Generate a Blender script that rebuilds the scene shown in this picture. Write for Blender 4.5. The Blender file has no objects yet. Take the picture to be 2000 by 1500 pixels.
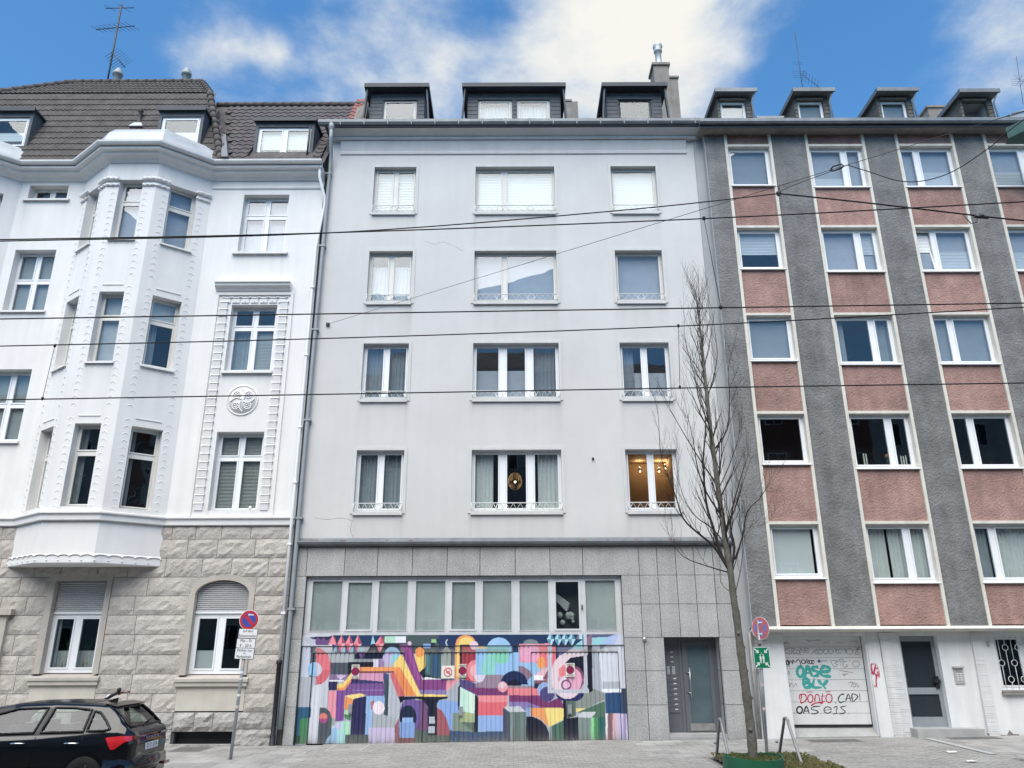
import bpy, math, random
import numpy as np
from mathutils import Matrix, Vector
random.seed(7)
S = bpy.context.scene
COL = S.collection
# ------------------------------------------------------------------ camera
F, D, H = 1510.0, 21.4, 2.25          # focal length in photo pixels (2000 wide), distance to facades, eye height
PITCH, ROLL = math.radians(18.8), math.radians(0.2)
_f = np.array([0, math.cos(PITCH), math.sin(PITCH)])
_r0 = np.array([1., 0, 0]); _u0 = np.cross(_r0, _f)
_r = _r0*math.cos(ROLL) - _u0*math.sin(ROLL); _u = _u0*math.cos(ROLL) + _r0*math.sin(ROLL)
CAM = np.array([0., -D, H])
cam = bpy.data.cameras.new('camera'); cam_o = bpy.data.objects.new('camera', cam); COL.objects.link(cam_o)
cam.sensor_width = 36; cam.lens = 36*F/2000; cam.clip_end = 3000; cam.clip_start = .1
mw = Matrix([[_r[i], _u[i], -_f[i], CAM[i]] for i in range(3)] + [[0, 0, 0, 1]])
cam_o.matrix_world = mw
S.camera = cam_o
def at(px, py, y=0.0):               # photo pixel -> point on the upright plane at that y
    d = _f + _r*(px-1000)/F - _u*(py-750)/F
    return CAM + d*((y+D)/d[1])
def atz(px, py, z=0.0):
    d = _f + _r*(px-1000)/F - _u*(py-750)/F
    return CAM + d*((z-H)/d[2])
def projm(P):                        # points (n,3) -> photo pixels (used to lay the mural paint on the doors)
    v = P - CAM; zz = v @ _f
    return 1000 + F*(v @ _r)/zz, 750 - F*(v @ _u)/zz
def gz(x): return 0.0095*x - 0.015   # the street climbs gently to the right
# ------------------------------------------------------------------ world, sun, exposure
S.view_settings.view_transform = 'Standard'; S.view_settings.look = 'None'
S.view_settings.gamma = 1; S.view_settings.use_curve_mapping = False
S.view_settings.exposure = EXPOSURE = 1.78
SUN_EL, SUN_AZ = math.radians(55), math.radians(192)   # azimuth clockwise from +Y
W = bpy.data.worlds.new('World'); S.world = W; W.use_nodes = True
nt = W.node_tree; nt.nodes.clear()
def N(t, **k):
    n = nt.nodes.new(t)
    for a, b in k.items(): setattr(n, a, b)
    return n
L = lambda a, b: nt.links.new(a, b)
def mth(op, a, b=None, clamp=False):
    n = N('ShaderNodeMath', operation=op, use_clamp=clamp)
    for i, v in enumerate((a, b)):
        if v is None: continue
        if isinstance(v, (int, float)): n.inputs[i].default_value = v
        else: L(v, n.inputs[i])
    return n.outputs[0]
out = N('ShaderNodeOutputWorld'); bg = N('ShaderNodeBackground'); bg.inputs[1].default_value = 0.085
sky = N('ShaderNodeTexSky', sky_type='NISHITA', sun_disc=False)
sky.sun_elevation = SUN_EL; sky.sun_rotation = SUN_AZ; sky.air_density = 1.0; sky.dust_density = .6; sky.ozone_density = 2.5
hs = N('ShaderNodeHueSaturation'); hs.inputs['Saturation'].default_value = 1.16; hs.inputs['Value'].default_value = .80
L(sky.outputs[0], hs.inputs['Color'])
mul = N('ShaderNodeMix', data_type='RGBA', blend_type='MULTIPLY'); mul.inputs[0].default_value = 1; mul.inputs[7].default_value = (.74, 1.0, 1.04, 1); L(hs.outputs[0], mul.inputs[6])
tc = N('ShaderNodeTexCoord'); vec = tc.outputs['Generated']
mp = N('ShaderNodeMapping'); mp.inputs['Scale'].default_value = (1, 1, 1.7); mp.inputs['Location'].default_value = (.37, .2, .1)
L(vec, mp.inputs['Vector'])
n1 = N('ShaderNodeTexNoise'); n1.inputs['Scale'].default_value = 5.0; n1.inputs['Detail'].default_value = 12; n1.inputs['Roughness'].default_value = .6; n1.inputs['Distortion'].default_value = .15
L(mp.outputs[0], n1.inputs['Vector'])
def blob(px, py, rad, amp):          # a cloud bank in a given direction of the sky
    d = _f + _r*(px-1000)/F - _u*(py-750)/F; d = d/np.linalg.norm(d)
    dp = N('ShaderNodeVectorMath', operation='DISTANCE'); dp.inputs[1].default_value = tuple(d); L(vec, dp.inputs[0])
    q = mth('DIVIDE', dp.outputs['Value'], rad); q = mth('SUBTRACT', 1.0, q, True)
    return mth('MULTIPLY', q, amp)
tot = n1.outputs[0]
for b in [(1225, 50, .19, .46), (1330, 110, .10, .14), (1110, 130, .12, .12), (860, 70, .16, .12), (700, 130, .14, .13), (440, 90, .075, .20), (360, 130, .06, .12), (545, 105, .035, .2), (1560, 10, .10, .13), (1880, 50, .16, .05), (1960, 20, .1, .05), (660, 0, .09, -.16), (120, 80, .16, -.25), (1650, 130, .12, -.22), (960, 20, .05, -.14), (540, 40, .05, -.12)]:
    tot = mth('ADD', tot, blob(*b))
ramp = N('ShaderNodeMapRange', interpolation_type='SMOOTHSTEP'); ramp.inputs[1].default_value = .45; ramp.inputs[2].default_value = .84
L(tot, ramp.inputs[0])
n2 = N('ShaderNodeTexNoise'); n2.inputs['Scale'].default_value = 5.0; n2.inputs['Detail'].default_value = 6; L(mp.outputs[0], n2.inputs['Vector'])
cc = N('ShaderNodeMix', data_type='RGBA'); cc.inputs[6].default_value = (2.0, 2.35, 2.75, 1); cc.inputs[7].default_value = (3.25, 3.18, 3.0, 1)
cr = N('ShaderNodeMapRange'); cr.inputs[1].default_value = .58; cr.inputs[2].default_value = .92; L(tot, cr.inputs[0]); L(cr.outputs[0], cc.inputs[0])
mx = N('ShaderNodeMix', data_type='RGBA'); L(ramp.outputs[0], mx.inputs[0]); L(mul.outputs[2], mx.inputs[6]); L(cc.outputs[2], mx.inputs[7])
L(mx.outputs[2], bg.inputs[0]); L(bg.outputs[0], out.inputs[0])
sun = bpy.data.lights.new('sun', 'SUN'); sun.energy = 1.5; sun.angle = math.radians(60); sun.color = (1, .925, .81)
sun_o = bpy.data.objects.new('sun', sun); COL.objects.link(sun_o)
sd = Vector((math.sin(SUN_AZ)*math.cos(SUN_EL), math.cos(SUN_AZ)*math.cos(SUN_EL), math.sin(SUN_EL)))
sun_o.rotation_euler = sd.to_track_quat('Z', 'Y').to_euler(); sun_o.location = (-10, -30, 30)
# ------------------------------------------------------------------ materials
def lin(h):
    h = h.lstrip('#'); c = [int(h[i:i+2], 16)/255 for i in (0, 2, 4)]
    return tuple(((v+.055)/1.055)**2.4 if v > .04045 else v/12.92 for v in c)
MATS = {}
def M(name, col, rough=.8, var=.1, vs=1.5, bump=.1, bs=40., metal=0., spec=.3, streak=0., speck=0., ss=220., attr=None, emit=0., coat=0., bdist=.01, dirt=0., orand=0.):
    m = bpy.data.materials.new(name); m.use_nodes = True; t = m.node_tree; t.nodes.clear(); MATS[name] = m
    if isinstance(col, str): col = lin(col)
    def n(ty, **k):
        q = t.nodes.new(ty)
        for a, b in k.items(): setattr(q, a, b)
        return q
    l = t.links.new
    o = n('ShaderNodeOutputMaterial'); p = n('ShaderNodeBsdfPrincipled'); l(p.outputs[0], o.inputs[0])
    p.inputs['Roughness'].default_value = rough; p.inputs['Metallic'].default_value = metal
    p.inputs['Specular IOR Level'].default_value = spec; p.inputs['Coat Weight'].default_value = coat
    g = n('ShaderNodeNewGeometry')
    if attr:
        a = n('ShaderNodeAttribute'); a.attribute_name = attr; base = a.outputs['Color']
    else:
        a = n('ShaderNodeRGB'); a.outputs[0].default_value = (*col, 1); base = a.outputs[0]
    def mod(src, fac, lo, hi):
        mr = n('ShaderNodeMapRange'); mr.inputs[1].default_value = .3; mr.inputs[2].default_value = .7
        mr.inputs[3].default_value = lo; mr.inputs[4].default_value = hi; l(fac, mr.inputs[0])
        v = n('ShaderNodeVectorMath', operation='SCALE'); l(src, v.inputs[0]); l(mr.outputs[0], v.inputs['Scale']); return v.outputs[0]
    if var:
        q = n('ShaderNodeTexNoise'); q.inputs['Scale'].default_value = vs; q.inputs['Detail'].default_value = 6; q.inputs['Roughness'].default_value = .62
        l(g.outputs['Position'], q.inputs['Vector']); base = mod(base, q.outputs[0], 1-var, 1+var*.6)
    if streak:
        mpn = n('ShaderNodeMapping'); mpn.inputs['Scale'].default_value = (5, 5, .35); l(g.outputs['Position'], mpn.inputs['Vector'])
        q = n('ShaderNodeTexNoise'); q.inputs['Scale'].default_value = 1; q.inputs['Detail'].default_value = 5; l(mpn.outputs[0], q.inputs['Vector'])
        base = mod(base, q.outputs[0], 1-streak, 1+streak*.3)
    if speck:
        q = n('ShaderNodeTexNoise'); q.inputs['Scale'].default_value = ss; q.inputs['Detail'].default_value = 2; l(g.outputs['Position'], q.inputs['Vector'])
        base = mod(base, q.outputs[0], 1-speck, 1+speck)
    if orand:
        oi = n('ShaderNodeObjectInfo'); mr = n('ShaderNodeMapRange'); mr.inputs[3].default_value = 1-orand; mr.inputs[4].default_value = 1+orand; l(oi.outputs['Random'], mr.inputs[0])
        v = n('ShaderNodeVectorMath', operation='SCALE'); l(base, v.inputs[0]); l(mr.outputs[0], v.inputs['Scale']); base = v.outputs[0]
    if dirt:
        da = n('ShaderNodeAttribute'); da.attribute_name = 'dirt'; mx_ = n('ShaderNodeMix', data_type='RGBA'); ml = n('ShaderNodeMath', operation='MULTIPLY', use_clamp=True); ml.inputs[1].default_value = dirt; l(da.outputs['Fac'], ml.inputs[0])
        l(ml.outputs[0], mx_.inputs[0]); l(base, mx_.inputs[6]); mx_.inputs[7].default_value = (.24, .225, .20, 1); base = mx_.outputs[2]
    l(base, p.inputs['Base Color'])
    if emit: l(base, p.inputs['Emission Color']); p.inputs['Emission Strength'].default_value = emit
    if bump:
        q = n('ShaderNodeTexNoise'); q.inputs['Scale'].default_value = bs; q.inputs['Detail'].default_value = 5; l(g.outputs['Position'], q.inputs['Vector'])
        b = n('ShaderNodeBump'); b.inputs['Strength'].default_value = bump; b.inputs['Distance'].default_value = bdist
        l(q.outputs[0], b.inputs['Height']); l(b.outputs[0], p.inputs['Normal'])
    return m
def glass(name, tint=(.72, .78, .78), refl=.16, wob=.02, rough=.0):
    m = bpy.data.materials.new(name); m.use_nodes = True; t = m.node_tree; t.nodes.clear(); MATS[name] = m
    n = t.nodes.new; l = t.links.new
    o = n('ShaderNodeOutputMaterial'); mix = n('ShaderNodeMixShader'); tr = n('ShaderNodeBsdfTransparent'); gl = n('ShaderNodeBsdfGlossy')
    tr.inputs[0].default_value = (*tint, 1); gl.inputs['Roughness'].default_value = rough; gl.inputs['Color'].default_value = (.95, .97, 1, 1)
    g = n('ShaderNodeNewGeometry')
    def mt(op, a, b):
        k = n('ShaderNodeMath'); k.operation = op; k.use_clamp = True
        for i, v in enumerate((a, b)):
            if isinstance(v, float): k.inputs[i].default_value = v
            else: l(v, k.inputs[i])
        return k
    dt = n('ShaderNodeVectorMath'); dt.operation = 'DOT_PRODUCT'; l(g.outputs['Incoming'], dt.inputs[0]); l(g.outputs['Normal'], dt.inputs[1])
    ab = n('ShaderNodeMath'); ab.operation = 'ABSOLUTE'; l(dt.outputs['Value'], ab.inputs[0])
    pw = mt('POWER', mt('SUBTRACT', 1.0, ab.outputs[0]).outputs[0], 5.0); ad = mt('ADD', mt('MULTIPLY', pw.outputs[0], 1.0-refl).outputs[0], float(refl))
    q = n('ShaderNodeTexNoise'); q.inputs['Scale'].default_value = 1.6; q.inputs['Detail'].default_value = 1; l(g.outputs['Position'], q.inputs['Vector'])
    b = n('ShaderNodeBump'); b.inputs['Strength'].default_value = 1; b.inputs['Distance'].default_value = wob; l(q.outputs[0], b.inputs['Height']); l(b.outputs[0], gl.inputs['Normal'])
    l(ad.outputs[0], mix.inputs[0]); l(tr.outputs[0], mix.inputs[1]); l(gl.outputs[0], mix.inputs[2]); l(mix.outputs[0], o.inputs[0])
    return m
M('white_render', (.765, .755, .745), .9, .05, .8, .12, 90, streak=.05, dirt=.28)
M('grey_render', (.595, .59, .585), .9, .075, .45, .12, 120, streak=.02, dirt=.34)
M('grey_trim', (.60, .60, .59), .85, .06, 2, .06, 60, streak=.08)
M('cornice_paint', (.60, .60, .595), .85, .06, 1.5, .06, 60, streak=.06)
M('dark_plaster', (.205, .205, .205), .95, .3, 1.8, 1.0, 18, speck=.17, ss=30, streak=.16, bdist=.03, orand=.06)
M('red_plaster', (.375, .235, .205), .95, .28, 1.8, 1.0, 18, speck=.12, ss=30, orand=.12, streak=.14, bdist=.03)
M('cream_stone', (.68, .65, .58), .85, .12, 3, .1, 80, streak=.12)
M('return_plaster', (.36, .37, .38), .9, .1, 1.2, .2, 60)
M('stone', (.465, .425, .388), .95, .18, 3.2, .9, 17, speck=.16, ss=40, bdist=.02, orand=.08)
M('stone_smooth', (.46, .42, .375), .9, .12, 2.5, .2, 60, streak=.06)
M('stone_panel', (.55, .51, .445), .9, .1, 2, .12, 60, streak=.06)
M('stone_base', (.40, .385, .365), .95, .3, 2, 1.0, 10, speck=.15, ss=50, bdist=.05)
M('granite', (.40, .398, .39), .75, .14, 1.8, .04, 80, speck=.3, ss=34, streak=.1, orand=.08)
M('granite_joint', (.085, .085, .085), .95, .3, 3)
M('pvc', (.80, .81, .83), .42, .03, 3, 0, spec=.5)
M('pvc_old', (.70, .69, .65), .5, .06, 3, 0, spec=.4, streak=.06)
M('ribbon_alu', (.62, .63, .65), .5, .06, 3, 0, spec=.4, streak=.08)
M('zinc', (.20, .215, .23), .5, .2, 2, .05, 20, metal=.35, streak=.15)
M('zinc_light', (.30, .325, .345), .6, .12, 3, .04, 20, metal=.2)
M('dark_metal', (.055, .062, .075), .5, .15, 2, .03, 20)
M('black_iron', (.02, .022, .028), .5, .2, 4, .05, 40)
M('slate', (.10, .108, .122), .65, .25, 5, .25, 35)
M('slate_old', (.125, .122, .112), .8, .4, 6, .4, 30)
M('tile_brown', (.088, .078, .074), .8, .35, 3, .3, 30, speck=.15, ss=90)
M('tile_dark', (.09, .078, .08), .7, .35, 3, .2, 30)
M('tile_red', (.26, .11, .09), .8, .3, 4, .2, 30)
M('lead_flashing', (.42, .44, .46), .55, .15, 2, .08, 12, metal=.3)
M('chimney', (.26, .235, .215), .95, .22, 3, .3, 25, streak=.15)
M('shutter', (.56, .56, .57), .55, .04, 3, 0)
M('blind', (.78, .79, .79), .8, .03, 2, 0)
M('grey_reflection', (.56, .57, .60), .9, .08, 3, .05, 30)  # pale tone that paints a grey sky reflection into the panes
M('blind_and_reflection_grey', (.39, .405, .41), .8, .08, 2, .05, 20)  # for grey blinds, and for pane reflections painted as flat sheets
M('blind_mesh', (.56, .575, .56), .85, .14, 1.6, .04, 60, orand=.1, streak=.06)
M('curtain', (.72, .73, .72), .9, .06, 4, .05, 30)
M('curtain_sheer', (.36, .39, .42), .9, .1, 4, .05, 30)
M('room', (.15, .152, .156), .9, .15, 1.5, 0)
M('room_dark', (.04, .042, .046), .9, .2, 1.5, 0)
M('room_warm', (.30, .205, .125), .9, .1, 1.5, 0)
M('brass', (.75, .52, .25), .3, .1, 8, 0, metal=.8)
M('rail_paint', (.66, .67, .66), .5, .05, 6, 0)
M('door_grey', (.125, .135, .155), .45, .06, 2, .02, 60, spec=.4)
M('door_step', (.38, .38, .37), .9, .15, 3, .2, 50)
M('steel', (.55, .56, .57), .35, .05, 5, .03, 60, metal=.8)
M('galv', (.40, .42, .44), .5, .2, 6, .08, 40, metal=.5, streak=.15)
M('tube_grey', (.30, .29, .285), .55, .25, 7, .1, 50, metal=.3)
M('white_paint', (.74, .745, .745), .85, .07, 1.5, .2, 50, streak=.1)
M('garage_white', (.70, .71, .71), .55, .05, 2, .03, 60, streak=.05)
M('garage_joint', (.25, .25, .25), .8, 0, 1, 0)
M('pavement', (.15, .145, .138), .95, .18, 1.2, .35, 60, speck=.14, ss=120)
M('slab', (.35, .338, .32), .95, .3, .9, .35, 60, speck=.14, ss=60, orand=.10)
M('brick_paver', (.33, .317, .296), .95, .2, .9, .4, 60, speck=.16, ss=13)
M('kerb', (.36, .36, .355), .9, .18, 3, .3, 60)
M('asphalt', (.055, .055, .057), .95, .25, 2, .5, 90, speck=.3, ss=160)
M('iron_cover', (.13, .125, .12), .7, .25, 6, .4, 40)
M('cover_frame', (.42, .42, .41), .8, .15, 5, .2, 50)
M('soil', (.085, .068, .048), 1, .4, 8, .9, 30, bdist=.03)
M('grass', (.10, .13, .045), .8, .4, 14, 0)
M('grass_dry', (.22, .20, .09), .85, .35, 14, 0)
M('planter_green', (.022, .12, .062), .45, .15, 4, .05, 20)
M('bark', (.15, .14, .117), .95, .35, 9, .7, 30, speck=.2, ss=60, bdist=.02)
M('twig', (.045, .034, .033), .9, .3, 6, .2, 40)
M('wire', (.008, .008, .012), .5, 0, 1, 0)
M('wire_steel', (.05, .05, .055), .45, 0, 1, 0)
M('insulator', (.03, .032, .035), .35, 0, 1, 0)
M('verdigris', (.055, .115, .105), .6, .2, 4, .1, 30)
M('car_paint', (.0035, .004, .0065), .1, 0, 1, 0, spec=.4, coat=.35)
M('car_trim', (.004, .004, .005), .22, 0, 1, 0)
M('car_seat', (.05, .05, .052), .8, 0, 1, 0)
M('chrome', (.75, .76, .78), .15, 0, 1, 0, metal=1.)
M('lamp_red', (.55, .012, .014), .12, 0, 1, 0, spec=.7, coat=1.)
M('lamp_dark_red', (.12, .006, .01), .12, 0, 1, 0, spec=.7, coat=1.)
M('tyre', (.012, .012, .012), .85, .2, 20, .2, 60)
M('alloy', (.02, .02, .022), .35, 0, 1, 0, metal=.6)
M('sign_white', (.80, .81, .82), .45, .04, 6, 0)
M('sign_black', (.012, .012, .014), .6, 0, 1, 0)
M('sign_red', (.52, .035, .055), .45, .08, 6, 0)
M('sign_blue', (.05, .085, .36), .45, .08, 6, 0)
M('sign_red_faded', (.62, .16, .17), .5, .08, 6, 0)
M('sign_blue_faded', (.23, .22, .48), .5, .08, 6, 0)
M('sign_green', (.004, .21, .09), .45, .06, 6, 0)
M('plaque', (.72, .70, .66), .55, .06, 6, 0)
M('plaque_red', (.22, .02, .07), .5, 0, 1, 0)
M('sticker', (.62, .50, .48), .6, .3, 40, 0)
M('mural', (1, 1, 1), .6, .04, 4, .04, 60, attr='paint', streak=.05)
M('tag_teal', (.06, .38, .34), .7, .15, 10, 0)
M('tag_red', (.5, .012, .06), .7, .1, 10, 0)
M('tag_black', (.012, .012, .02), .7, 0, 10, 0)
M('tag_grey', (.28, .27, .27), .8, .1, 10, 0)
M('tag_purple', (.12, .07, .25), .7, .1, 10, 0)
M('leaf_green', (.02, .075, .015), .6, .4, 8, 0)
M('pot', (.62, .55, .46), .7, .1, 6, 0)
M('candle', (.72, .70, .64), .6, 0, 1, 0)
M('figurine', (.55, .25, .10), .6, 0, 1, 0)
M('intercom', (.40, .39, .37), .5, .05, 8, 0)
M('brick_far', (.30, .12, .09), .9, .25, 3, .2, 30)
M('beige_far', (.52, .50, .47), .9, .15, 2, .1, 30)
M('clad_far', (.40, .40, .42), .7, .12, 2, .1, 30)
M('lamp_glow', (1., .72, .38), .5, 0, 1, 0, emit=3)
M('frosted_pane', (.10, .145, .165), .25, .25, 1.2, 0, spec=.4)
M('dark_pane', (.028, .035, .043), .3, .3, 30, .3, 60, spec=.4)
M('litter', (.78, .78, .76), .7, .1, 10, 0)
glass('glass', (.86, .89, .89), .045, .0012); glass('glass_sky', (.84, .87, .89), .05, .001); glass('glass_old', (.84, .86, .85), .06, .008); glass('glass_dark', (.80, .83, .83), .045, .0012)
glass('car_glass', (.55, .62, .60), .05, .002)
glass('door_glass', (.62, .74, .80), .05, .003, .12)
glass('wired_glass', (.30, .34, .38), .03, .003, .25)
# ------------------------------------------------------------------ mesh helpers
class Fr:                            # a facade frame: u along the wall, y into the building, z up
    def __init__(s, P, Q):
        P = np.array(P, float); Q = np.array(Q, float); s.O = np.array([P[0], P[1], 0]); d = Q-P; s.len = float(np.hypot(*d))
        s.t = np.array([d[0], d[1], 0])/s.len; s.n = np.array([-s.t[1], s.t[0], 0])
    def __call__(s, u, y, z): return s.O + s.t*u + s.n*y + np.array([0, 0, z])
class FY:
    def __init__(s, Y): s.Y = Y
    def __call__(s, u, y, z): return np.array([u, s.Y+y, z])
F0 = FY(0.0)
class MB:
    def __init__(s, fr=None): s.v = []; s.f = []; s.fr = fr; s.sm = []
    def P(s, p): return tuple(s.fr(*p)) if s.fr else tuple(p)
    def face(s, pts, smooth=False):
        i = len(s.v); s.v += [s.P(p) for p in pts]; s.f.append(tuple(range(i, i+len(pts)))); s.sm.append(smooth)
    def hexa(s, c):                  # 8 corners: bottom 0-3 (ccw), top 4-7
        i = len(s.v); s.v += [s.P(p) for p in c]
        for q in ((0, 3, 2, 1), (4, 5, 6, 7), (0, 1, 5, 4), (1, 2, 6, 5), (2, 3, 7, 6), (3, 0, 4, 7)):
            s.f.append(tuple(i+k for k in q)); s.sm.append(False)
        return s
    def box(s, x0, x1, y0, y1, z0, z1):
        return s.hexa([(x0, y0, z0), (x1, y0, z0), (x1, y1, z0), (x0, y1, z0), (x0, y0, z1), (x1, y0, z1), (x1, y1, z1), (x0, y1, z1)])
    def prism(s, pts, y0, y1):       # polygon in (u,z) extruded from y0 to y1
        i = len(s.v); n = len(pts)
        s.v += [s.P((p[0], y0, p[1])) for p in pts] + [s.P((p[0], y1, p[1])) for p in pts]
        s.f.append(tuple(range(i, i+n))); s.sm.append(False); s.f.append(tuple(range(i+2*n-1, i+n-1, -1))); s.sm.append(False)
        for k in range(n):
            j = (k+1) % n; s.f.append((i+j, i+k, i+n+k, i+n+j)); s.sm.append(False)
        return s
    def sweep(s, prof, path, closed=False, smooth=False):   # profile [(out, z)] along plan path [(x,y)], out = to the left-hand normal reversed
        path = [np.array(p, float) for p in path]; n = len(path); rings = []
        for k, p in enumerate(path):
            def nrm(a, b): d = b-a; d = d/np.hypot(*d); return np.array([d[1], -d[0]])
            if k == 0: m = nrm(path[0], path[1])
            elif k == n-1: m = nrm(path[-2], path[-1])
            else:
                a, b = nrm(path[k-1], p), nrm(p, path[k+1]); m = (a+b)/(1+np.dot(a, b))
            rings.append([(p[0]+m[0]*o, p[1]+m[1]*o, z) for o, z in prof])
        i = len(s.v); q = len(prof)
        for r in rings: s.v += [s.P(p) for p in r]
        for k in range(n-1):
            for j in range(q-1):
                a = i+k*q+j; s.f.append((a, a+q, a+q+1, a+1)); s.sm.append(smooth)
        s.f.append(tuple(range(i+q-1, i-1, -1))); s.sm.append(False)
        s.f.append(tuple(range(i+(n-1)*q, i+n*q))); s.sm.append(False)
        return s
    def tube(s, pts, r, seg=8, cap=True, smooth=True):
        pts = [np.array(s.P(p), float) for p in pts]; n = len(pts); i = len(s.v)
        rr = r if hasattr(r, '__len__') else [r]*n
        prev = None
        for k, p in enumerate(pts):
            d = pts[min(k+1, n-1)]-pts[max(k-1, 0)]; d = d/(np.linalg.norm(d)+1e-9)
            a = np.array([0, 0, 1.]) if abs(d[2]) < .9 else np.array([1., 0, 0])
            if prev is not None: a = prev
            b1 = a-d*np.dot(a, d); b1 /= (np.linalg.norm(b1)+1e-9); prev = b1; b2 = np.cross(d, b1)
            for j in range(seg):
                w = 2*math.pi*j/seg; s.v.append(tuple(p+(b1*math.cos(w)+b2*math.sin(w))*rr[k]))
        for k in range(n-1):
            for j in range(seg):
                a = i+k*seg+j; b = i+k*seg+(j+1) % seg; s.f.append((a, b, b+seg, a+seg)); s.sm.append(smooth)
        if cap:
            s.f.append(tuple(range(i+seg-1, i-1, -1))); s.sm.append(False); s.f.append(tuple(range(i+(n-1)*seg, i+n*seg))); s.sm.append(False)
        return s
    def lathe(s, c, prof, seg=16, ax='z', smooth=True):    # prof [(r, h)]
        i = len(s.v); q = len(prof)
        for j in range(seg):
            w = 2*math.pi*j/seg; ca, sa = math.cos(w), math.sin(w)
            for r, h in prof:
                p = (c[0]+r*ca, c[1]+r*sa, c[2]+h) if ax == 'z' else (c[0]+r*ca, c[1]+h, c[2]+r*sa)
                s.v.append(s.P(p))
        for j in range(seg):
            for k in range(q-1):
                a = i+j*q+k; b = i+((j+1) % seg)*q+k; s.f.append((a, b, b+1, a+1)); s.sm.append(smooth)
        for k in (0, q-1):
            if prof[k][0] > 1e-6: s.f.append(tuple(i+j*q+k for j in range(seg))); s.sm.append(False)
        return s
    def grid(s, fn, nu, nv, smooth=True):                  # fn(a,b) a,b in 0..1
        i = len(s.v)
        for a in range(nu+1):
            for b in range(nv+1): s.v.append(s.P(fn(a/nu, b/nv)))
        for a in range(nu):
            for b in range(nv):
                k = i+a*(nv+1)+b; s.f.append((k, k+nv+1, k+nv+2, k+1)); s.sm.append(smooth)
        return s
    def ico(s, c, r, sq=(1, 1, 1), seg=8, rings=5):
        return s.lathe(c, [(max(1e-7, r*sq[0]*math.sin(math.pi*k/rings)), -r*sq[2]*math.cos(math.pi*k/rings)) for k in range(rings+1)], seg)
    def build(s, name, mat, parent=None, origin=None):
        me = bpy.data.meshes.new(name)
        off = base_of(parent) if parent else (np.array(origin, float) if origin is not None else np.zeros(3))
        v = np.array(s.v, float)-off
        me.from_pydata(v.tolist(), [], s.f); me.polygons.foreach_set('use_smooth', s.sm); me.update()
        me.materials.append(MATS[mat] if isinstance(mat, str) else mat)
        o = bpy.data.objects.new(name, me); COL.objects.link(o)
        if parent: o.parent = parent
        else: o.location = tuple(off)
        return o
def base_of(o):
    while o.parent: o = o.parent
    return np.array(o.location)
def thing(name, label, cat, loc=(0, 0, 0), group=None):
    o = bpy.data.objects.new(name, None); COL.objects.link(o); o.location = loc; o.empty_display_size = .2
    o['label'] = label; o['category'] = cat
    if group: o['group'] = group
    return o
def tag(o, label, cat, group=None):
    o['label'] = label; o['category'] = cat
    if group: o['group'] = group
    return o
def struct(mb, name, mat, kind='structure'):
    o = mb.build(name, mat); o['kind'] = kind; return o
def inst(me, name, parent, loc, rot=None):   # one more piece sharing mesh data; loc in world
    o = bpy.data.objects.new(name, me); COL.objects.link(o); o.parent = parent
    m = Matrix.Translation(Vector(np.array(loc)-base_of(parent)))
    if rot is not None: m = m @ rot
    o.matrix_local = m; return o
def text_mesh(txt, size, P, ux, uz, thick=0.0, align='CENTER', squeeze=1.0):   # lettering in plane (ux right, uz up) at P -> MB
    c = bpy.data.curves.new('t', 'FONT'); c.body = txt; c.size = size; c.align_x = align; c.align_y = 'CENTER'; c.resolution_u = 3
    o = bpy.data.objects.new('t', c); me = bpy.data.meshes.new_from_object(o)
    mb = MB(); P = np.array(P, float); ux = np.array(ux, float); uz = np.array(uz, float)
    mb.v = [tuple(P+ux*v.co[0]*squeeze+uz*v.co[1]) for v in me.vertices]; mb.f = [tuple(p.vertices) for p in me.polygons]; mb.sm = [False]*len(mb.f)
    bpy.data.objects.remove(o); bpy.data.curves.remove(c); bpy.data.meshes.remove(me)
    return mb
def ribbon(mb, pts, w, n, lift0):           # a painted stroke: flat band of width w along 3D points, each bit a hair prouder than the last
    pts = [np.array(p, float) for p in pts]; n = np.array(n, float); i = len(mb.v); k = len(pts)
    for j, p in enumerate(pts):
        d = pts[min(j+1, k-1)]-pts[max(j-1, 0)]; d = d/(np.linalg.norm(d)+1e-9); sd_ = np.cross(d, n); sd_ /= (np.linalg.norm(sd_)+1e-9)
        q = p+n*(lift0+j*2e-5); ww = w*.5*(.6 if j in (0, k-1) else 1+.28*math.sin(j*1.7+lift0*9e4))
        mb.v += [tuple(q-sd_*ww), tuple(q+sd_*ww)]
    for j in range(k-1): a = i+2*j; mb.f.append((a, a+1, a+3, a+2)); mb.sm.append(False)
def arc(cx, cy, rx, ry, a0, a1, n=14): return [(cx+rx*math.cos(math.radians(a0+(a1-a0)*k/n)), cy-ry*math.sin(math.radians(a0+(a1-a0)*k/n))) for k in range(n+1)]
def smooth_path(p, n=6):                     # Catmull-Rom
    p = [np.array(q, float) for q in p]; o = []
    for k in range(len(p)-1):
        a, b, c, d = p[max(k-1, 0)], p[k], p[k+1], p[min(k+2, len(p)-1)]
        for j in range(n):
            t = j/n; o.append(.5*((2*b)+(c-a)*t+(2*a-5*b+4*c-d)*t*t+(3*b-a-3*c+d)*t**3))
    o.append(p[-1]); return o
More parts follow.
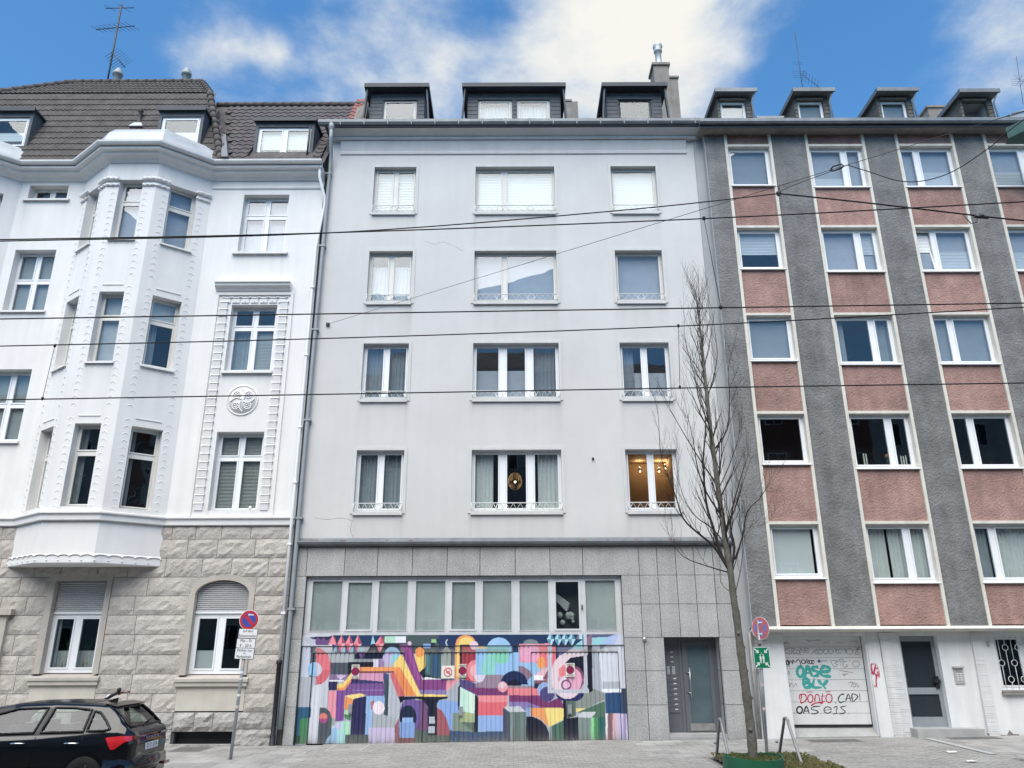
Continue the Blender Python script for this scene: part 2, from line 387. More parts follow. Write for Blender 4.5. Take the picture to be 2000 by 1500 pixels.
# ------------------------------------------------------------------ facade helpers
def vnoise(x, f, seed=0):                   # smooth 1-D value noise
    q = x*f+seed*17.3; i = np.floor(q); t = q-i; t = t*t*(3-2*t); h = lambda k: np.modf(np.abs(np.sin(k*127.1+seed*3.7)*43758.5453))[0]
    return h(i)*(1-t)+h(i+1)*t
def soil_wall(o, fr, holes, z0, z1):         # weathering: runs below the sills, soot under the cornice, splash above ledges
    me = o.data; n = len(me.vertices); co = np.empty(n*3); me.vertices.foreach_get('co', co); P = co.reshape(-1, 3)+base_of(o)
    if isinstance(fr, FY): u = P[:, 0]; sd_ = 1
    else: u = (P-fr.O) @ fr.t; sd_ = int(abs(fr.O[0])*7) % 11+2
    z = P[:, 2]; d = np.zeros(n)
    for k, h in enumerate(holes):
        dz = h[2]-z; below = dz > -.06; L_ = .25+.9*vnoise(u, 7, sd_+k); e = np.minimum(np.abs(u-h[0]), np.abs(u-h[1])); A = (.25+.75*vnoise(u, 11, sd_+k+5))*(.55+.9*np.exp(-e/.12))
        ins = np.clip(1-np.maximum(np.maximum(h[0]-u, u-h[1]), 0)/.12, 0, 1)
        d += below*ins*A*np.exp(-np.maximum(dz, 0)/L_)*.75
    d += np.exp(-np.maximum(z1-z, 0)/.35)*(.25+.5*vnoise(u, 5, sd_+1))*.6+np.exp(-np.maximum(z-z0, 0)/.3)*(.2+.8*vnoise(u, 3, sd_+2))*.5
    d += np.clip(vnoise(u, .7, sd_+3)*vnoise(z, .6, sd_+4)-.45, 0, 1)*.8
    at_ = me.attributes.new('dirt', 'FLOAT', 'POINT'); at_.data.foreach_set('value', np.clip(d, 0, 1.2).astype(np.float32))
def wall(parent, name, mat, fr, x0, x1, z0, z1, holes, depth=.2, rmat=None, sub=None):
    mb = MB(fr); xs = sorted({x0, x1, *[h[0] for h in holes], *[h[1] for h in holes]}); zs = sorted({z0, z1, *[h[2] for h in holes], *[h[3] for h in holes]})
    xs = [x for x in xs if x0 <= x <= x1]; zs = [z for z in zs if z0 <= z <= z1]
    for a, b in zip(xs, xs[1:]):
        run = None
        for c, d in zip(zs, zs[1:]):
            inside = any(h[0] <= (a+b)/2 <= h[1] and h[2] <= (c+d)/2 <= h[3] for h in holes)
            if not inside: run = (run[0], d) if run else (c, d)
            if inside or d == zs[-1]:
                if run: mb.grid(lambda s_, t_: (a+(b-a)*s_, 0, run[0]+(run[1]-run[0])*t_), max(1, int((b-a)/sub)) if sub else 1, max(1, int((run[1]-run[0])/sub)) if sub else 1, False)
                run = None
    for h in holes:
        a, b, c, d = h[:4]; dd = depth
        mb.face([(a, 0, c), (a, dd, c), (a, dd, d), (a, 0, d)]); mb.face([(b, 0, c), (b, dd, c), (b, dd, d), (b, 0, d)])
        mb.face([(a, 0, d), (a, dd, d), (b, dd, d), (b, 0, d)]); mb.face([(a, 0, c), (a, dd, c), (b, dd, c), (b, 0, c)])
    o = mb.build(name, mat, parent)
    if sub: soil_wall(o, fr, holes, z0, z1)
    return o
def curtain(parent, fr, u0, u1, z0, z1, y, mat, name='curtain', gather=0.0, amp=.022, per=.11):
    ph = random.random()*6; n = max(10, int((u1-u0)/.018)); mid = (u0+u1)/2
    def fn(a, b):
        u = u0+(u1-u0)*a; z = z1-(z1-z0)*b
        g = gather*(b**1.6); u = u+g*(1 if gather > 0 else 1)*(a)*(u1-u0)*.9 if gather else u
        return (u, y+amp*math.sin(u*2*math.pi/per+ph+.6*math.sin(u*9)), z)
    return MB(fr).grid(fn, n, 5).build(name, mat, parent)
def window(parent, fr, x0, x1, z0, z1, depth=.2, splits=(), transom=None, fw=.06, mw=.10, pvc='pvc', gl='glass', room='room', sill=None, inner=(), rdepth=1.3, open_pane=None):
    w = x1-x0; h = z1-z0; e = .012
    xs = [x0+fw]+[x0+w*s for s in splits]+[x1-fw]
    fm = MB(fr); y0, y1 = depth, depth+.07
    fm.box(x0-e, x0+fw, y0, y1, z0-e, z1+e); fm.box(x1-fw, x1+e, y0, y1, z0-e, z1+e)
    fm.box(x0+fw, x1-fw, y0, y1, z0-e, z0+fw); fm.box(x0+fw, x1-fw, y0, y1, z1-fw, z1+e)
    cols = []
    for k in range(len(xs)-1):
        a = xs[k]+(mw/2 if k else 0); b = xs[k+1]-(mw/2 if k < len(xs)-2 else 0); cols.append((a, b))
    for s in splits: fm.box(x0+w*s-mw/2, x0+w*s+mw/2, y0+.001, y1, z0+fw, z1-fw)
    rows = [(z0+fw, z1-fw)]
    if transom:
        zt = z0+h*transom; tw = mw*.9; rows = [(z0+fw, zt-tw/2), (zt+tw/2, z1-fw)]
        for a, b in cols: fm.box(a, b, y0+.002, y1, zt-tw/2, zt+tw/2)
    wo = fm.build('window', pvc, parent)
    sw = .042
    for ci, (a, b) in enumerate(cols):
        for ri, (c, d) in enumerate(rows):
            sm = MB(fr); ys, ye = y0-.014, y0+.05
            R4 = [(a+.004, a+sw, c+.004, d-.004), (b-sw, b-.004, c+.004, d-.004), (a+sw, b-sw, c+.004, c+sw), (a+sw, b-sw, d-sw, d-.004)]
            if open_pane == (ci, ri):         # tilted inwards at the top
                def tl(u, y, z): return (u, y+(z-c)*.17, z)
                for q in R4:
                    sm.hexa([tl(*p) for p in [(q[0], ys, q[2]), (q[1], ys, q[2]), (q[1], ye, q[2]), (q[0], ye, q[2]), (q[0], ys, q[3]), (q[1], ys, q[3]), (q[1], ye, q[3]), (q[0], ye, q[3])]])
                sm.build('sash', pvc, wo)
                g = MB(fr); g.hexa([tl(*p) for p in [(a+sw, y0+.012, c+sw), (b-sw, y0+.012, c+sw), (b-sw, y0+.018, c+sw), (a+sw, y0+.018, c+sw), (a+sw, y0+.012, d-sw), (b-sw, y0+.012, d-sw), (b-sw, y0+.018, d-sw), (a+sw, y0+.018, d-sw)]]); g.build('pane', gl, wo)
            else:
                for q in R4: sm.box(q[0], q[1], ys, ye, q[2], q[3])
                sm.build('sash', pvc, wo)
                MB(fr).box(a+sw-.003, b-sw+.003, y0+.012, y0+.016, c+sw-.003, d-sw+.003).build('pane', gl, wo)
    if sill:
        pr, th, ov, sm_ = sill
        s = MB(fr); s.hexa([(x0-ov, -pr, z0-th-.02), (x1+ov, -pr, z0-th-.02), (x1+ov, .0, z0-th), (x0-ov, .0, z0-th), (x0-ov, -pr, z0-.03), (x1+ov, -pr, z0-.03), (x1+ov, .0, z0-.004), (x0-ov, .0, z0-.004)])
        s.build('sill', sm_, wo)
    rm = MB(fr); ex = .04; ya, yb = y1+.005, y1+rdepth
    c8 = lambda x, y, z: (x, y, z)
    A, B, C_, D_ = x0-ex, x1+ex, z0-ex, z1+ex
    rm.face([(A, yb, C_), (B, yb, C_), (B, yb, D_), (A, yb, D_)]); rm.face([(A, ya, C_), (A, yb, C_), (A, yb, D_), (A, ya, D_)]); rm.face([(B, ya, C_), (B, yb, C_), (B, yb, D_), (B, ya, D_)])
    rm.face([(A, ya, D_), (A, yb, D_), (B, yb, D_), (B, ya, D_)]); rm.face([(A, ya, C_), (A, yb, C_), (B, yb, C_), (B, ya, C_)])
    rm.build('room', room, wo)
    for it in inner:
        kind, a, b, c, d, m = it[:6]; u0, u1 = x0+w*a, x0+w*b; q0, q1 = z0+h*c, z0+h*d
        if kind == 'blind':
            bl = MB(fr); n = max(2, int((q1-q0)/.05)); pl = it[6] if len(it) > 6 else .006
            bl.grid(lambda s, t: (u0+(u1-u0)*s, y1+.03+(pl if int(round(t*n)) % 2 else 0), q0+(q1-q0)*t), 1, n, False); bl.build('blind', m, wo)
        elif kind == 'sheet': MB(fr).box(u0, u1, y1+.055, y1+.06, q0, q1).build('reflection_sheet', m, wo)  # flat sheet added behind the glass to paint in a pale reflection
        else: curtain(wo, fr, u0, u1, q0, q1, y1+.10, m, gather=(it[6] if len(it) > 6 else 0))
    return wo
# ================================================================== white townhouse (left)
XB = -6.0                                    # its right-hand edge
LB = thing('white_townhouse', 'white ornamented townhouse with canted bay and rusticated stone ground floor', 'building', (-12, 0, 0))
BAYC, BW, BJ, BP = -11.62, .76, 2.05, 1.0     # bay centre, half front, half junction, projection
def bay_pts(c, off=0.0): return [(c-BJ-off*.4, -off), (c-BW-off*.4, -BP-off), (c+BW+off*.4, -BP-off), (c+BJ+off*.4, -off)]
# main walls between the bays (upper storeys)
def P4(a): return a
stair = [(-15.42, -14.18, 15.82, 16.32), (-15.42, -14.15, 11.95, 14.0), (-15.42, -14.13, 7.88, 10.05)]
right = [(-8.52, -7.08, 13.9, 15.95), (-8.48, -7.1, 9.98, 12.1), (-8.45, -7.1, 5.86, 8.12)]
WZ0, WZ1 = 5.62, 16.55
C2 = -17.75
wall(LB, 'wall', 'white_render', F0, C2+BJ, BAYC-BJ, WZ0, WZ1, stair+[(-15.42, -14.6, 5.7, 6.25)], .26, sub=.09)
wall(LB, 'wall', 'white_render', F0, BAYC+BJ, XB, WZ0, WZ1, right, .24, sub=.09)
MB().face([(XB, 0, WZ0), (XB, 1.5, WZ0), (XB, 1.5, WZ1), (XB, 0, WZ1)])
SW = (.07, .07, .06, 'white_render')
window(LB, F0, *stair[0], depth=.26, splits=(.5,), pvc='pvc_old', gl='glass_dark', room='room', sill=(.09, .07, .12, 'white_render'), mw=.09)
for q in stair[1:]: window(LB, F0, *q, depth=.26, splits=(.5,), transom=.52, pvc='pvc', gl='glass', room='room', sill=(.08, .07, .06, 'white_render'), mw=.09, inner=[('blind', .03, .97, .03, .97, 'blind_and_reflection_grey', .001)])
window(LB, F0, -15.42, -14.6, 5.7, 6.25, depth=.26, gl='glass_dark', room='room_dark')
window(LB, F0, *right[0], depth=.24, splits=(.5,), transom=.66, pvc='pvc', gl='glass_sky', room='room', sill=(.1, .08, .14, 'white_render'), mw=.10, inner=[('sheet', .03, .97, 0, 1, 'grey_reflection')])
window(LB, F0, *right[1], depth=.24, splits=(.5,), transom=.68, pvc='pvc', gl='glass', room='room', sill=(.1, .08, .06, 'white_render'), mw=.10, inner=[('curtain', .03, .5, .02, .66, 'curtain_sheer'), ('blind', .52, .97, .02, .63, 'blind_and_reflection_grey')])
window(LB, F0, *right[2], depth=.24, splits=(.5,), transom=.68, pvc='pvc', gl='glass_old', room='room', mw=.10, inner=[('blind', .03, .49, .02, .97, 'blind_and_reflection_grey', .012), ('blind', .51, .97, .02, .97, 'blind_and_reflection_grey', .012)])
# small flower on a sill
MB(F0).ico((-7.35, .22, 5.98), .045).build('flower', 'sign_white', LB)
MB().box(-19, XB+.12, 2.6, 2.7, -.3, 18).box(-19.1, -19, .1, 2.6, -.3, 17).build('light_leak_plate', 'room_dark', LB)  # unseen dark plates added inside to stop sky light leaking through gaps
# ---- bays
rowsZ = [(13.82, 15.85), (9.92, 12.08), (5.82, 8.1)]
def bay(c, detail=True):
    pts = bay_pts(c)
    for k in range(3):
        fr = Fr(pts[k], pts[k+1]); ln = fr.len; mid = ln/2; hw = .36 if k == 1 else .41
        holes = [(mid-hw, mid+hw, a, b) for a, b in rowsZ]
        wall(LB, 'bay_wall', 'white_render', fr, 0, ln, WZ0, WZ1, holes, .24, sub=.09)
        for r, q in enumerate(holes):
            g = 'glass_sky' if r == 0 else ('glass' if r == 1 else 'glass_old')
            inn = [[('sheet', .03, .97, .0, 1, 'grey_reflection')], [('blind', .03, .97, .68, .97, 'blind'), ('curtain', .03, .4, 0, .66, 'curtain_sheer')] if k == 2 else [('sheet', .03, .97, .0, 1, 'grey_reflection')], [('curtain', .03, .3, 0, 1, 'curtain_sheer')]][r]
            window(LB, fr, *q, depth=.24, transom=.66, fw=.055, mw=.10, pvc='pvc_old', gl=g, room='room_dark' if r else 'room', sill=(.07, .06, .05, 'white_render') if r < 2 else None, inner=inn, rdepth=.6)
            if not detail: continue
            # scalloped relief bands beside the window and below it
            zt = q[3]+.25; zb = (rowsZ[r+1][1]+.45) if r < 2 else WZ0+.1
            sc = MB(fr)
            for u in (mid-hw-.13, mid+hw+.13):
                n = int((zt-zb)/.2)
                for j in range(n):
                    z = zb+(j+.5)*(zt-zb)/n; p = [(u+.07*math.cos(math.radians(t)), z-.05+.075*math.sin(math.radians(t))) for t in range(20, 161, 20)]
                    sgn = 1
                    sc.tube([(a, -.002, b) for a, b in p], .0095, 4, False)
            if r < 2:
                for j in range(4):
                    u = mid-hw+(j+.5)*2*hw/4; p = [(u+.09*math.cos(math.radians(t)), q[2]-.2-.0+.07*math.sin(math.radians(t))) for t in range(20, 161, 20)]
                    sc.tube([(a, -.002, b) for a, b in p], .0095, 4, False)
            sc.build('scallop_relief', 'white_render', LB)['kind'] = 'stuff'
            if r: MB(fr).box(mid-hw+.06, mid+hw-.06, -.02, .0, q[3]+.21, q[3]+.235).build('lintel_moulding', 'white_render', LB)
    if not detail: return
    # lobed capitals wrapping the corners of the top storey
    P_ = [np.array(p) for p in pts]
    def unit(a, b): d = b-a; return d/np.hypot(*d)
    for k in range(4):
        if k in (1, 2):
            d0, d1 = unit(P_[k-1], P_[k]), unit(P_[k], P_[k+1]); ln = .40; raw = [P_[k]-d0*ln*(1-q/8) for q in range(8)]+[P_[k]+d1*ln*q/8 for q in range(9)]
        elif k == 0: d1 = unit(P_[0], P_[1]); raw = [P_[0]+d1*(.03+.40*q/8) for q in range(9)]
        else: d0 = unit(P_[2], P_[3]); raw = [P_[3]-d0*(.43-.40*q/8) for q in range(9)]
        for zc, ro, ou in ((15.86, .062, .05), (15.66, .04, .025)):
            m = MB(); pth = []
            for q, p in enumerate(raw):
                a = raw[max(q-1, 0)]; b = raw[min(q+1, len(raw)-1)]; d = unit(a, b); nn = np.array([d[1], -d[0]])
                w = .016*math.cos(q*math.pi/1.6); pth.append((p[0]+nn[0]*(ou+w), p[1]+nn[1]*(ou+w), zc+.012*math.cos(q*math.pi/1.6)))
            m.tube(pth, ro, 8); m.build('capital', 'white_render', LB)
    # apron of the bay below the band
    a = bay_pts(c, -.02); dn = MB()
    dn.sweep([(0, 5.45), (0, 4.60)], a); dn.build('bay_apron', 'white_render', LB)
    fz = MB(); fz.sweep([(.03, 4.60), (.05, 4.585), (.05, 4.36), (.03, 4.335)], a); fz.build('bay_frieze', 'white_render', LB)
    so = MB(); so.face([(p[0], p[1], 4.34) for p in [a[0], a[3], a[2], a[1]]]); so.build('bay_soffit', 'white_render', LB)
    sc = MB()
    for k in range(3):
        fr = Fr(a[k], a[k+1]); n = 5
        for j in range(n):
            u0 = fr.len*j/n; uu = fr.len/n
            p = [(u0+uu*(.5+.5*math.cos(math.radians(t))), 4.52+.05*math.sin(math.radians(t))) for t in range(0, 181, 20)]
            sc.tube([fr(x, -.055, z) for x, z in p], .022, 5, False)
            sc.ico(fr(u0+.02, -.06, 4.42), .022, seg=6, rings=4)
    sc.build('frieze_scallop', 'white_render', LB)['kind'] = 'stuff'
bay(BAYC); bay(C2, False)
path = [(-21, 0)]+bay_pts(C2)[2:]+bay_pts(BAYC)+[(XB, 0)]
path = [(-19, -BP)]+bay_pts(C2)[2:]+bay_pts(BAYC)+[(XB, 0)]
# band over the stone storey
MB().sweep([(0, 5.44), (.05, 5.44), (.07, 5.46), (.07, 5.60), (.13, 5.63), (.13, 5.67), (0, 5.70)], path).build('string_course', 'white_render', LB)
# main cornice and gutter
MB().sweep([(0, 16.12), (.03, 16.14), (.05, 16.17), (.05, 16.22), (.02, 16.24)], [(BAYC+BJ+.02, 0), (XB, 0)]).build('frieze_moulding', 'white_render', LB)
MB().sweep([(0, 16.44), (.06, 16.45), (.12, 16.52), (.28, 16.58), (.30, 16.66), (.42, 16.68), (.44, 16.74), (.0, 16.76)], path).build('cornice', 'white_render', LB)
MB().sweep([(.40, 16.80), (.44, 16.77), (.52, 16.78), (.56, 16.84), (.56, 16.90), (.53, 16.91), (.5, 16.90), (.48, 16.85), (.42, 16.85)], path).build('gutter', 'cornice_paint', LB)
MB().sweep([(.36, 16.70), (.40, 16.70), (.40, 16.86), (.36, 16.86)], path).build('gutter_board', 'cornice_paint', LB)
# lead-covered hoods on the bays
def hood(c):
    m = MB(); b = bay_pts(c, .38); t = [(c-BJ*.7, .45), (c-BW*.85, -.55), (c+BW*.85, -.55), (c+BJ*.7, .45)]
    lv = [(0, 16.86), (.08, 17.12), (.2, 17.42), (.42, 17.66), (1, 17.78)]
    rings = [[(b[k][0]+(t[k][0]-b[k][0])*s_, b[k][1]+(t[k][1]-b[k][1])*s_, z) for k in range(4)] for s_, z in lv]
    for a_, b_ in zip(rings, rings[1:]):
        for k in range(3): m.face([a_[k], a_[k+1], b_[k+1], b_[k]], False)
    m.face([rings[-1][k] for k in range(4)])
    m.build('bay_hood', 'lead_flashing', LB)
hood(BAYC); hood(C2)
# ornamental frame of the right-hand axis
Fm = MB(F0)
fx0, fx1 = -8.98, -6.62
for a, b in ((fx0, fx0+.09), (fx1-.09, fx1)): Fm.box(a, b, -.05, .0, 5.7, 12.5)
Fm.box(fx0+.09, fx1-.09, -.05, 0, 12.41, 12.5)
Fm.build('frame_moulding', 'white_render', LB)
for u0, u1 in ((fx0+.14, -8.58), (-7.02, fx1-.14)):
    n = 27; ld = MB(F0)
    for j in range(n):
        z = 5.85+j*(12.2-5.85)/n
        ld.hexa([(u0, -.075, z+.20), (u1, -.075, z+.20), (u1, .0, z+.235), (u0, .0, z+.235), (u0, -.055, z+.235), (u1, -.055, z+.235), (u1, -.0, z+.24), (u0, -.0, z+.24)])
        ld.hexa([(u0+.02, -.035, z+.02), (u1-.02, -.035, z+.02), (u1-.02, 0, z+.02), (u0+.02, 0, z+.02), (u0+.02, -.06, z+.2), (u1-.02, -.06, z+.2), (u1-.02, 0, z+.2), (u0+.02, 0, z+.2)])
    ld.build('notched_band', 'white_render', LB)['kind'] = 'stuff'
sc = MB(F0)
for j in range(7):
    u0 = fx0+.2+j*(fx1-fx0-.4)/7; uu = (fx1-fx0-.4)/7
    sc.tube([(u0+uu*(.5+.5*math.cos(math.radians(t))), -.03, 12.36-.05*math.sin(math.radians(t))) for t in range(0, 181, 20)], .02, 5, False)
    sc.box(u0+.03, u0+uu-.03, -.03, 0, 12.16, 12.28); sc.ico((u0+uu*.5, -.03, 12.2), .02, seg=6, rings=4)
sc.build('frieze_scallop', 'white_render', LB)['kind'] = 'stuff'
MB().sweep([(0, 12.52), (.06, 12.54), (.10, 12.6), (.2, 12.66), (.22, 12.74), (.26, 12.75), (.26, 12.79), (0, 12.82)], [(-9.0, 0), (-6.72, 0)]).build('window_hood', 'white_render', LB)
# round medallion
mc = (-7.83, 9.06); m = MB(F0)
m.tube([(mc[0]+.44*math.cos(t*math.pi/18), -.005, mc[1]+.44*math.sin(t*math.pi/18)) for t in range(37)], .028, 6, False)
m.lathe((mc[0], .0, mc[1]), [(.41, .0), (.41, -.012), (.0001, -.012)], 28, 'y')
for k in range(4):
    a = math.pi/4+k*math.pi/2; cx, cz = mc[0]+.24*math.cos(a), mc[1]+.24*math.sin(a)
    m.tube([(cx+.10*math.cos(t*math.pi/10), -.02, cz+.10*math.sin(t*math.pi/10)) for t in range(21)], .017, 5, False)
    for j in range(5): m.ico((cx+.05*math.cos(j*1.2566), -.02, cz+.05*math.sin(j*1.2566)), .026, seg=6, rings=4)
    m.tube([(mc[0]+(.05+.3*s_)*math.cos(a+.9*s_), -.02, mc[1]+(.05+.3*s_)*math.sin(a+.9*s_)) for s_ in [i/8 for i in range(9)]], .02, 5, False)
m.build('medallion', 'white_render', LB)
# ---- stone storey
LZ = [5.46, 5.08, 4.57, 4.07, 3.58, 3.09, 2.60, 2.09, 1.62, 1.15, .70]
w1 = (-12.3, -10.92, 1.66, 3.98); w2 = (-8.5, -7.06, 1.62, 3.99)
wall(LB, 'stone_backing', 'granite_joint', FY(.055), -19, XB, -.3, 5.44, [(w1[0]-.17, w1[1]+.15, 1.44, w1[3]+.2), (w2[0]-.16, w2[1]+.15, 1.42, 4.18), (-8.62, -7.12, -.05, .24)], .25)
MB().face([(XB, .0, -.3), (XB, 1.0, -.3), (XB, 1.0, 5.44), (XB, .0, 5.44)])
def stone_piece(x0, x1, z0, z1, mat='stone', amp=.05, y0=.05, margin=.035, name='stone', seed=None):
    w, h = x1-x0, z1-z0
    if w < .08 or h < .08: return
    nx = max(3, min(9, int(w/.11))); nz = max(3, min(5, int(h/.1)))
    rnd = random.Random(seed or random.random()); hs_ = [[rnd.uniform(.1, 1) for _ in range(nz+1)] for _ in range(nx+1)]
    tilt = rnd.uniform(.2, 1.0)
    m = MB()
    def fn(a, b):
        i, j = int(round(a*nx)), int(round(b*nz)); e = min(a*w, w-a*w, b*h, h-b*h)
        k = 0 if e < 1e-6 else min(1, .35+e/.14)
        low = (1-b)*.35*tilt
        x = x0+.006+(w-.012)*a; z = z0+.006+(h-.012)*b
        if 0 < i < nx: x += rnd.uniform(-.02, .02)
        if 0 < j < nz: z += rnd.uniform(-.015, .015)
        return (x, y0-.035-k*amp*(hs_[i][j]*.75+low), z)
    m.grid(fn, nx, nz, False)
    for (a, b, c_, d_) in ((x0+.006, x1-.006, z0+.006, z0+.006), (x0+.006, x1-.006, z1-.006, z1-.006)):
        m.face([(a, y0-.035, c_), (b, y0-.035, d_), (b, y0+.01, d_), (a, y0+.01, c_)])
    for a in (x0+.006, x1-.006): m.face([(a, y0-.035, z0+.006), (a, y0-.035, z1-.006), (a, y0+.01, z1-.006), (a, y0+.01, z0+.006)])
    m.build(name, mat, LB)
def stone_run(x0, x1, z0, z1, **k):
    x = x0
    while x1-x > .05:
        w = random.uniform(.62, 1.05)
        if x1-(x+w) < .4: w = x1-x
        stone_piece(x, x+w, z0, z1, **k); x += w
sur1 = (w1[0]-.17, w1[1]+.15); sur2 = (w2[0]-.16, w2[1]+.15)
for a, b in zip(LZ[1:], LZ):                  # courses, broken by the windows
    if b > 4.34+.2: stone_run(-19.0, XB, a, b); continue
    if a >= 4.06: stone_run(-19.0, XB, a, b); continue
    spans = [(-19.0, sur1[0]), (sur1[1], sur2[0]), (sur2[1], XB)]
    for s0, s1 in spans: stone_run(s0, s1, a, b)
for s0, s1 in [(-19.0, -8.68), (-7.06, XB)]: stone_run(s0, s1, .30, .70, mat='stone_base', amp=.09, name='base_stone'); stone_run(s0, s1, -.22, .30, mat='stone_base', amp=.07, name='base_stone')
for s0, s1 in [(-8.68, -8.14), (-8.14, -7.66), (-7.66, -7.06)]: stone_piece(s0, s1, .24, .70, 'stone_base', .10, name='base_stone')
MB().face([(-8.68, .3, -.1), (-7.06, .3, -.1), (-7.06, .3, .3), (-8.68, .3, .3)]); MB().box(-8.66, -7.08, .25, .3, -.1, .26).build('cellar_opening', 'black_iron', LB)
MB().box(-8.7, -7.04, -.08, .05, -.22, -.045).build('cellar_sill', 'stone_base', LB)
# stone window surrounds, sills, panels below
def surround(w, archz=None):
    m = MB(F0); x0, x1, z0, z1 = w; s0, s1 = x0-.165, x1+.145
    zt = archz if archz else z1
    m.box(s0, x0, -.005, .30, z0-.03, zt); m.box(x1, s1, -.005, .30, z0-.03, zt)
    if not archz: m.box(s0, s1, -.004, .30, z1, z1+.19)
    else:
        cx = (x0+x1)/2; hw = (x1-x0)/2; n = 16; rise = z1-archz; rise2 = rise+.15; hw2 = hw+.155
        for k in range(n):
            t0, t1 = math.pi*k/n, math.pi*(k+1)/n
            I0, I1 = (cx+hw*math.cos(t0), archz+rise*math.sin(t0)), (cx+hw*math.cos(t1), archz+rise*math.sin(t1))
            O0, O1 = (cx+hw2*math.cos(t0), archz+rise2*math.sin(t0)), (cx+hw2*math.cos(t1), archz+rise2*math.sin(t1))
            m.prism([I0, O0, O1, I1], -.005, .30)
    m.build('stone_surround', 'stone_smooth', LB)
    sl = MB(F0); sl.box(s0-.08, s1+.07, -.09, .05, z0-.19, z0-.12); sl.hexa([(s0-.08, -.07, z0-.12), (s1+.07, -.07, z0-.12), (s1+.07, .2, z0-.12), (s0-.08, .2, z0-.12), (s0-.08, -.05, z0-.1), (s1+.07, -.05, z0-.1), (s1+.07, .2, z0-.035), (s0-.08, .2, z0-.035)])
    sl.box(s0-.06, s1+.05, -.06, .05, z0-.3, z0-.19)
    sl.build('stone_sill', 'stone_smooth', LB)
    MB(F0).box(s0-.01, s1, .015, .06, .73, z0-.31).build('smooth_panel', 'stone_panel', LB)
surround(w1); surround(w2, 3.62)
# the corners over the arch
cx = (w2[0]+w2[1])/2
hw2 = (w2[1]-w2[0])/2+.15
for sg in (-1, 1):                            # spandrel stones beside the arch
    aa = [(cx+sg*hw2*math.cos(t), 3.62+.52*math.sin(t)) for t in [k*math.pi/2/10 for k in range(9)]]
    MB(F0).prism(aa+[(aa[-1][0], 4.066), (cx+sg*(hw2+.012), 4.066)], .0, .06).build('spandrel_stone', 'stone', LB)
MB(F0).box(sur2[0]+.01, sur2[1]-.01, .035, .054, 3.62, 4.075).build('arch_backing', 'stone', LB) if False else None
# windows with roller shutters
pl = [('curtain', .02, .12, .0, 1, 'curtain'), ('curtain', .88, .98, 0, 1, 'curtain')]
for w, cur in ((w1, pl), (w2, [('blind', .05, .47, .03, .38, 'blind', .0)])):
    zs = 3.13
    window(LB, F0, w[0], w[1], w[2], zs, depth=.2, splits=(.5,), fw=.085, mw=.15, gl='glass_dark', room='room_dark', inner=cur)
    x0, x1, z1 = w[0], w[1], w[3]; n = int((z1-zs-.06)/.052); box_ = None
    for k in range(n):
        z = zs+.06+k*.052
        if w is w2 and z > 3.6:
            q = min(1, (z+.05-3.62)/.37); hw = (x1-x0)/2*math.sqrt(max(0, 1-q*q)); a, b = cx-hw, cx+hw
            if hw < .15: continue
        else: a, b = x0+.02, x1-.02
        MB(F0).hexa([(a, .17, z), (b, .17, z), (b, .20, z), (a, .20, z), (a, .155, z+.02), (b, .155, z+.02), (b, .20, z+.046), (a, .20, z+.046)]).build('shutter_slat', 'shutter', LB)
    MB(F0).box(x0+.01, x1-.01, .15, .20, zs, zs+.055).build('shutter_rail', 'pvc', LB)
    MB(F0).box(x0+.005, x1-.005, .205, .23, zs+.06, z1+.05).build('shutter_box', 'shutter', LB)
# door surround at the far left edge
MB().hexa([(-14.6, -.12, -.2), (-13.35, -.12, -.2), (-13.35, .05, -.2), (-14.6, .05, -.2), (-14.6, -.12, 3.1), (-13.35, -.12, 3.1), (-13.35, .05, 3.1), (-14.6, .05, 3.1)]).box(-14.7, -13.22, -.2, .05, 3.1, 3.25).hexa([(-14.6, -.2, -.2), (-13.2, -.2, -.2), (-13.2, .0, -.2), (-14.6, .0, -.2), (-14.6, -.15, .95), (-13.2, -.15, .75), (-13.2, 0, .75), (-14.6, 0, .95)]).build('door_surround', 'stone_smooth', LB)
# ---- roofs
def roof_plane(corners): m = MB(); m.face(corners); return m
E1, E2 = (-.42, 16.86), (1.15, 20.82); T1, T2 = E2, (2.5, 22.42)
roof = MB(); roof.face([(-19.8, E1[0], E1[1]), (-9.25, E1[0], E1[1]), (-10.65, E2[0], E2[1]), (-18.4, E2[0], E2[1])])
roof.face([(-18.4, T1[0], T1[1]), (-10.65, T1[0], T1[1]), (-11.65, T2[0], T2[1]), (-16.4, T2[0], T2[1])])
roof.face([(-9.25, E1[0], E1[1]), (-9.25, 4, E1[1]), (-10.65, 4, E2[1]), (-10.65, E2[0], E2[1])]); roof.face([(-10.65, E2[0], E2[1]), (-10.65, 4, E2[1]), (-11.65, 4, T2[1]), (-11.65, T2[0], T2[1])])
RF = roof.build('roof', 'tile_brown', LB)
G1, G2 = (-.42, 16.86), (2.42, 21.3)
rr = MB(); rr.face([(-10.9, G1[0], G1[1]-.02), (-5.95, G1[0], G1[1]-.02), (-5.95, G2[0], G2[1]-.02), (-10.9, G2[0], G2[1]-.02)]); RR = rr.build('roof', 'tile_dark', LB)
def tile_geo(w, ln, wave, th=.028):           # one pantile, x across, y up the slope, z out
    m = MB(); n = 6
    def hz(u): return wave*(.5+.5*math.cos(2*math.pi*u/w))*1.0
    t = [[(w*k/n, y, z0+hz(w*k/n)) for k in range(n+1)] for y, z0 in ((0, th), (ln, .0))]
    for k in range(n):
        m.face([t[0][k], t[0][k+1], t[1][k+1], t[1][k]], True)
        a, b = t[0][k], t[0][k+1]; m.face([(a[0], a[1], a[2]-th-.012), (b[0], b[1], b[2]-th-.012), b, a], False)
    return m
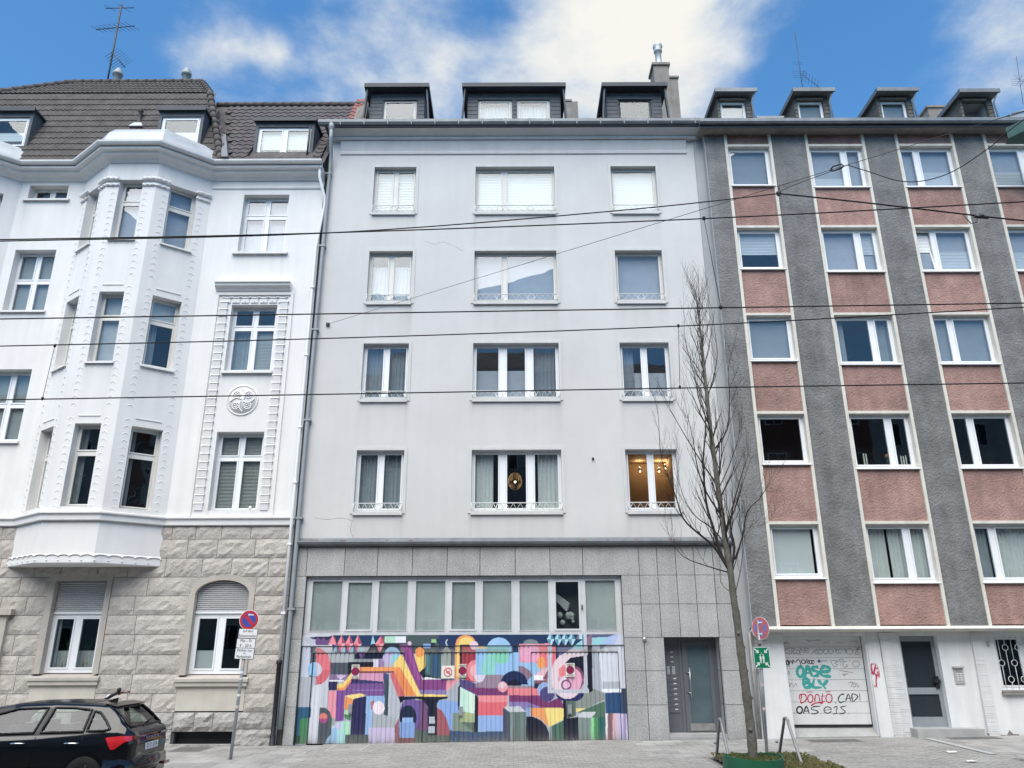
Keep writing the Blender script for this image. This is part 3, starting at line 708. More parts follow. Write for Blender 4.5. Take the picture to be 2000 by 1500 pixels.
def tile_rows(A, B, x_lo, x_hi, w, gauge, wave, mat, individual, skip):
    dy, dz = B[0]-A[0], B[1]-A[1]; s = math.hypot(dy, dz); ang = math.atan2(dz, dy); n = int(s/gauge); rot = Matrix.Rotation(ang, 4, 'X')
    geo = tile_geo(w, gauge*1.15, wave); me = None; big = MB(); cnt = 0
    ca, sa = math.cos(ang), math.sin(ang)
    for r in range(n):
        f = r*gauge/s; y, z = A[0]+dy*f, A[1]+dz*f; xl, xh = x_lo(f), x_hi(f)
        k0 = int(math.ceil(xl/w))
        while k0*w < xh-w*.5:
            x = k0*w+random.uniform(-.004, .004); k0 += 1
            if skip(x+w/2, y, z): continue
            p = (x, y-.02*sa, z+.02*ca)
            if individual:
                if me is None:
                    o = geo.build('roof_tile', mat); me = o.data; bpy.data.objects.remove(o)
                o = inst(me, 'roof_tile', individual, p, rot @ Matrix.Rotation(random.uniform(-.015, .015), 4, 'Z')); cnt += 1
            else:
                b = len(big.v)
                for v in geo.v: big.v.append((p[0]+v[0], p[1]+v[1]*ca-v[2]*sa, p[2]+v[1]*sa+v[2]*ca))
                big.f += [tuple(i+b for i in t) for t in geo.f]; big.sm += geo.sm
    return big, cnt
d1 = (-11.75, -10.05); d2 = (-8.45, -6.35)
no = lambda x, y, z: False
b1, _ = tile_rows(E1, E2, lambda f: -19.5+1.2*f, lambda f: -9.2-1.4*f, .17, .345, .022, 'tile_brown', None, lambda x, y, z: (d1[0] < x < d1[1] and 17.2 < z < 18.9) or (x < -15.75 and 17.0 < z < 18.6 and x > -17.4))
b2, _ = tile_rows(T1, T2, lambda f: -18.4+2*f, lambda f: -10.6-1.0*f, .17, .345, .022, 'tile_brown', None, no)
b1.v, nv = b1.v+b2.v, len(b1.v); b1.f += [tuple(i+nv for i in t) for t in b2.f]; b1.sm += b2.sm
o = b1.build('roof_tiles', 'tile_brown', LB); o['kind'] = 'stuff'
_, c_ = tile_rows(G1, G2, lambda f: -9.15-1.5*f, lambda f: -6.03 if f < .46 else -5.55, .265, .335, .04, 'tile_dark', RR, lambda x, y, z: (d2[0]-.1 < x < d2[1]+.1 and 17.1 < z < 18.75))
# reddish verge tiles at the gable end
rv = MB(); rvg = tile_geo(.265, .39, .04)
dy, dz = G2[0]-G1[0], G2[1]-G1[1]; s_ = math.hypot(dy, dz); rot = Matrix.Rotation(math.atan2(dz, dy), 4, 'X')
o = rvg.build('verge_tile', 'tile_red'); vme = o.data; bpy.data.objects.remove(o)
for k in range(7, 17):
    f = k*.335/s_
    for j in range(2): inst(vme, 'verge_tile', RR, (-5.78+j*.265+.012, G1[0]+dy*f-.04, G1[1]+dz*f+.03), rot)
# ridge and hip cappings
def caps(A, B, r, n, mat, nm, par):
    A, B = np.array(A), np.array(B)
    for k in range(n):
        p, q = A+(B-A)*k/n, A+(B-A)*(k+1.12)/n
        MB().tube([p, q], [r, r*.84], 8).build(nm, mat, par)
caps((-9.22, E1[0]-.02, E1[1]+.03), (-10.65, E2[0], E2[1]+.04), .13, 12, 'tile_brown', 'hip_tile', RF)
caps((-10.65, T1[0], T1[1]+.04), (-11.65, T2[0], T2[1]+.04), .13, 6, 'tile_brown', 'hip_tile', RF)
caps((-11.65, T2[0], T2[1]+.03), (-16.4, T2[0], T2[1]+.03), .12, 14, 'tile_brown', 'ridge_tile', RF)
caps((-18.4, T1[0], T1[1]+.04), (-16.4, T2[0], T2[1]+.04), .13, 8, 'tile_brown', 'hip_tile', RF)
caps((-10.9, G2[0], G2[1]+.03), (-5.3, G2[0], G2[1]+.03), .12, 16, 'tile_dark', 'ridge_tile', RR)
MB().hexa([(-9.15, -.62, 16.95), (-8.95, -.62, 16.95), (-8.95, -.5, 16.95), (-9.15, -.5, 16.95), (-9.75, .45, 18.6), (-9.58, .45, 18.6), (-9.58, .6, 18.6), (-9.75, .6, 18.6)]).build('valley_flashing', 'zinc', RF)
# dormers
def dormer_old(x0, x1, z0, z1, y0, splits, par, mat='slate'):
    m = MB(); yb = y0+2.2
    fw_ = .10
    wall(par, 'dormer_front', mat, FY(y0), x0, x1, z0-.3, z1, [(x0+fw_, x1-fw_, z0, z1-.22)], .1)
    window(par, FY(y0), x0+fw_, x1-fw_, z0, z1-.22, depth=.06, splits=splits, fw=.07, mw=.12, gl='glass', room='room', inner=[('blind', .04, .96, .02, .97 if splits else .55, 'blind')], rdepth=.7)
    for a_, b_ in ((x0, x0+.05), (x1-.05, x1)): MB().box(a_, b_, y0+.001, yb, z0-.3, z1).build('dormer_cheek', 'slate', par)
    MB().box(x0-.07, x1+.07, y0-.1, yb, z1, z1+.06).box(x0-.08, x1+.08, y0-.13, y0-.1, z1-.06, z1+.08).build('dormer_roof', 'dark_metal', par)
dormer_old(-11.6, -10.12, 17.7, 19.08, -.12, (), LB)
dormer_old(-8.42, -6.48, 17.42, 18.74, .0, (.5,), LB)
dormer_old(-17.2, -15.75, 17.7, 19.08, -.12, (), LB)
MB().tube([(-6.62, -.05, 18.45), (-6.62, -.06, 17.35)], .035, 8).build('dormer_downpipe', 'dark_metal', LB)
# vents, chimney pipes
MB().lathe((-12.55, .42, 18.95), [(.055, 0), (.055, .5), (.085, .52), (.085, .62), (.02, .66)], 12).build('roof_vent', 'tile_brown', LB)
MB().hexa([(-12.75, .2, 18.75), (-12.3, .2, 18.75), (-12.3, .5, 18.75), (-12.75, .5, 18.75), (-12.65, .3, 18.95), (-12.4, .3, 18.95), (-12.4, .5, 18.95), (-12.65, .5, 18.95)]).build('vent_flashing', 'lead_flashing', LB)
for p in ((225, 150, 3.4), (360, 140, 3.4)):
    a = at(p[0], 172, p[2]); MB().lathe((a[0], a[1], a[2]-.4), [(.14, 0), (.14, .98), (.19, 1.0), (.19, 1.12), (.14, 1.14), (.15, 1.22), (.06, 1.34)], 14).build('flue_pipe', 'zinc_light', LB)
# aerial mast
A, B = at(209, 165, 3.6), at(238, 8, 3.6); A[0] = at(209, 165, 3.6)[0]
an = MB(); an.tube([A-(0, 0, .8), B], .035, 8)
def boom(c, d, n, ln, el):
    c = np.array(c); d = np.array(d)/np.linalg.norm(d)
    an.tube([c-d*ln*.55, c+d*ln*.45], .018, 5)
    w = np.cross(d, (0, 1, 0)) if el == 'v' else np.array([.25, .9, .35]); w = w/np.linalg.norm(w)
    for k in range(n):
        q = c-d*ln*.55+d*ln*(k+.3)/n; L_ = .32+.12*k/n; an.tube([q-w*L_, q+w*L_], .009, 4)
M1 = A+(B-A)*.95; M2 = A+(B-A)*.70; M3 = A+(B-A)*.34
boom(M1, (1, .1, .12), 2, 1.1, 'h'); boom(M2, (1, .1, .22), 9, 1.5, 'h'); boom(M3+np.array([.3, 0, -.2]), (1, .2, -1.1), 8, .9, 'v')
an.build('aerial', 'wire_steel', LB)
# downpipes at the joint
dp = MB(); pp = [at(625, 325, -.35), at(624, 345, -.3), at(634, 385, -.14), at(634, 400, -.1)]
dp.tube(pp+[(-6.06, -.1, z) for z in (14, 10, 6, 2.0)], .045, 10)
for z in (12.6, 10.4, 8.2, 6.6, 4.9, 3.1): dp.box(-6.12, -6.0, -.16, -.03, z, z+.05)
dp.build('downpipe', 'pvc', LB)
MB().lathe((-6.06, -.1, -.1), [(.075, 0), (.075, .25), (.06, .27), (.06, 1.95), (.075, 1.97), (.075, 2.05)], 12).build('downpipe_foot', 'black_iron', LB)
# ================================================================== grey apartment house (middle)
MX0, MX1 = -5.9, 6.05
MBd = thing('grey_apartment_house', 'pale grey rendered apartment house with granite base and painted garage front', 'building', (0, 0, 0))
CL, CC, CR = (-4.41, -3.06), (-1.15, 1.39), (3.2, 4.66)
RZ = [(15.22, 16.95), (12.12, 13.9), (9.03, 10.82), (5.76, 7.56)]      # 4th .. 1st floor
holes = [(c[0], c[1], z[0], z[1]) for z in RZ for c in (CL, CC, CR)]
wall(MBd, 'wall', 'grey_render', F0, MX0, MX1, 4.98, 18.12, holes, .17, sub=.07)
def rail(fr, x0, x1, z0, par, kind):
    m = MB(fr); h = .2; y = -.055; zt = z0+h
    m.tube([(x0, y, zt), (x1, y, zt)], .015, 5); m.tube([(x0, y, z0+.01), (x1, y, z0+.01)], .011, 5)
    for x in (x0, x1): m.tube([(x, y, z0-.03), (x, y, zt)], .011, 5); m.tube([(x, y, zt-.02), (x, .05, zt-.02)], .008, 4)
    w = x1-x0; cs = [.5] if w < 1.8 else [.31, .69]; r = .085
    edges = [x0+.03]+[e for c in cs for e in (x0+w*c-r, x0+w*c+r)]+[x1-.03]
    for c in cs: m.tube([(x0+w*c+r*math.cos(t*math.pi/8), y, z0+.1+r*math.sin(t*math.pi/8)) for t in range(17)], .014, 4, False)
    for k in range(0, len(edges), 2):
        a, b = edges[k], edges[k+1]; n = max(2, int(round((b-a)/.19))); p = []
        for j in range(n): p += [(a+(b-a)*j/n, y, z0+.015), (a+(b-a)*(j+.5)/n, y, zt-.01)]
        p.append((b, y, z0+.015)); m.tube(p, .012, 4, False)
    return m.build('window_railing', 'rail_paint', par)
WARM = None
for fl, z in enumerate(RZ):
    for ci, c in enumerate((CL, CC, CR)):
        sp = {0: (.5,), 1: (.365,) if fl < 2 else (.345, .655), 2: () if fl < 2 else (.5,)}[ci]
        inner, gl_, room = [], 'glass', 'room'
        if fl == 0:
            gl_ = 'glass'
            inner = [('blind', .04, .48, .03, .97, 'blind', .02), ('blind', .52, .96, .03, .97, 'blind', .02)] if ci == 0 else ([('blind', .03, .35, .03, .97, 'blind'), ('blind', .38, .97, .03, .97, 'blind')] if ci == 1 else [('blind', .03, .97, .03, .97, 'blind', .002)])
        elif fl == 1:
            gl_ = 'glass_sky'
            inner = [('curtain', .05, .46, .03, .78, 'curtain'), ('curtain', .54, .95, .03, .78, 'curtain')] if ci == 0 else [('sheet', .03, .97, .0, 1, 'grey_reflection')]
        elif fl == 2:
            gl_ = 'glass_sky'
            if ci == 0: inner = [('curtain', .04, .47, .02, .98, 'curtain_sheer'), ('curtain', .53, .96, .02, .98, 'curtain_sheer')]
            elif ci == 1: inner = [('curtain', .68, .97, .02, .98, 'curtain_sheer'), ('sheet', .03, .32, .0, .55, 'grey_reflection'), ('sheet', .36, .64, .0, .55, 'grey_reflection')]
            else: inner = [('curtain', .04, .3, .02, .98, 'curtain_sheer'), ('sheet', .3, .96, .0, .5, 'grey_reflection')]
        else:
            if ci == 0: inner = [('curtain', .04, .48, .02, .98, 'curtain_sheer'), ('curtain', .52, .96, .02, .98, 'curtain_sheer')]; gl_ = 'glass'
            elif ci == 1: inner = [('curtain', .03, .24, .0, .99, 'curtain'), ('curtain', .74, .97, .0, .99, 'curtain')]; room = 'room_dark'
            else: room = 'room_warm'; gl_ = 'glass_dark' if False else 'glass'
        mwid = .11 if ci != 1 or fl < 2 else .17
        wo = window(MBd, F0, c[0], c[1], z[0]+.07, z[1], depth=.17, splits=sp, fw=.055, mw=mwid, pvc='pvc' if fl > 1 else 'pvc_old', gl=gl_, room=room, inner=inner, rdepth=1.8 if fl == 3 else 1.2)
        # raised trim round the opening, the sill and its little railing
        t = MB(F0); a, b, z0_, z1_ = c[0], c[1], z[0], z[1]; tw = .085
        t.box(a-tw, a, -.022, .0, z0_, z1_+tw); t.box(b, b+tw, -.022, 0, z0_, z1_+tw); t.box(a, b, -.022, 0, z1_, z1_+tw); t.build('window_trim', 'grey_trim', wo)
        s = MB(F0); s.box(a-.01, b+.01, -.07, -.0, z0_-.045, z0_+.05); s.hexa([(a, -.0, z0_-.04), (b, -.0, z0_-.04), (b, .17, z0_-.04), (a, .17, z0_-.04), (a, -.0, z0_+.05), (b, -.0, z0_+.05), (b, .17, z0_+.062), (a, .17, z0_+.062)]); s.build('sill', 'grey_trim', wo)
        rail(F0, a+.01, b-.01, z0_+.075, wo, fl)
MB().box(MX0-.14, MX1+.2, 2.3, 2.4, -.3, 18.3).build('light_leak_plate', 'room_dark', MBd)  # added opaque plate, blocks sky light behind the facade joints
MB().box(-6.04, MX0+.02, .06, 2.3, -.3, 18.1).build('joint_strip', 'granite_joint', MBd)
MB().box(MX0+.05, MX1-.05, .052, .12, 4.8, 5.05).build('ledge_backing', 'granite_joint', MBd)
# hairline cracks in the render
def crack(pts, w=.008):
    m = MB(); p = smooth_path([at(x+random.uniform(-1, 1), y+random.uniform(-1, 1), 0) for x, y in pts], 4); ribbon(m, p, w, (0, -1, 0), .0012); m.build('render_crack', 'granite_joint', MBd)
crack([(612, 1012), (640, 1014), (665, 1011), (690, 1018)], .007); crack([(688, 1018), (684, 1035), (690, 1050)], .008); crack([(830, 470), (850, 478), (870, 474), (905, 492)], .006)
MB(F0).lathe((at(1158, 896)[0], 0, at(1158, 896)[2]), [(.001, -.06), (.03, -.06), (.035, 0)], 8, 'y').build('wall_hook', 'black_iron', MBd)
# cornice
MB().sweep([(0, 17.42), (.04, 17.43), (.05, 17.5), (.02, 17.52), (.02, 17.56), (0.1, 17.86), (.12, 17.88), (.0, 17.89)], [(-5.55, 0), (5.7, 0)]).build('frieze_board', 'cornice_paint', MBd)
MB().sweep([(0, 17.9), (.15, 17.91), (.18, 17.94), (.18, 17.98), (.16, 18.0), (.24, 18.04), (.4, 18.10), (.46, 18.115), (0, 18.13)], [(MX0, 0), (MX1+.05, 0)]).build('cornice', 'cornice_paint', MBd)
MB().box(MX0-.1, MX1+.12, -.5, .3, 18.13, 18.2).build('eaves_board', 'dark_metal', MBd)
MB().sweep([(.42, 18.22), (.46, 18.18), (.56, 18.19), (.6, 18.26), (.6, 18.36), (.57, 18.375), (.55, 18.36), (.53, 18.26), (.44, 18.26)], [(MX0-.3, 0), (MX1+.1, 0)]).build('gutter', 'zinc', MBd)
for k in range(16): x = MX0+.4+k*.76; MB().box(x, x+.03, -.612, -.5, 18.16, 18.38).build('gutter_bracket', 'zinc', MBd)
# downpipe with hopper
d = MB(); d.lathe((-5.78, -.5, 17.96), [(.05, 0), (.07, .08), (.1, .14), (.1, .3)], 12)
d.tube([(-5.78, -.5, 17.98), (-5.78, -.48, 17.7), (-5.80, -.2, 17.3), (-5.82, -.12, 16.9), (-5.84, -.11, 14), (-5.86, -.11, 10), (-5.87, -.11, 6), (-5.88, -.11, 1.2), (-5.9, -.11, .3)], .06, 10)
for z in (16.6, 14.0, 11.2, 8.4, 5.6, 3.2): d.box(-5.95, -5.76, -.18, -.02, z, z+.05)
d.build('downpipe', 'zinc_light', MBd)
# roof and dormers
MB().face([(MX0, -.3, 18.66), (MX1, -.3, 18.66), (MX1, 3.4, 21.2), (MX0, 3.4, 21.2)])
rf = MB(); rf.face([(MX0, -.45, 18.26), (MX1, -.45, 18.26), (MX1, 4, 20.6), (MX0, 4, 20.6)]); RM = rf.build('roof', 'slate', MBd)
def dormer(x0, x1, z1, wins, dark=()):
    y0 = .12; zb = 18.3; hl = [(a, b, zb+.05, z1-.38) for a, b in wins]
    wall(MBd, 'dormer_front', 'slate', FY(y0), x0, x1, zb, z1-.1, hl, .1)
    for k, (a, b, c, d_) in enumerate(hl):
        if k in dark: window(MBd, FY(y0), a, b, c, d_, depth=.05, fw=.03, gl='glass_dark', room='room_dark', pvc='dark_metal', rdepth=.8)
        else: window(MBd, FY(y0), a, b, c, d_, depth=.05, fw=.045, gl='glass_sky' if len(wins) == 1 else 'glass', room='room', pvc='pvc_old', rdepth=.8, inner=[] if len(wins) == 1 else [('curtain', .02, .98, .0, .92, 'curtain')])
    # slates on the front
    sl = None
    def slate(a, b, z, h, skew=0):
        MB(FY(y0)).hexa([(a+.004, -.02, z), (b-.004, -.02, z), (b-.004, -.004, z), (a+.004, -.004, z), (a+.004, -.008, z+h), (b-.004, -.008, z+h), (b-.004, -.002, z+h), (a+.004, -.002, z+h)]).build('slate', 'slate', MBd)
    x = x0
    while x < x1-.05: w = min(.17, x1-x); slate(x, x+w, z1-.40, .16); slate(x+.0, x+w, z1-.24, .14); x += w
    ed = [x0]+[e for q in wins for e in (q[0]-.04, q[1]+.04)]+[x1]
    for k in range(0, len(ed), 2):
        z = zb
        while z < z1-.42: slate(ed[k], ed[k+1], z, .15); z += .155
    for a_, b_ in ((x0, x0+.06), (x1-.06, x1)): MB().box(a_, b_, y0+.001, y0+3, zb, z1-.05).build('dormer_cheek', 'slate', MBd)
    r = MB(); r.box(x0-.14, x1+.14, y0-.3, y0+3.2, z1-.09, z1); r.box(x0-.17, x1+.17, y0-.34, y0-.3, z1-.12, z1+.03)
    for s_ in (x0-.17, x1+.13): r.hexa([(s_, y0-.3, z1-.12), (s_+.04, y0-.3, z1-.12), (s_+.04, y0+3, z1-.22), (s_, y0+3, z1-.22), (s_, y0-.3, z1+.03), (s_+.04, y0-.3, z1+.03), (s_+.04, y0+3, z1-.04), (s_, y0+3, z1-.04)])
    r.build('dormer_roof', 'dark_metal', MBd)
    # raking side boards from the eaves to the dormer roof
    for s_, t in ((x0-.1, -1), (x1+.06, 1)):
        MB().hexa([(s_+.12*t, y0-.22, 18.3), (s_+.12*t+.05, y0-.22, 18.3), (s_+.12*t+.05, y0-.05, 18.3), (s_+.12*t, y0-.05, 18.3), (s_, y0-.26, z1-.1), (s_+.05, y0-.26, z1-.1), (s_+.05, y0-.08, z1-.1), (s_, y0-.08, z1-.1)]).build('dormer_side_board', 'slate', MBd)
dormer(-4.72, -2.9, 20.06, [(-4.26, -3.16)])
dormer(-1.46, 1.66, 20.06, [(-1.1, .03), (.2, 1.3)])
dormer(3.2, 5.05, 20.06, [(3.6, 4.7)], (0,))
# chimneys
c1 = at(1295, 160, 2.4); zc = at(1295, 135, 2.4)[2]
MB().box(c1[0]-.36, c1[0]+.2, 2.2, 2.9, 18.8, zc).box(c1[0]-.42, c1[0]+.26, 2.14, 2.96, zc, zc+.1).box(c1[0]+.2, c1[0]+.52, 2.25, 2.9, 18.8, zc-.55).box(c1[0]+.2, c1[0]+.56, 2.2, 2.95, zc-.55, zc-.47).build('chimney', 'chimney', RM)
MB().lathe((c1[0]-.08, 2.5, zc+.1), [(.12, 0), (.12, .75), (.16, .77), (.16, .86), (.11, .88), (.19, 1.0), (.17, 1.1), (.05, 1.2)], 14).build('flue_pipe', 'lead_flashing', RM)
c2 = at(1113, 205, 2.6); MB().box(c2[0]-.2, c2[0]+.28, 2.4, 3.0, 18.8, c2[2]).box(c2[0]-.23, c2[0]+.06, 2.37, 3.03, c2[2], c2[2]+.08).build('chimney', 'chimney', RM)
# parapet where the neighbour's roof meets
MB().hexa([(-5.5, .6, 18.6), (-5.0, .6, 18.6), (-5.0, 2.2, 18.6), (-5.5, 2.2, 18.6), (-5.42, 1.2, 20.2), (-4.98, .9, 20.2), (-4.98, 2.2, 20.2), (-5.42, 2.2, 20.2)]).build('parapet', 'chimney', RM)
# ---- ledge over the granite base
MB().sweep([(0, 4.86), (.08, 4.87), (.1, 4.9), (.16, 4.91), (.18, 4.97), (.02, 5.08), (0, 5.09)], [(MX0+.05, 0), (MX1-.05, 0)]).build('ledge', 'zinc', MBd)
rust = MB()
for k in range(13):
    x = random.uniform(-5.6, 5.9); rust.box(x, x+random.uniform(.05, .14), -.14, -.11, 4.985, 5.015)
rust.build('ledge_leaves', 'tile_red', MBd)
# ---- granite cladding, slab by slab
GB = 4.86
def bz(x): return gz(x)-.01
gh = [(-5.56, 2.92, -.3, 4.075), (3.97, 5.42, -.3, 2.48)]
wall(MBd, 'granite_backing', 'granite_joint', FY(.05), MX0+.03, MX1-.12, -.3, GB, gh, .1)
def gslab(x0, x1, z0, z1, y=.0, name='granite_slab'):
    e = .008; MB(FY(y)).box(x0+e, x1-e, random.uniform(-.003, .001), .045, max(z0, bz(x0))+e*.5, z1-e).build(name, 'granite', MBd)
tx = [-5.58, -4.57, -3.62, -2.6, -1.6, -.62, .42, 1.44, 2.40, 3.0]
tx = [-5.58]+[at(540+v/2.2222, 1070, 0)[0] for v in (300, 442, 592, 742, 884, 1036, 1186, 1327, 1493)]
for a, b in zip(tx, tx[1:]): gslab(a, b, 4.08, 4.85)
rx = [at(540+v/2.2222, 1100, 0)[0] for v in (1493, 1573, 1652, 1733, 1812, 1895)]+[MX1-.13]
for z0, z1 in ((4.08, 4.85), (3.33, 4.08), (2.485, 3.33)):
    for a, b in zip(rx, rx[1:]): gslab(a, b, z0, z1)
for z0, z1 in ((1.66, 2.485), (.84, 1.66), (-.1, .84)):
    gslab(rx[0], 3.45, z0, z1); gslab(3.45, 3.97, z0, z1); gslab(5.43, MX1-.13, z0, z1)
    MB().box(5.425, 5.47, .046, .75, max(z0, .05)+.005, z1-.005).build('granite_slab', 'granite', MBd)   # door reveal
    MB().box(3.92, 3.965, .046, .75, max(z0, .05)+.005, z1-.005).build('granite_slab', 'granite', MBd)
gslab(MX0+.06, -5.58, 4.08, 4.85)
for z0, z1 in ((3.27, 4.08), (2.47, 3.27), (1.65, 2.47), (.82, 1.65), (-.15, .82)): gslab(MX0+.06, -5.56, z0, z1)
MB().lathe((3.45, -.03, 2.44), [(.001, -.05), (.045, -.05), (.05, .02)], 12, 'y').build('camera_dome', 'steel', MBd)
# ---- entrance door
DY = .5
MB().box(3.97, 5.42, DY+.02, DY+.1, .1, 2.48).build('door_backing', 'room_dark', MBd)
st = MB(); st.box(3.95, 5.44, .04, DY+.1, -.1, .145); st.box(3.97, 5.42, -.03, .04, -.1, .09); st.build('door_step', 'door_step', MBd)
MB().face([(3.97, .0, 2.478), (5.42, 0, 2.478), (5.42, DY, 2.478), (3.97, DY, 2.478)])
MB().box(3.97, 5.43, .047, DY, 2.483, 2.52).build('door_lintel', 'granite', MBd)
pn = MB(FY(DY)); pn.box(3.97, 4.42, -.03, .02, .15, 2.47); pn.box(4.42, 4.50, -.05, .02, .15, 2.47); pn.box(5.33, 5.42, -.05, .02, .15, 2.47); pn.box(4.5, 5.33, -.05, .02, 2.38, 2.47)
PN = pn.build('door_frame', 'door_grey', MBd)
dr = MB(FY(DY)); dr.box(4.505, 4.64, -.07, -.0, .16, 2.375); dr.box(5.21, 5.325, -.07, -.0, .16, 2.375); dr.box(4.64, 5.21, -.07, -.0, .16, .38); dr.box(4.64, 5.21, -.07, 0, 2.28, 2.375)
DR = dr.build('entrance_door', 'door_grey', MBd)
MB(FY(DY)).box(4.635, 5.215, -.045, -.03, .375, 2.285).build('door_pane', 'frosted_pane', DR)
MB(FY(DY)).box(4.6, 5.24, -.08, -.07, .19, .36).build('kick_plate', 'tube_grey', DR)
MB(FY(DY)).tube([(4.66, -.15, .98), (4.66, -.15, 1.72)], .014, 8).tube([(4.58, -.07, 1.1), (4.66, -.15, 1.1)], .012, 6).tube([(4.58, -.07, 1.6), (4.66, -.15, 1.6)], .012, 6).build('door_handle', 'steel', DR)
for k in range(7):
    z = .62+k*.125
    MB(FY(DY)).box(4.02, 4.36, -.05, -.03, z, z+.115).build('letter_box', 'door_grey', PN)
    MB(FY(DY)).box(4.23, 4.31, -.055, -.05, z+.07, z+.09).build('name_plate', 'sign_white', PN)
    MB(FY(DY)).box(4.03, 4.35, -.053, -.05, z+.105, z+.112).build('letter_slot', 'steel', PN)
for r in range(7):
    for c in range(2): MB(FY(DY)).box(4.08+c*.14, 4.16+c*.14, -.04, -.03, 1.56+r*.03, 1.572+r*.03).build('bell_label', 'sign_white', PN)
for z in (1.86, 1.98, 2.1): MB(FY(DY)).box(4.2, 4.27, -.04, -.03, z, z+.018).build('bell_label', 'sign_white', PN)
# ---- ribbon window over the mural
WY = .14; fz0, fz1 = 2.56, 4.07
fx = [at(540+v/2.2222, 1180, WY)[0] for v in (131, 150, 284, 300, 420, 440, 570, 601, 734, 753, 870, 893, 1022, 1053, 1183, 1205, 1320, 1340, 1474, 1500)]
MB(FY(WY)).box(-5.56, 2.92, -.0, .07, fz1-.1, fz1).box(-5.56, 2.92, -.0, .07, fz0, fz0+.1).build('ribbon_frame', 'ribbon_alu', MBd)
edges = [(-5.56, fx[1])]+[(fx[k], fx[k+1]) for k in range(2, 18, 2)]+[(fx[18], 2.92)]
for a, b in edges: RB = MB(FY(WY)).box(a, b, -.0, .07, fz0+.1, fz1-.1).build('ribbon_mullion', 'ribbon_alu', MBd)
for k in range(9):
    a, b = fx[1+2*k], fx[2+2*k]; lower = k in (1, 4, 7); zt = fz1-.1
    wo = MB(FY(WY)); c, d_ = fz0+.1, zt; f_ = .05 if lower else .015
    wo.box(a, a+f_, -.015, .05, c, d_); wo.box(b-f_, b, -.015, .05, c, d_); wo.box(a+f_, b-f_, -.015, .05, c, c+f_); wo.box(a+f_, b-f_, -.015, .05, d_-f_, d_)
    wo = wo.build('window', 'ribbon_alu', MBd)
    MB(FY(WY)).box(a+f_, b-f_, .02, .025, c+f_, d_-f_).build('pane', 'glass_dark' if k == 7 else 'glass', wo)
    if k == 7:
        MB(FY(WY)).box(a, b, .5, .52, c-.1, d_+.1).build('room', 'room', wo)
        j = MB(FY(WY))
        for q in range(9): j.ico((random.uniform(a+.15, b-.15), .35, c+.12+random.uniform(0, .35)), random.uniform(.05, .09), seg=7, rings=5)
        j.hexa([(a+.05, .3, c+.8), (a+.35, .3, c+.5), (a+.4, .34, c+.55), (a+.1, .34, c+.85), (a+.05, .3, c+.95), (a+.4, .3, c+.7), (a+.45, .34, c+.72), (a+.1, .34, c+.97)])
        j.build('stored_goods', 'curtain', wo)
    else: MB(FY(WY)).box(a, b, .06, .065, c, d_).build('blind', 'blind_mesh', wo)
MB(FY(WY)).box(fx[16]+.02, fx[16]+.05, -.05, -.0, 3.2, 3.32).build('window_handle', 'dark_metal', RB)
# ---- the painted garage front
def ell(cx, cy, rx, ry=None, a0=0, a1=360, n=40): return [(cx+rx*math.cos(math.radians(a0+(a1-a0)*k/n)), cy-(ry or rx)*math.sin(math.radians(a0+(a1-a0)*k/n))) for k in range(n+(0 if a1-a0 == 360 else 1))]
def R_(x0, y0, x1, y1): return [(x0, y0), (x1, y0), (x1, y1), (x0, y1)]
PA = [  # strokes measured on the left half (5.77 units per photo pixel)
 ('c9cedb', R_(150, 95, 530, 245)), ('173a63', R_(525, 105, 1135, 245)), ('44585c', R_(1130, 105, 1720, 330)), ('1d3a63', R_(1715, 105, 2000, 330)),
 ('b8bccb', [(210, 140), (320, 165), (320, 225), (270, 235), (210, 190)]), ('6d4b83', [(320, 180), (520, 120), (480, 232), (330, 232)]), ('2b2b4f', [(250, 140), (520, 130), (470, 172), (300, 165)]),
 ('6d4b83', [(350, 140), (380, 172), (330, 172)]), ('6d4b83', [(415, 140), (445, 172), (395, 172)]),
 ('ee8a97', [(522, 116), (468, 226), (560, 226)]), ('b5486c', [(522, 116), (560, 180), (560, 226)]), ('5d4580', R_(515, 226, 845, 320)), ('143358', R_(560, 120, 590, 225))]
for cx in (622, 712, 806):
    PA += [('ee8a97', [(cx, 112), (cx-50, 215), (cx, 215)]), ('a8446a', [(cx, 112), (cx+42, 215), (cx, 215)]), ('e0607a', [(cx-50, 215), (cx, 215), (cx-15, 312)]), ('f3a3ab', [(cx, 215), (cx+42, 215), (cx-15, 312)])]
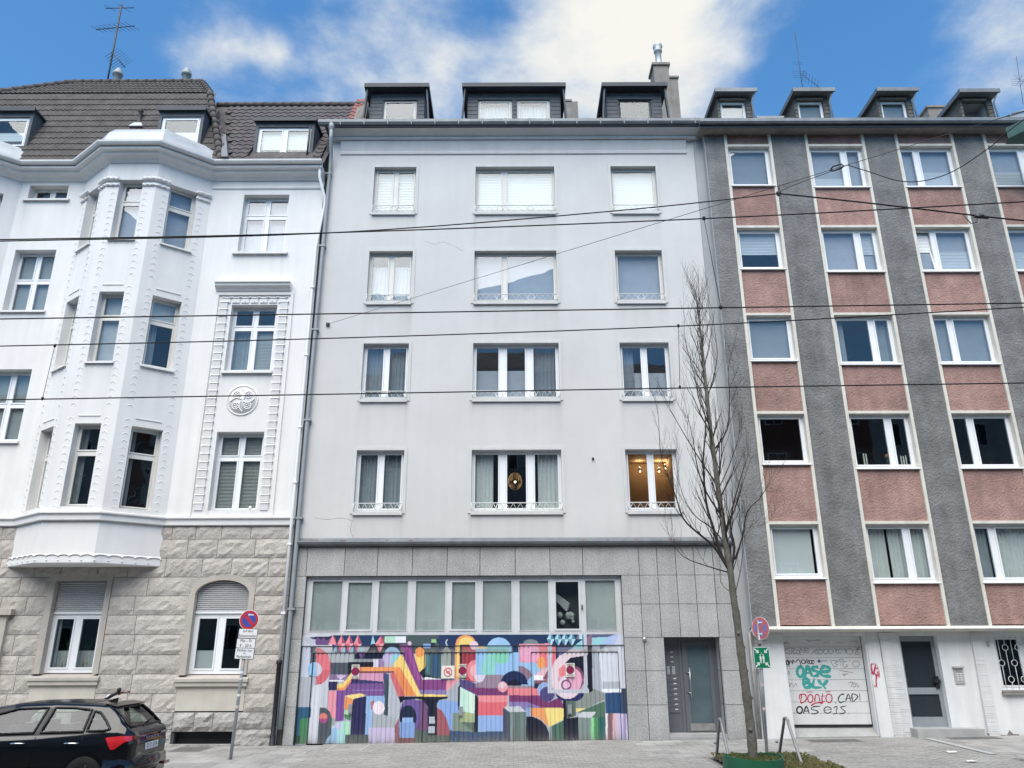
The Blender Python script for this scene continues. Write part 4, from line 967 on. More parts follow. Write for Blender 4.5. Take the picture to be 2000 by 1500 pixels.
PA += [('8ecbd6', [(510, 318), (560, 228), (568, 318)]), ('8ecbd6', [(610, 315), (660, 225), (656, 312)]), ('8ecbd6', [(705, 312), (750, 230), (752, 312)]), ('8ecbd6', [(795, 305), (840, 220), (846, 305)]), ('8ecbd6', [(948, 222), (972, 118), (1000, 220)]),
 ('141f3c', [(900, 310), (960, 220), (1280, 215), (1300, 335), (1090, 385), (760, 385), (760, 330)]), ('6d4b8a', [(798, 305), (888, 305), (845, 402)]),
 ('ee8a97', [(1060, 128), (1000, 215), (1050, 215)]), ('8a5763', [(1060, 128), (1092, 138), (1142, 208), (1100, 215)]), ('d5506f', [(1060, 128), (1100, 215), (1050, 215)]), ('e0607a', [(1000, 215), (1050, 215), (1045, 318)]), ('f3a3ab', [(1050, 215), (1100, 215), (1045, 318)]),
 ('a9dcc3', R_(1105, 130, 1230, 206)), ('e6e6f2', R_(1225, 130, 1345, 206)),
 ('aab0b5', R_(270, 330, 760, 432)), ('c4cde0', [(170, 250), (270, 250), (250, 590), (140, 590)]), ('4a5260', [(270, 255), (328, 255), (328, 590), (255, 590), (262, 400)]), ('c9cbd6', R_(328, 255, 515, 330)),
 ('c3c6d2', [(300, 690), (470, 600), (450, 930), (280, 930)]), ('b2b7c4', [(140, 590), (310, 590), (290, 930), (110, 930)]),
 ('e8707e', ell(330, 470, 165, 212, -90, 90)), ('d9606f', ell(330, 470, 165, 212, -90, -10)+[(330, 520)]), ('8fc0ea', ell(315, 505, 80, 82, 90, 270)), ('cfcbe0', ell(315, 505, 80, 82, -90, 90)), ('8fc0ea', R_(300, 425, 330, 585)),
 ('4b5563', R_(490, 430, 692, 612)), ('1a1c2e', [(690, 420), (975, 420), (975, 472), (760, 600), (690, 605)]), ('d9d4e2', R_(975, 390, 1032, 476)), ('9a7fae', R_(1030, 390, 1097, 476)), ('8f949c', R_(755, 385, 975, 422)),
 ('8a6f9c', R_(480, 560, 700, 634)), ('d795b8', [(740, 545), (1090, 540), (1090, 637), (700, 637)]), ('cdb7d6', [(555, 565), (672, 570), (600, 628)]), ('e4e2ea', R_(476, 626, 640, 642)),
 ('2f2a5c', R_(470, 642, 572, 742)), ('3c3a75', [(690, 625), (860, 622), (1085, 642), (1085, 668), (690, 668)]), ('7b4f97', [(640, 662), (1100, 662), (1100, 802), (560, 802), (560, 745)]), ('9a72b5', R_(740, 735, 1095, 746)),
 ('f5cf63', [(565, 670), (630, 665), (725, 545), (725, 612), (650, 737), (565, 737)]), ('f0954b', [(565, 712), (635, 712), (725, 612), (725, 640), (650, 740), (565, 740)]), ('f39a4c', R_(820, 478, 1275, 527)), ('8a4f58', R_(820, 525, 1210, 545)),
 ('3f4b85', [(1090, 540), (1150, 560), (1150, 662), (1090, 662)]), ('37505a', [(1100, 612), (1152, 612), (1140, 1032), (1088, 1042)]), ('b4bac6', [(1150, 590), (1270, 860), (1300, 965), (1240, 1075), (1138, 1062)]),
 ('d6656b', [(1160, 562), (1212, 530), (1345, 806), (1250, 806)]), ('f08a40', [(1210, 527), (1277, 475), (1482, 806), (1332, 806)]), ('f7d56b', [(1275, 475), (1300, 340), (1480, 720), (1502, 782), (1797, 782), (1797, 810), (1470, 817)]),
 ('8b3f88', [(1265, 225), (1400, 225), (1460, 440), (1530, 622), (1797, 622), (1797, 782), (1512, 782), (1480, 722), (1302, 335)]), ('a04a9a', [(1340, 240), (1380, 240), (1500, 600), (1470, 640)]), ('8b78b8', [(1488, 735), (1797, 735), (1797, 786), (1512, 786)]),
 ('9cc9ee', ell(1190, 345, 92, 95)), ('c4b4e0', ell(1145, 372, 62, 66)), ('8fd0dc', ell(1215, 390, 50, 50)), ('f6d469', [(1203, 440), (1280, 340), (1302, 350), (1277, 476), (1203, 476)]),
 ('e6b3d0', ell(1385, 210, 23)), ('f3cf60', [(1443, 330), (1557, 330), (1562, 470), (1495, 537), (1450, 400)]), ('f2953f', ell(1500, 310, 52, 58)),
 ('17203b', [(1495, 540), (1540, 495), (1742, 610), (1540, 612)]), ('3b5a63', [(1565, 330), (1742, 330), (1737, 612), (1562, 570), (1540, 520), (1562, 470)]), ('4f7f86', [(1572, 340), (1612, 340), (1612, 562), (1572, 548)]), ('2b5a86', [(1650, 340), (1702, 340), (1702, 594), (1650, 582)]), ('e8e4ee', [(1535, 602), (1570, 590), (1722, 612), (1535, 619)]),
 ('98a39b', [(1755, 290), (1800, 245), (1852, 290), (1852, 462), (1755, 462)]), ('5d6670', [(1850, 268), (1892, 290), (1892, 462), (1850, 462)]), ('dfe6f2', ell(1838, 203, 47)), ('1c3766', ell(1838, 203, 37)),
 ('16213a', R_(1620, 203, 1668, 257)), ('8ecb7d', R_(1630, 163, 1687, 206)), ('7ba8de', R_(1540, 213, 1622, 267)), ('16324f', R_(1687, 163, 1716, 206)),
 ('ee9aa6', [(1795, 630), (1912, 630), (1815, 747), (1795, 742)]), ('a9b1bd', [(1815, 745), (1947, 640), (1947, 857), (1700, 857), (1815, 815)]),
 ('84aae6', [(1700, 855), (1937, 855), (1937, 1205), (1840, 1205), (1700, 920)]), ('a65560', [(1685, 930), (1750, 970), (1800, 1060), (1835, 1180), (1842, 1252), (1685, 1252)]),
 ('6b4a86', [(1438, 850), (1540, 850), (1592, 940), (1592, 1205), (1438, 1205)]), ('7c4d78', [(1500, 900), (1560, 900), (1592, 1180), (1500, 1180)]), ('56665f', [(1438, 1180), (1592, 1200), (1592, 1245), (1842, 1250), (1842, 1345), (1438, 1345)]),
 ('2f567f', [(1840, 1200), (2000, 1215), (2000, 1345), (1840, 1345)]), ('8ba08f', R_(1870, 1000, 2000, 1212)),
 ('6d559e', ell(1395, 1000, 122, 172)), ('151b33', [(1255, 806), (1812, 814), (1812, 832), (1720, 850), (1692, 890), (1692, 1247), (1590, 1247), (1590, 930), (1540, 852), (1455, 835), (1330, 850), (1280, 885)]),
 ('b9bfca', R_(1603, 1035, 1668, 1116)), ('b9bfca', R_(1597, 1143, 1666, 1223)),
 ('162748', ell(1365, 1050, 97, 140)), ('8db4ea', R_(1300, 1045, 1422, 1112)), ('7ea3e0', R_(1265, 1100, 1442, 1277)), ('8a4a50', R_(1258, 1275, 1437, 1345)), ('9a5763', [(1215, 1150), (1262, 1050), (1268, 1345), (1208, 1345)]),
 ('8fb8e6', [(895, 805), (1102, 800), (1102, 900), (960, 1100), (960, 1245), (880, 1245)]), ('28265a', [(740, 838), (897, 806), (882, 1247), (714, 1247)]), ('f7d977', [(653, 800), (825, 774), (892, 795), (742, 842)]), ('f0944a', [(643, 808), (746, 840), (736, 972), (645, 952)]), ('b4e0b6', [(630, 958), (736, 973), (720, 1022), (648, 1012)]), ('4f8a5a', [(635, 1008), (722, 1020), (716, 1082), (660, 1062)]),
 ('ee93a5', [(470, 745), (562, 745), (552, 1052), (458, 1052)]), ('7d489c', [(560, 745), (652, 745), (642, 1082), (548, 1092)]), ('9aa3a0', [(500, 1052), (552, 1052), (542, 1132), (500, 1132)]),
 ('a9b0b8', [(960, 985), (1222, 1050), (1217, 1162), (960, 1162)]), ('b0717a', [(943, 870), (985, 850), (978, 952), (948, 962)]), ('efe0ea', ell(1035, 938, 68, 76)), ('cbbce0', R_(922, 1160, 1217, 1345)),
 ('a9dfe0', [(425, 1345), (460, 1240), (510, 1160), (570, 1105), (640, 1090), (712, 1095), (707, 1245), (660, 1247), (660, 1345)]), ('94c6ea', [(425, 1345), (460, 1240), (510, 1160), (572, 1160), (572, 1345)]), ('a8e3c0', R_(640, 1095, 710, 1242)), ('cdc3ea', ell(575, 1140, 36, 40)),
 ('d7dbe6', [(298, 690), (385, 668), (372, 930), (345, 1345), (222, 1345), (268, 930)]), ('4e5763', [(370, 933), (440, 940), (490, 990), (506, 1060), (495, 1240), (450, 1290), (425, 1345), (343, 1345)]), ('e5766f', ell(412, 1045, 46, 50)), ('b0468a', ell(412, 1062, 44, 50, 180, 360)),
 ('1f5f86', [(100, 928), (273, 928), (270, 1042), (235, 1060), (218, 1345), (70, 1345)]), ('3c8a5a', [(150, 1060), (242, 1050), (225, 1345), (128, 1345)]), ('1f4f40', [(90, 1250), (150, 1250), (140, 1345), (70, 1345)]), ('4d5c5c', R_(656, 1242, 920, 1345))]
PB = [  # right half (5.556 units per pixel)
 ('16335f', [(-30, 95), (1180, 78), (1180, 225), (-30, 238)]), ('17405f', R_(1140, 78, 1445, 245)),
 ('f39b45', ell(165, 200, 107, 87)), ('f3a04e', [(53, 200), (110, 200), (106, 592), (45, 592)]), ('f7d267', ell(172, 200, 82, 66)), ('f7d267', [(72, 215), (95, 215), (92, 560), (62, 560)]),
 ('8fc0ee', [(275, 240), (662, 230), (752, 310), (752, 547), (275, 547)]), ('94c4ee', ell(525, 262, 132, 122)), ('1d3a5e', R_(662, 228, 737, 302)), ('7fcdd0', R_(385, 238, 640, 302)), ('84d2cc', [(385, 315), (505, 315), (480, 542), (340, 542), (330, 480)]), ('79d2b4', ell(548, 352, 84, 74)),
 ('c8414f', [(120, 240), (272, 236), (272, 625), (170, 612), (120, 432)]), ('a83346', R_(120, 300, 272, 425)), ('1a1a30', [(100, 216), (282, 212), (282, 240), (125, 240), (121, 442), (100, 442)]), ('f3d27a', R_(282, 240, 385, 262)),
 ('ee8792', ell(272, 500, 98, 118, 90, 270)), ('f3b1b9', ell(275, 500, 62, 68, 90, 270)), ('eccbdc', ell(255, 225, 46)), ('d9d2ea', ell(320, 545, 62, 84, 180, 360)),
 ('73868a', ell(870, 205, 82, 46)), ('ee8fa8', [(745, 208), (1152, 204), (1152, 482), (1090, 482), (1050, 452), (750, 402)]), ('eba2c4', ell(862, 312, 106, 102)), ('ec7482', [(960, 230), (1152, 208), (1152, 442), (1050, 472), (960, 402)]), ('92c2ec', [(748, 412), (930, 412), (962, 500), (912, 560), (908, 692), (748, 692)]), ('f59a4a', ell(985, 412, 47, 66)),
 ('9a8499', [(380, 545), (572, 545), (622, 662), (540, 692), (268, 692), (268, 640), (350, 615)]), ('8f7388', [(735, 448), (790, 453), (862, 500), (890, 550), (850, 592), (810, 642), (738, 560)]), ('5a4a86', [(98, 598), (180, 600), (272, 640), (272, 690), (300, 772), (262, 762), (102, 676)]),
 ('7d3474', [(180, 685), (622, 690), (622, 772), (300, 772), (250, 742)]), ('152a5c', ell(690, 650, 148, 148, 0, 180)), ('0e1636', ell(690, 662, 76, 68, 0, 180)), ('f2a0a4', ell(565, 675, 52, 58)), ('e3c9d6', ell(560, 655, 38, 34)),
 ('f08b94', R_(298, 770, 622, 842)), ('e8606f', [(298, 840), (622, 840), (600, 892), (572, 987), (298, 987)]), ('8fb3ea', R_(298, 985, 574, 1162)),
 ('a58a97', [(618, 660), (942, 665), (942, 692), (618, 692)]), ('ec7f8b', [(618, 690), (962, 690), (985, 772), (618, 768)]), ('7f2f6e', [(638, 765), (980, 770), (1062, 842), (1182, 788), (1227, 870), (1227, 908), (868, 902), (838, 842), (638, 838)]), ('8878b8', [(638, 835), (840, 840), (985, 897), (862, 907), (822, 952), (638, 884)]),
 ('eab7c4', [(908, 545), (1000, 488), (1062, 470), (1062, 622), (908, 607)]), ('f4f0f4', R_(905, 548, 1000, 602)), ('8a5468', [(1000, 592), (1062, 478), (1062, 604)]), ('8a5a6c', [(905, 605), (1062, 600), (1050, 642), (905, 642)]), ('1d3046', [(908, 640), (1042, 630), (962, 692), (908, 692)]),
 ('93b0de', ell(1022, 708, 80, 82)), ('4e4686', ell(1050, 755, 80, 82)),
 ('1b2d5a', [(1143, 200), (1202, 200), (1167, 370), (1143, 482)]), ('6b6a9a', [(1163, 245), (1332, 245), (1200, 332), (1163, 332)]), ('aeb4c2', [(1530, 240), (1652, 240), (1612, 702), (1535, 722)]), ('d5d9e6', [(1608, 270), (1910, 218), (1912, 692), (1640, 742), (1640, 620)]), ('8b9490', [(1360, 802), (1540, 690), (1672, 742), (1672, 812), (1480, 907), (1360, 907)]),
 ('1c2b66', ell(1295, 752, 152, 88)), ('e6cfd8', ell(1270, 560, 182, 247)), ('e2cdd6', [(1195, 335), (1290, 278), (1442, 264), (1442, 342), (1330, 362)]), ('121a33', [(1240, 420), (1300, 360), (1440, 338), (1502, 330), (1502, 702), (1440, 642), (1432, 560), (1380, 470)]),
 ('8a4a6c', ell(1312, 590, 138, 152)), ('eba9c6', ell(1302, 602, 126, 140)), ('ee7f86', [(1175, 480), (1242, 428), (1262, 562), (1178, 562)]), ('ead6e4', ell(1285, 662, 110, 118)), ('eba9c6', ell(1330, 640, 80, 110)), ('7b3f72', ell(1255, 655, 57)), ('ecb8da', ell(1255, 655, 40)),
 ('5a5a86', [(1475, 92), (1832, 92), (1832, 142), (1475, 152)]), ('8fd0dc', [(1535, 140), (1702, 134), (1652, 218), (1535, 218)]), ('a9c0ea', [(1700, 135), (1832, 92), (1782, 218), (1640, 218)]), ('c9cfe2', [(1830, 88), (1930, 88), (1930, 222), (1780, 222)]), ('8a6a80', [(1475, 152), (1532, 95), (1532, 218), (1475, 218)])]
for k, cx in enumerate((1085, 1168, 1242, 1315)):
    PB += [('9ed8e8', [(cx, 82), (cx-42, 160), (cx, 160)]), ('4f8ba8', [(cx, 82), (cx+40, 160), (cx, 160)]), ('5f8fb0', [(cx-42, 160), (cx, 160), (cx, 238)]), ('a9dbe6', [(cx, 160), (cx+40, 160), (cx, 238)]), ('14325a', [(cx+40, 170), (cx+6, 242), (cx+76, 242)])]
PB += [('7d6a8a', [(1395, 85), (1360, 160), (1395, 160)]), ('a9dbe6', R_(1395, 85, 1432, 160)), ('8fd3dc', [(1335, 232), (1432, 162), (1432, 267), (1335, 267)]),
 ('141a30', [(1485, 224), (1535, 224), (1542, 722), (1502, 742), (1498, 700)]), ('c3c6d6', R_(1055, 232, 1098, 742)), ('c3c6d6', R_(1055, 702, 1502, 742)), ('c3c6d6', [(1440, 80), (1476, 80), (1488, 702), (1450, 702)]), ('6a7484', [(1620, 215), (1702, 218), (1620, 272)]), ('b4bac4', R_(1650, 620, 1846, 697)), ('eef0f6', R_(1650, 695, 1846, 737)),
 ('f2dc6e', [(1358, 905), (1482, 905), (1380, 947), (1358, 947)]), ('4f7460', [(1380, 950), (1672, 828), (1682, 1007), (1540, 1007)]), ('111b33', [(1220, 830), (1262, 818), (1267, 1020), (1392, 1000), (1392, 1290), (1228, 1290)]), ('5c7064', [(1253, 830), (1357, 830), (1362, 992), (1265, 1022)]),
 ('f29d52', [(868, 900), (1022, 905), (1062, 980), (1072, 1112), (960, 1012), (868, 992)]), ('f3dc72', [(1020, 905), (1227, 905), (1227, 1027), (1070, 1112)]), ('8aa9d6', R_(823, 900, 870, 1000)),
 ('131c36', [(820, 1000), (900, 1000), (980, 1040), (1040, 1100), (1067, 1170), (1067, 1290), (818, 1290)]), ('98a0ac', [(1065, 1115), (1102, 1100), (1102, 1290), (1068, 1290)]), ('3f6a5a', [(1100, 1100), (1227, 1040), (1232, 1290), (1100, 1290)]), ('4c7a68', R_(1150, 1075, 1180, 1290)),
 ('c6ccd2', [(578, 895), (750, 884), (822, 945), (640, 952)]), ('4a5068', [(568, 898), (642, 950), (642, 1290), (568, 1290)]), ('6f8480', [(640, 950), (822, 945), (817, 1290), (640, 1290)]), ('5f7472', R_(700, 952, 740, 1290)), ('879c98', R_(655, 955, 685, 1290)),
 ('d0d6da', [(1383, 1002), (1420, 948), (1582, 948), (1530, 1012)]), ('7f9490', [(1383, 1010), (1532, 1010), (1532, 1290), (1390, 1290)]), ('8fe0a0', R_(1523, 1008, 1556, 1290)), ('4f9a5a', R_(1555, 1005, 1602, 1290)), ('1f6a66', R_(1600, 1005, 1684, 1290)),
 ('1f4f80', [(1678, 740), (1912, 735), (1917, 967), (1688, 967)]), ('3c4a66', [(1850, 693), (1930, 693), (1940, 962), (1872, 962)]),
 ('f0e6ee', R_(1683, 965, 1707, 1290)), ('8f6470', R_(1705, 965, 1762, 1290)), ('e2bcc4', R_(1760, 965, 1812, 1290)), ('d2c6ec', R_(1810, 965, 1872, 1290)), ('b5a6dc', R_(1870, 965, 1912, 1290)), ('ece8f4', R_(1910, 965, 1960, 1290)),
 ('a7b0bd', [(0, 690), (90, 600), (90, 832), (0, 832)]), ('ee9aa6', [(0, 598), (92, 598), (0, 692)]), ('84aae6', [(-5, 830), (92, 830), (30, 960), (25, 1160), (-5, 1160)]), ('7f9284', [(22, 960), (102, 960), (102, 1050), (252, 1060), (252, 1172), (22, 1162)]), ('5f7468', [(110, 1060), (252, 1060), (252, 1165)]), ('141d33', [(80, 682), (106, 640), (106, 922), (80, 922)]),
 ('c2e8d8', [(103, 675), (267, 760), (252, 1062), (98, 1052), (98, 920)]), ('d9efdf', [(200, 730), (267, 760), (252, 1062), (215, 1058)]), ('a9b884', [(98, 935), (256, 965), (252, 1062), (98, 1052)]), ('131c30', [(262, 760), (297, 780), (297, 1212), (255, 1192)]), ('34547a', [(-5, 1150), (255, 1165), (572, 1157), (572, 1290), (-5, 1290)])]
rnd = random.Random(3)
for k in range(70):
    x = rnd.uniform(-20, 1560); h_ = rnd.uniform(15, 48)
    if 620 < x < 820: continue
    PB.append((rnd.choice(('8a9a9a', '7f8f94', '6f8290')), [(x, 1292), (x+5, 1272-h_), (x+11, 1292)]))
SHAPES = [(lin(c), np.array([(560+x/5.77, 1220+y/5.77) for x, y in p])) for c, p in PA]+[(lin(c), np.array([(880+x/5.5556, 1220+y/5.5556) for x, y in p])) for c, p in PB]
def paint(P):
    px, py = projm(P); n = len(px); colr = np.tile(np.array(lin('b5b9c6')), (n, 1))
    for c, poly in SHAPES:
        x0, y0 = poly.min(0); x1, y1 = poly.max(0); ix = np.nonzero((px >= x0) & (px <= x1) & (py >= y0) & (py <= y1))[0]
        if len(ix) == 0: continue
        X, Y = px[ix], py[ix]; ins = np.zeros(len(ix), bool); j = len(poly)-1
        for i in range(len(poly)):
            xi, yi = poly[i]; xj, yj = poly[j]
            if yi != yj: ins ^= ((yi > Y) != (yj > Y)) & (X < (xj-xi)*(Y-yi)/(yj-yi)+xi)
            j = i
        colr[ix[ins]] = c
    gr = colr @ np.array([.3, .55, .15]); colr = gr[:, None]*.16+colr*.82
    return colr
def painted(name, x0, x1, z0f, z1, y, rib=.117, dep=.034, parent=None, step=.0125, phase=0):
    nx = max(2, int((x1-x0)/step)); xs = np.linspace(x0, x1, nx+1)
    zlo = z0f((x0+x1)/2) if callable(z0f) else z0f; nz = max(2, int((z1-zlo)/step)); zs = np.linspace(zlo, z1, nz+1)
    XX, ZZ = np.meshgrid(xs, zs, indexing='ij')
    if rib:
        ph = ((XX+phase) % rib)/rib; g = np.clip(1-np.abs(ph-.5)/.15, 0, 1); dy = g*dep
    else: dy = XX*0
    P = np.stack([XX, y+dy, ZZ], -1).reshape(-1, 3)
    P0 = P.copy(); P0[:, 1] = .12
    colr = paint(P0)
    sp = np.clip(np.exp(-(P[:, 2]-zlo)/.10)*(.25+.75*vnoise(P[:, 0], 9, 3))+.10*vnoise(P[:, 0], 26, 5)*vnoise(P[:, 2], 1.5, 6), 0, .75) if z1 < 2.5 else np.zeros(len(P))
    colr = colr*(1-sp[:, None])+np.array([.2, .19, .17])*sp[:, None]
    idx = np.arange((nx+1)*(nz+1)).reshape(nx+1, nz+1)
    q = np.stack([idx[:-1, :-1], idx[1:, :-1], idx[1:, 1:], idx[:-1, 1:]], -1).reshape(-1, 4)
    me = bpy.data.meshes.new(name); b = base_of(parent)
    me.vertices.add(len(P)); me.vertices.foreach_set('co', (P-b).ravel()); me.loops.add(q.size); me.loops.foreach_set('vertex_index', q.ravel())
    me.polygons.add(len(q)); me.polygons.foreach_set('loop_start', np.arange(0, q.size, 4)); me.polygons.foreach_set('loop_total', np.full(len(q), 4)); me.update()
    ca = me.color_attributes.new('paint', 'FLOAT_COLOR', 'POINT'); ca.data.foreach_set('color', np.concatenate([colr, np.ones((len(P), 1))], 1).ravel())
    me.materials.append(MATS['mural']); o = bpy.data.objects.new(name, me); COL.objects.link(o); o.parent = parent; return o
GY = .12; zb_ = lambda x: gz(x)-.02
MB().box(-5.57, 2.93, .2, .24, -.2, 2.6).build('garage_backing', 'room_dark', MBd)
painted('mural_fascia', -5.56, 2.92, 2.3, 2.565, GY-.02, rib=0, parent=MBd)
MB().box(-5.56, 2.92, GY-.02, GY+.06, 2.288, 2.3).build('fascia_edge', 'dark_metal', MBd)
dx = [(-5.25, -2.85), (-2.33, .0), (.47, 2.76)]
px_ = [(-5.56, -5.25), (-2.85, -2.33), (.0, .47), (2.76, 2.92)]
for a, b in px_: painted('mural_pier', a, b, zb_, 2.29, GY-.0, parent=MBd)
for a, b in dx:
    painted('mural_lintel', a, b, 2.13, 2.29, GY, rib=0, parent=MBd)
    g = painted('garage_door', a+.008, b-.008, lambda x: gz(x)+.0, 2.115, GY+.012, parent=MBd, phase=.03)
    MB().box(a, b, GY+.0, GY+.06, 2.116, 2.129).build('door_gap', 'black_iron', g)
    [MB().box(e_-.005, e_+.005, GY-.004, GY+.05, gz(e_), 2.12).build('door_gap', 'black_iron', g) for e_ in (a, b)]
# latches on the doors
for p in ((684, 1385), (900, 1390), (1113, 1386)):
    q = at(*p, GY); MB().box(q[0]-.05, q[0]+.05, GY-.03, GY+.03, q[2]-.11, q[2]+.12).box(q[0]-.03, q[0]+.03, GY-.05, GY-.03, q[2]-.08, q[2]-.0).build('door_latch', 'galv', MBd)
# notice plates
def plate(x0, y0, x1, y1, label, kind):
    a, b = at(x0, y1, GY), at(x1, y0, GY); cx, cz = (a[0]+b[0])/2, (a[2]+b[2])/2; y = GY-.03
    t = thing('no_parking_plate', label, 'sign', (cx, y, a[2]), 'notice plates on the painted garage front')
    MB().box(a[0], b[0], y, y+.02, a[2], b[2]).build('plate', 'plaque', t)
    if kind == 'tall':
        MB().lathe((cx, y-.002, cz+.0), [(.105, .0015), (.0001, -.0)], 24, 'y').build('disc', 'plaque_red', t)
        h = b[2]-a[2]
        for k, (txt, dz, s_) in enumerate((('PARKEN', .5-.09, .036), ('VERBOTEN', .5-.16, .03), ('AUSFAHRT', -.5+.14, .03), ('Tag u. Nacht', -.5+.07, .028))): text_mesh(txt, s_*1.3, (cx, y-.004, cz+h*dz), (1, 0, 0), (0, 0, 1)).build('lettering', 'sign_black', t)
    else:
        m = MB(); m.tube([(cx+.1*math.cos(k*math.pi/12), y, cz+.1*math.sin(k*math.pi/12)) for k in range(25)], .014, 5, False); m.tube([(cx-.07, y, cz+.07), (cx+.07, y, cz-.07)], .014, 5); m.build('prohibition_ring', 'sign_red_faded', t)
        MB().box(cx-.05, cx+.05, y-.003, y, cz-.03, cz+.03).build('symbol', 'sign_red_faded', t)
plate(686, 1298, 703, 1325, 'white no-parking plate with dark red disc, leftmost on the painted doors', 'tall')
plate(862, 1300, 888, 1325, 'square pale plate with a thin red prohibition ring', 'sq')
plate(896, 1297, 911, 1323, 'white no-parking plate with dark red disc beside the square plate', 'tall')
plate(1105, 1295, 1122, 1322, 'white no-parking plate with dark red disc on the big spiral figure', 'tall')
# ================================================================== striped apartment house (right)
RY = -.3; FRt = FY(RY)
RBd = thing('striped_apartment_house', 'dark grey apartment house with red panel columns and white ground floor', 'building', (11, 0, 0))
RX0, RX1 = 6.25, 18.6
bays = [(6.87, 8.38), (9.47, 11.38), (12.38, 14.26), (15.22, 17.1)]
MB().box(MX1-.1, RX0, -.05, .6, -.2, 18.3).build('joint_strip', 'return_plaster', RBd)
MB().box(RX0-.02, RX0, RY+.004, .3, 2.7, 18.2).build('side_return', 'return_plaster', RBd)
pe = [RX0]+[e for b in bays for e in b]+[RX1]
for k in range(0, len(pe), 2): MB(FRt).box(pe[k], pe[k+1], 0, .5, 2.74, 17.919).build('pier', 'dark_plaster', RBd)
heads = [17.51, 14.55, 11.6, 8.55, 5.43]; sills = [(16.04, 15.97), (13.11, 13.01), (10.14, 10.02), (7.07, 6.94), (3.98, 3.86)]
spl = [(), (.66,), (.34,), (.66,)]
for bi, (a, b) in enumerate(bays):
    st = MB(FRt); st.box(a, a+.085, -.035, .35, 2.74, 17.918); st.box(b-.085, b, -.035, .35, 2.74, 17.918)
    st.build('cream_strip', 'cream_stone', RBd)
    ia, ib = a+.085, b-.085
    for r in range(5):
        zt = heads[r]; zs = sills[r][0 if bi == 0 else 1]; zn = heads[r+1] if r < 4 else 2.74
        MB(FRt).box(ia, ib, -.03, .35, zt-.045, zt+.03).build('cream_lintel', 'cream_stone', RBd)
        MB(FRt).box(ia, ib, .03, .35, zn+.03, zs-.045).build('red_panel', 'red_plaster', RBd)
        room, gl_, inner, op = 'room', 'glass_sky', [], None
        if r == 0: inner = [[('blind', .03, .97, .03, .97, 'blind_and_reflection_grey', 0)], [('blind', .04, .62, .04, .3, 'blind')], [('blind', .4, .96, .03, .45, 'blind')], [('blind', .04, .62, .03, .45, 'blind')]][bi]
        elif r == 1:
            inner = [[('blind', .03, .97, .42, .97, 'blind')], [('blind', .70, .97, .45, .97, 'blind')], [('blind', .4, .96, .03, .52, 'blind'), ('blind', .05, .3, .5, .9, 'blind')], [('blind', .04, .62, .03, .5, 'blind')]][bi]
            if bi == 2: op = (0, 0)
        elif r == 2:
            if bi == 1: gl_ = 'glass'; inner = [('curtain', .03, .2, 0, 1, 'curtain_sheer'), ('curtain', .72, .97, 0, 1, 'curtain_sheer')]; room = 'room_dark'
            else: inner = [('blind', .03, .97, .03, .97, 'blind_and_reflection_grey', 0)]  # flat sheets paint a light grey reflection into these panes
        elif r == 3: gl_ = 'glass_dark'; room = 'room_dark'
        else:
            gl_ = 'glass'
            inner = [[('blind', .02, .88, .0, .99, 'blind', .0)], [('curtain', .02, .36, 0, 1, 'curtain'), ('curtain', .40, .64, 0, 1, 'curtain'), ('curtain', .70, .98, 0, 1, 'curtain')], [('curtain', .02, .30, 0, 1, 'curtain_sheer'), ('curtain', .42, .98, 0, 1, 'curtain')], []][bi]
            room = 'room_dark'
        if r < 3 and not (r == 2 and bi == 1) and bi > 0: inner = inner+[('sheet', .03, .97, 0, 1, 'grey_reflection')]  # added sheet colours the pane like a pale sky reflection
        wo = window(RBd, FRt, ia, ib, zs, zt-.045, depth=.14, splits=spl[bi], fw=.07, mw=.13, gl=gl_, room=room, inner=inner, open_pane=op, rdepth=1.0)
        MB(FRt).hexa([(ia-.04, -.055, zs-.05), (ib+.04, -.055, zs-.05), (ib+.04, -.037, zs-.05), (ia-.04, -.037, zs-.05), (ia-.04, -.055, zs-.025), (ib+.04, -.055, zs-.025), (ib+.04, -.037, zs-.02), (ia-.04, -.037, zs-.02)]).box(ia+.001, ib-.001, -.037, .2, zs-.043, zs-.014).build('sill', 'pvc', wo)
    MB(FRt).box(ia, ib, .03, .35, heads[0]+.03, 17.918).build('red_panel', 'red_plaster', RBd)
# items on the sills of the dark windows
zz = 7.02; cnd = MB(FRt)
def candle_group(x, zb, n, lab):
    t = thing('candles', lab, 'candle', (x, RY+.3, zb))
    for k in range(n):
        h = random.uniform(.22, .4); MB(FRt).lathe((x+k*.07-.1, .30, zb), [(.02, 0), (.02, h), (.003, h+.02)], 8).build('candle', 'candle', t)
    MB(FRt).lathe((x, .30, zb-.0), [(.16, 0), (.16, .012), (.02, .02)], 10).build('tray', 'candle', t)
candle_group(10.05, zz, 2, 'two pale candles in a dark window behind the leafless tree, left of the figurine')
candle_group(11.1, zz, 3, 'three pale candles in the narrow right pane of a dark window')
t = thing('window_figurine', 'small orange figurine on the sill of a dark window', 'figurine', (10.62, RY+.3, zz))
MB(FRt).lathe((10.62, .3, zz), [(.001, 0), (.07, 0), (.05, .12), (.06, .2), (.03, .24)], 10).build('body', 'verdigris', t); MB(FRt).ico((10.62, .3, zz+.31), .075).build('head', 'figurine', t)
MB().box(RX0-.1, RX1, 2.3, 2.4, -.3, 18.3).build('light_leak_plate', 'room_dark', RBd)  # unseen plate added to keep sky light out of the gaps
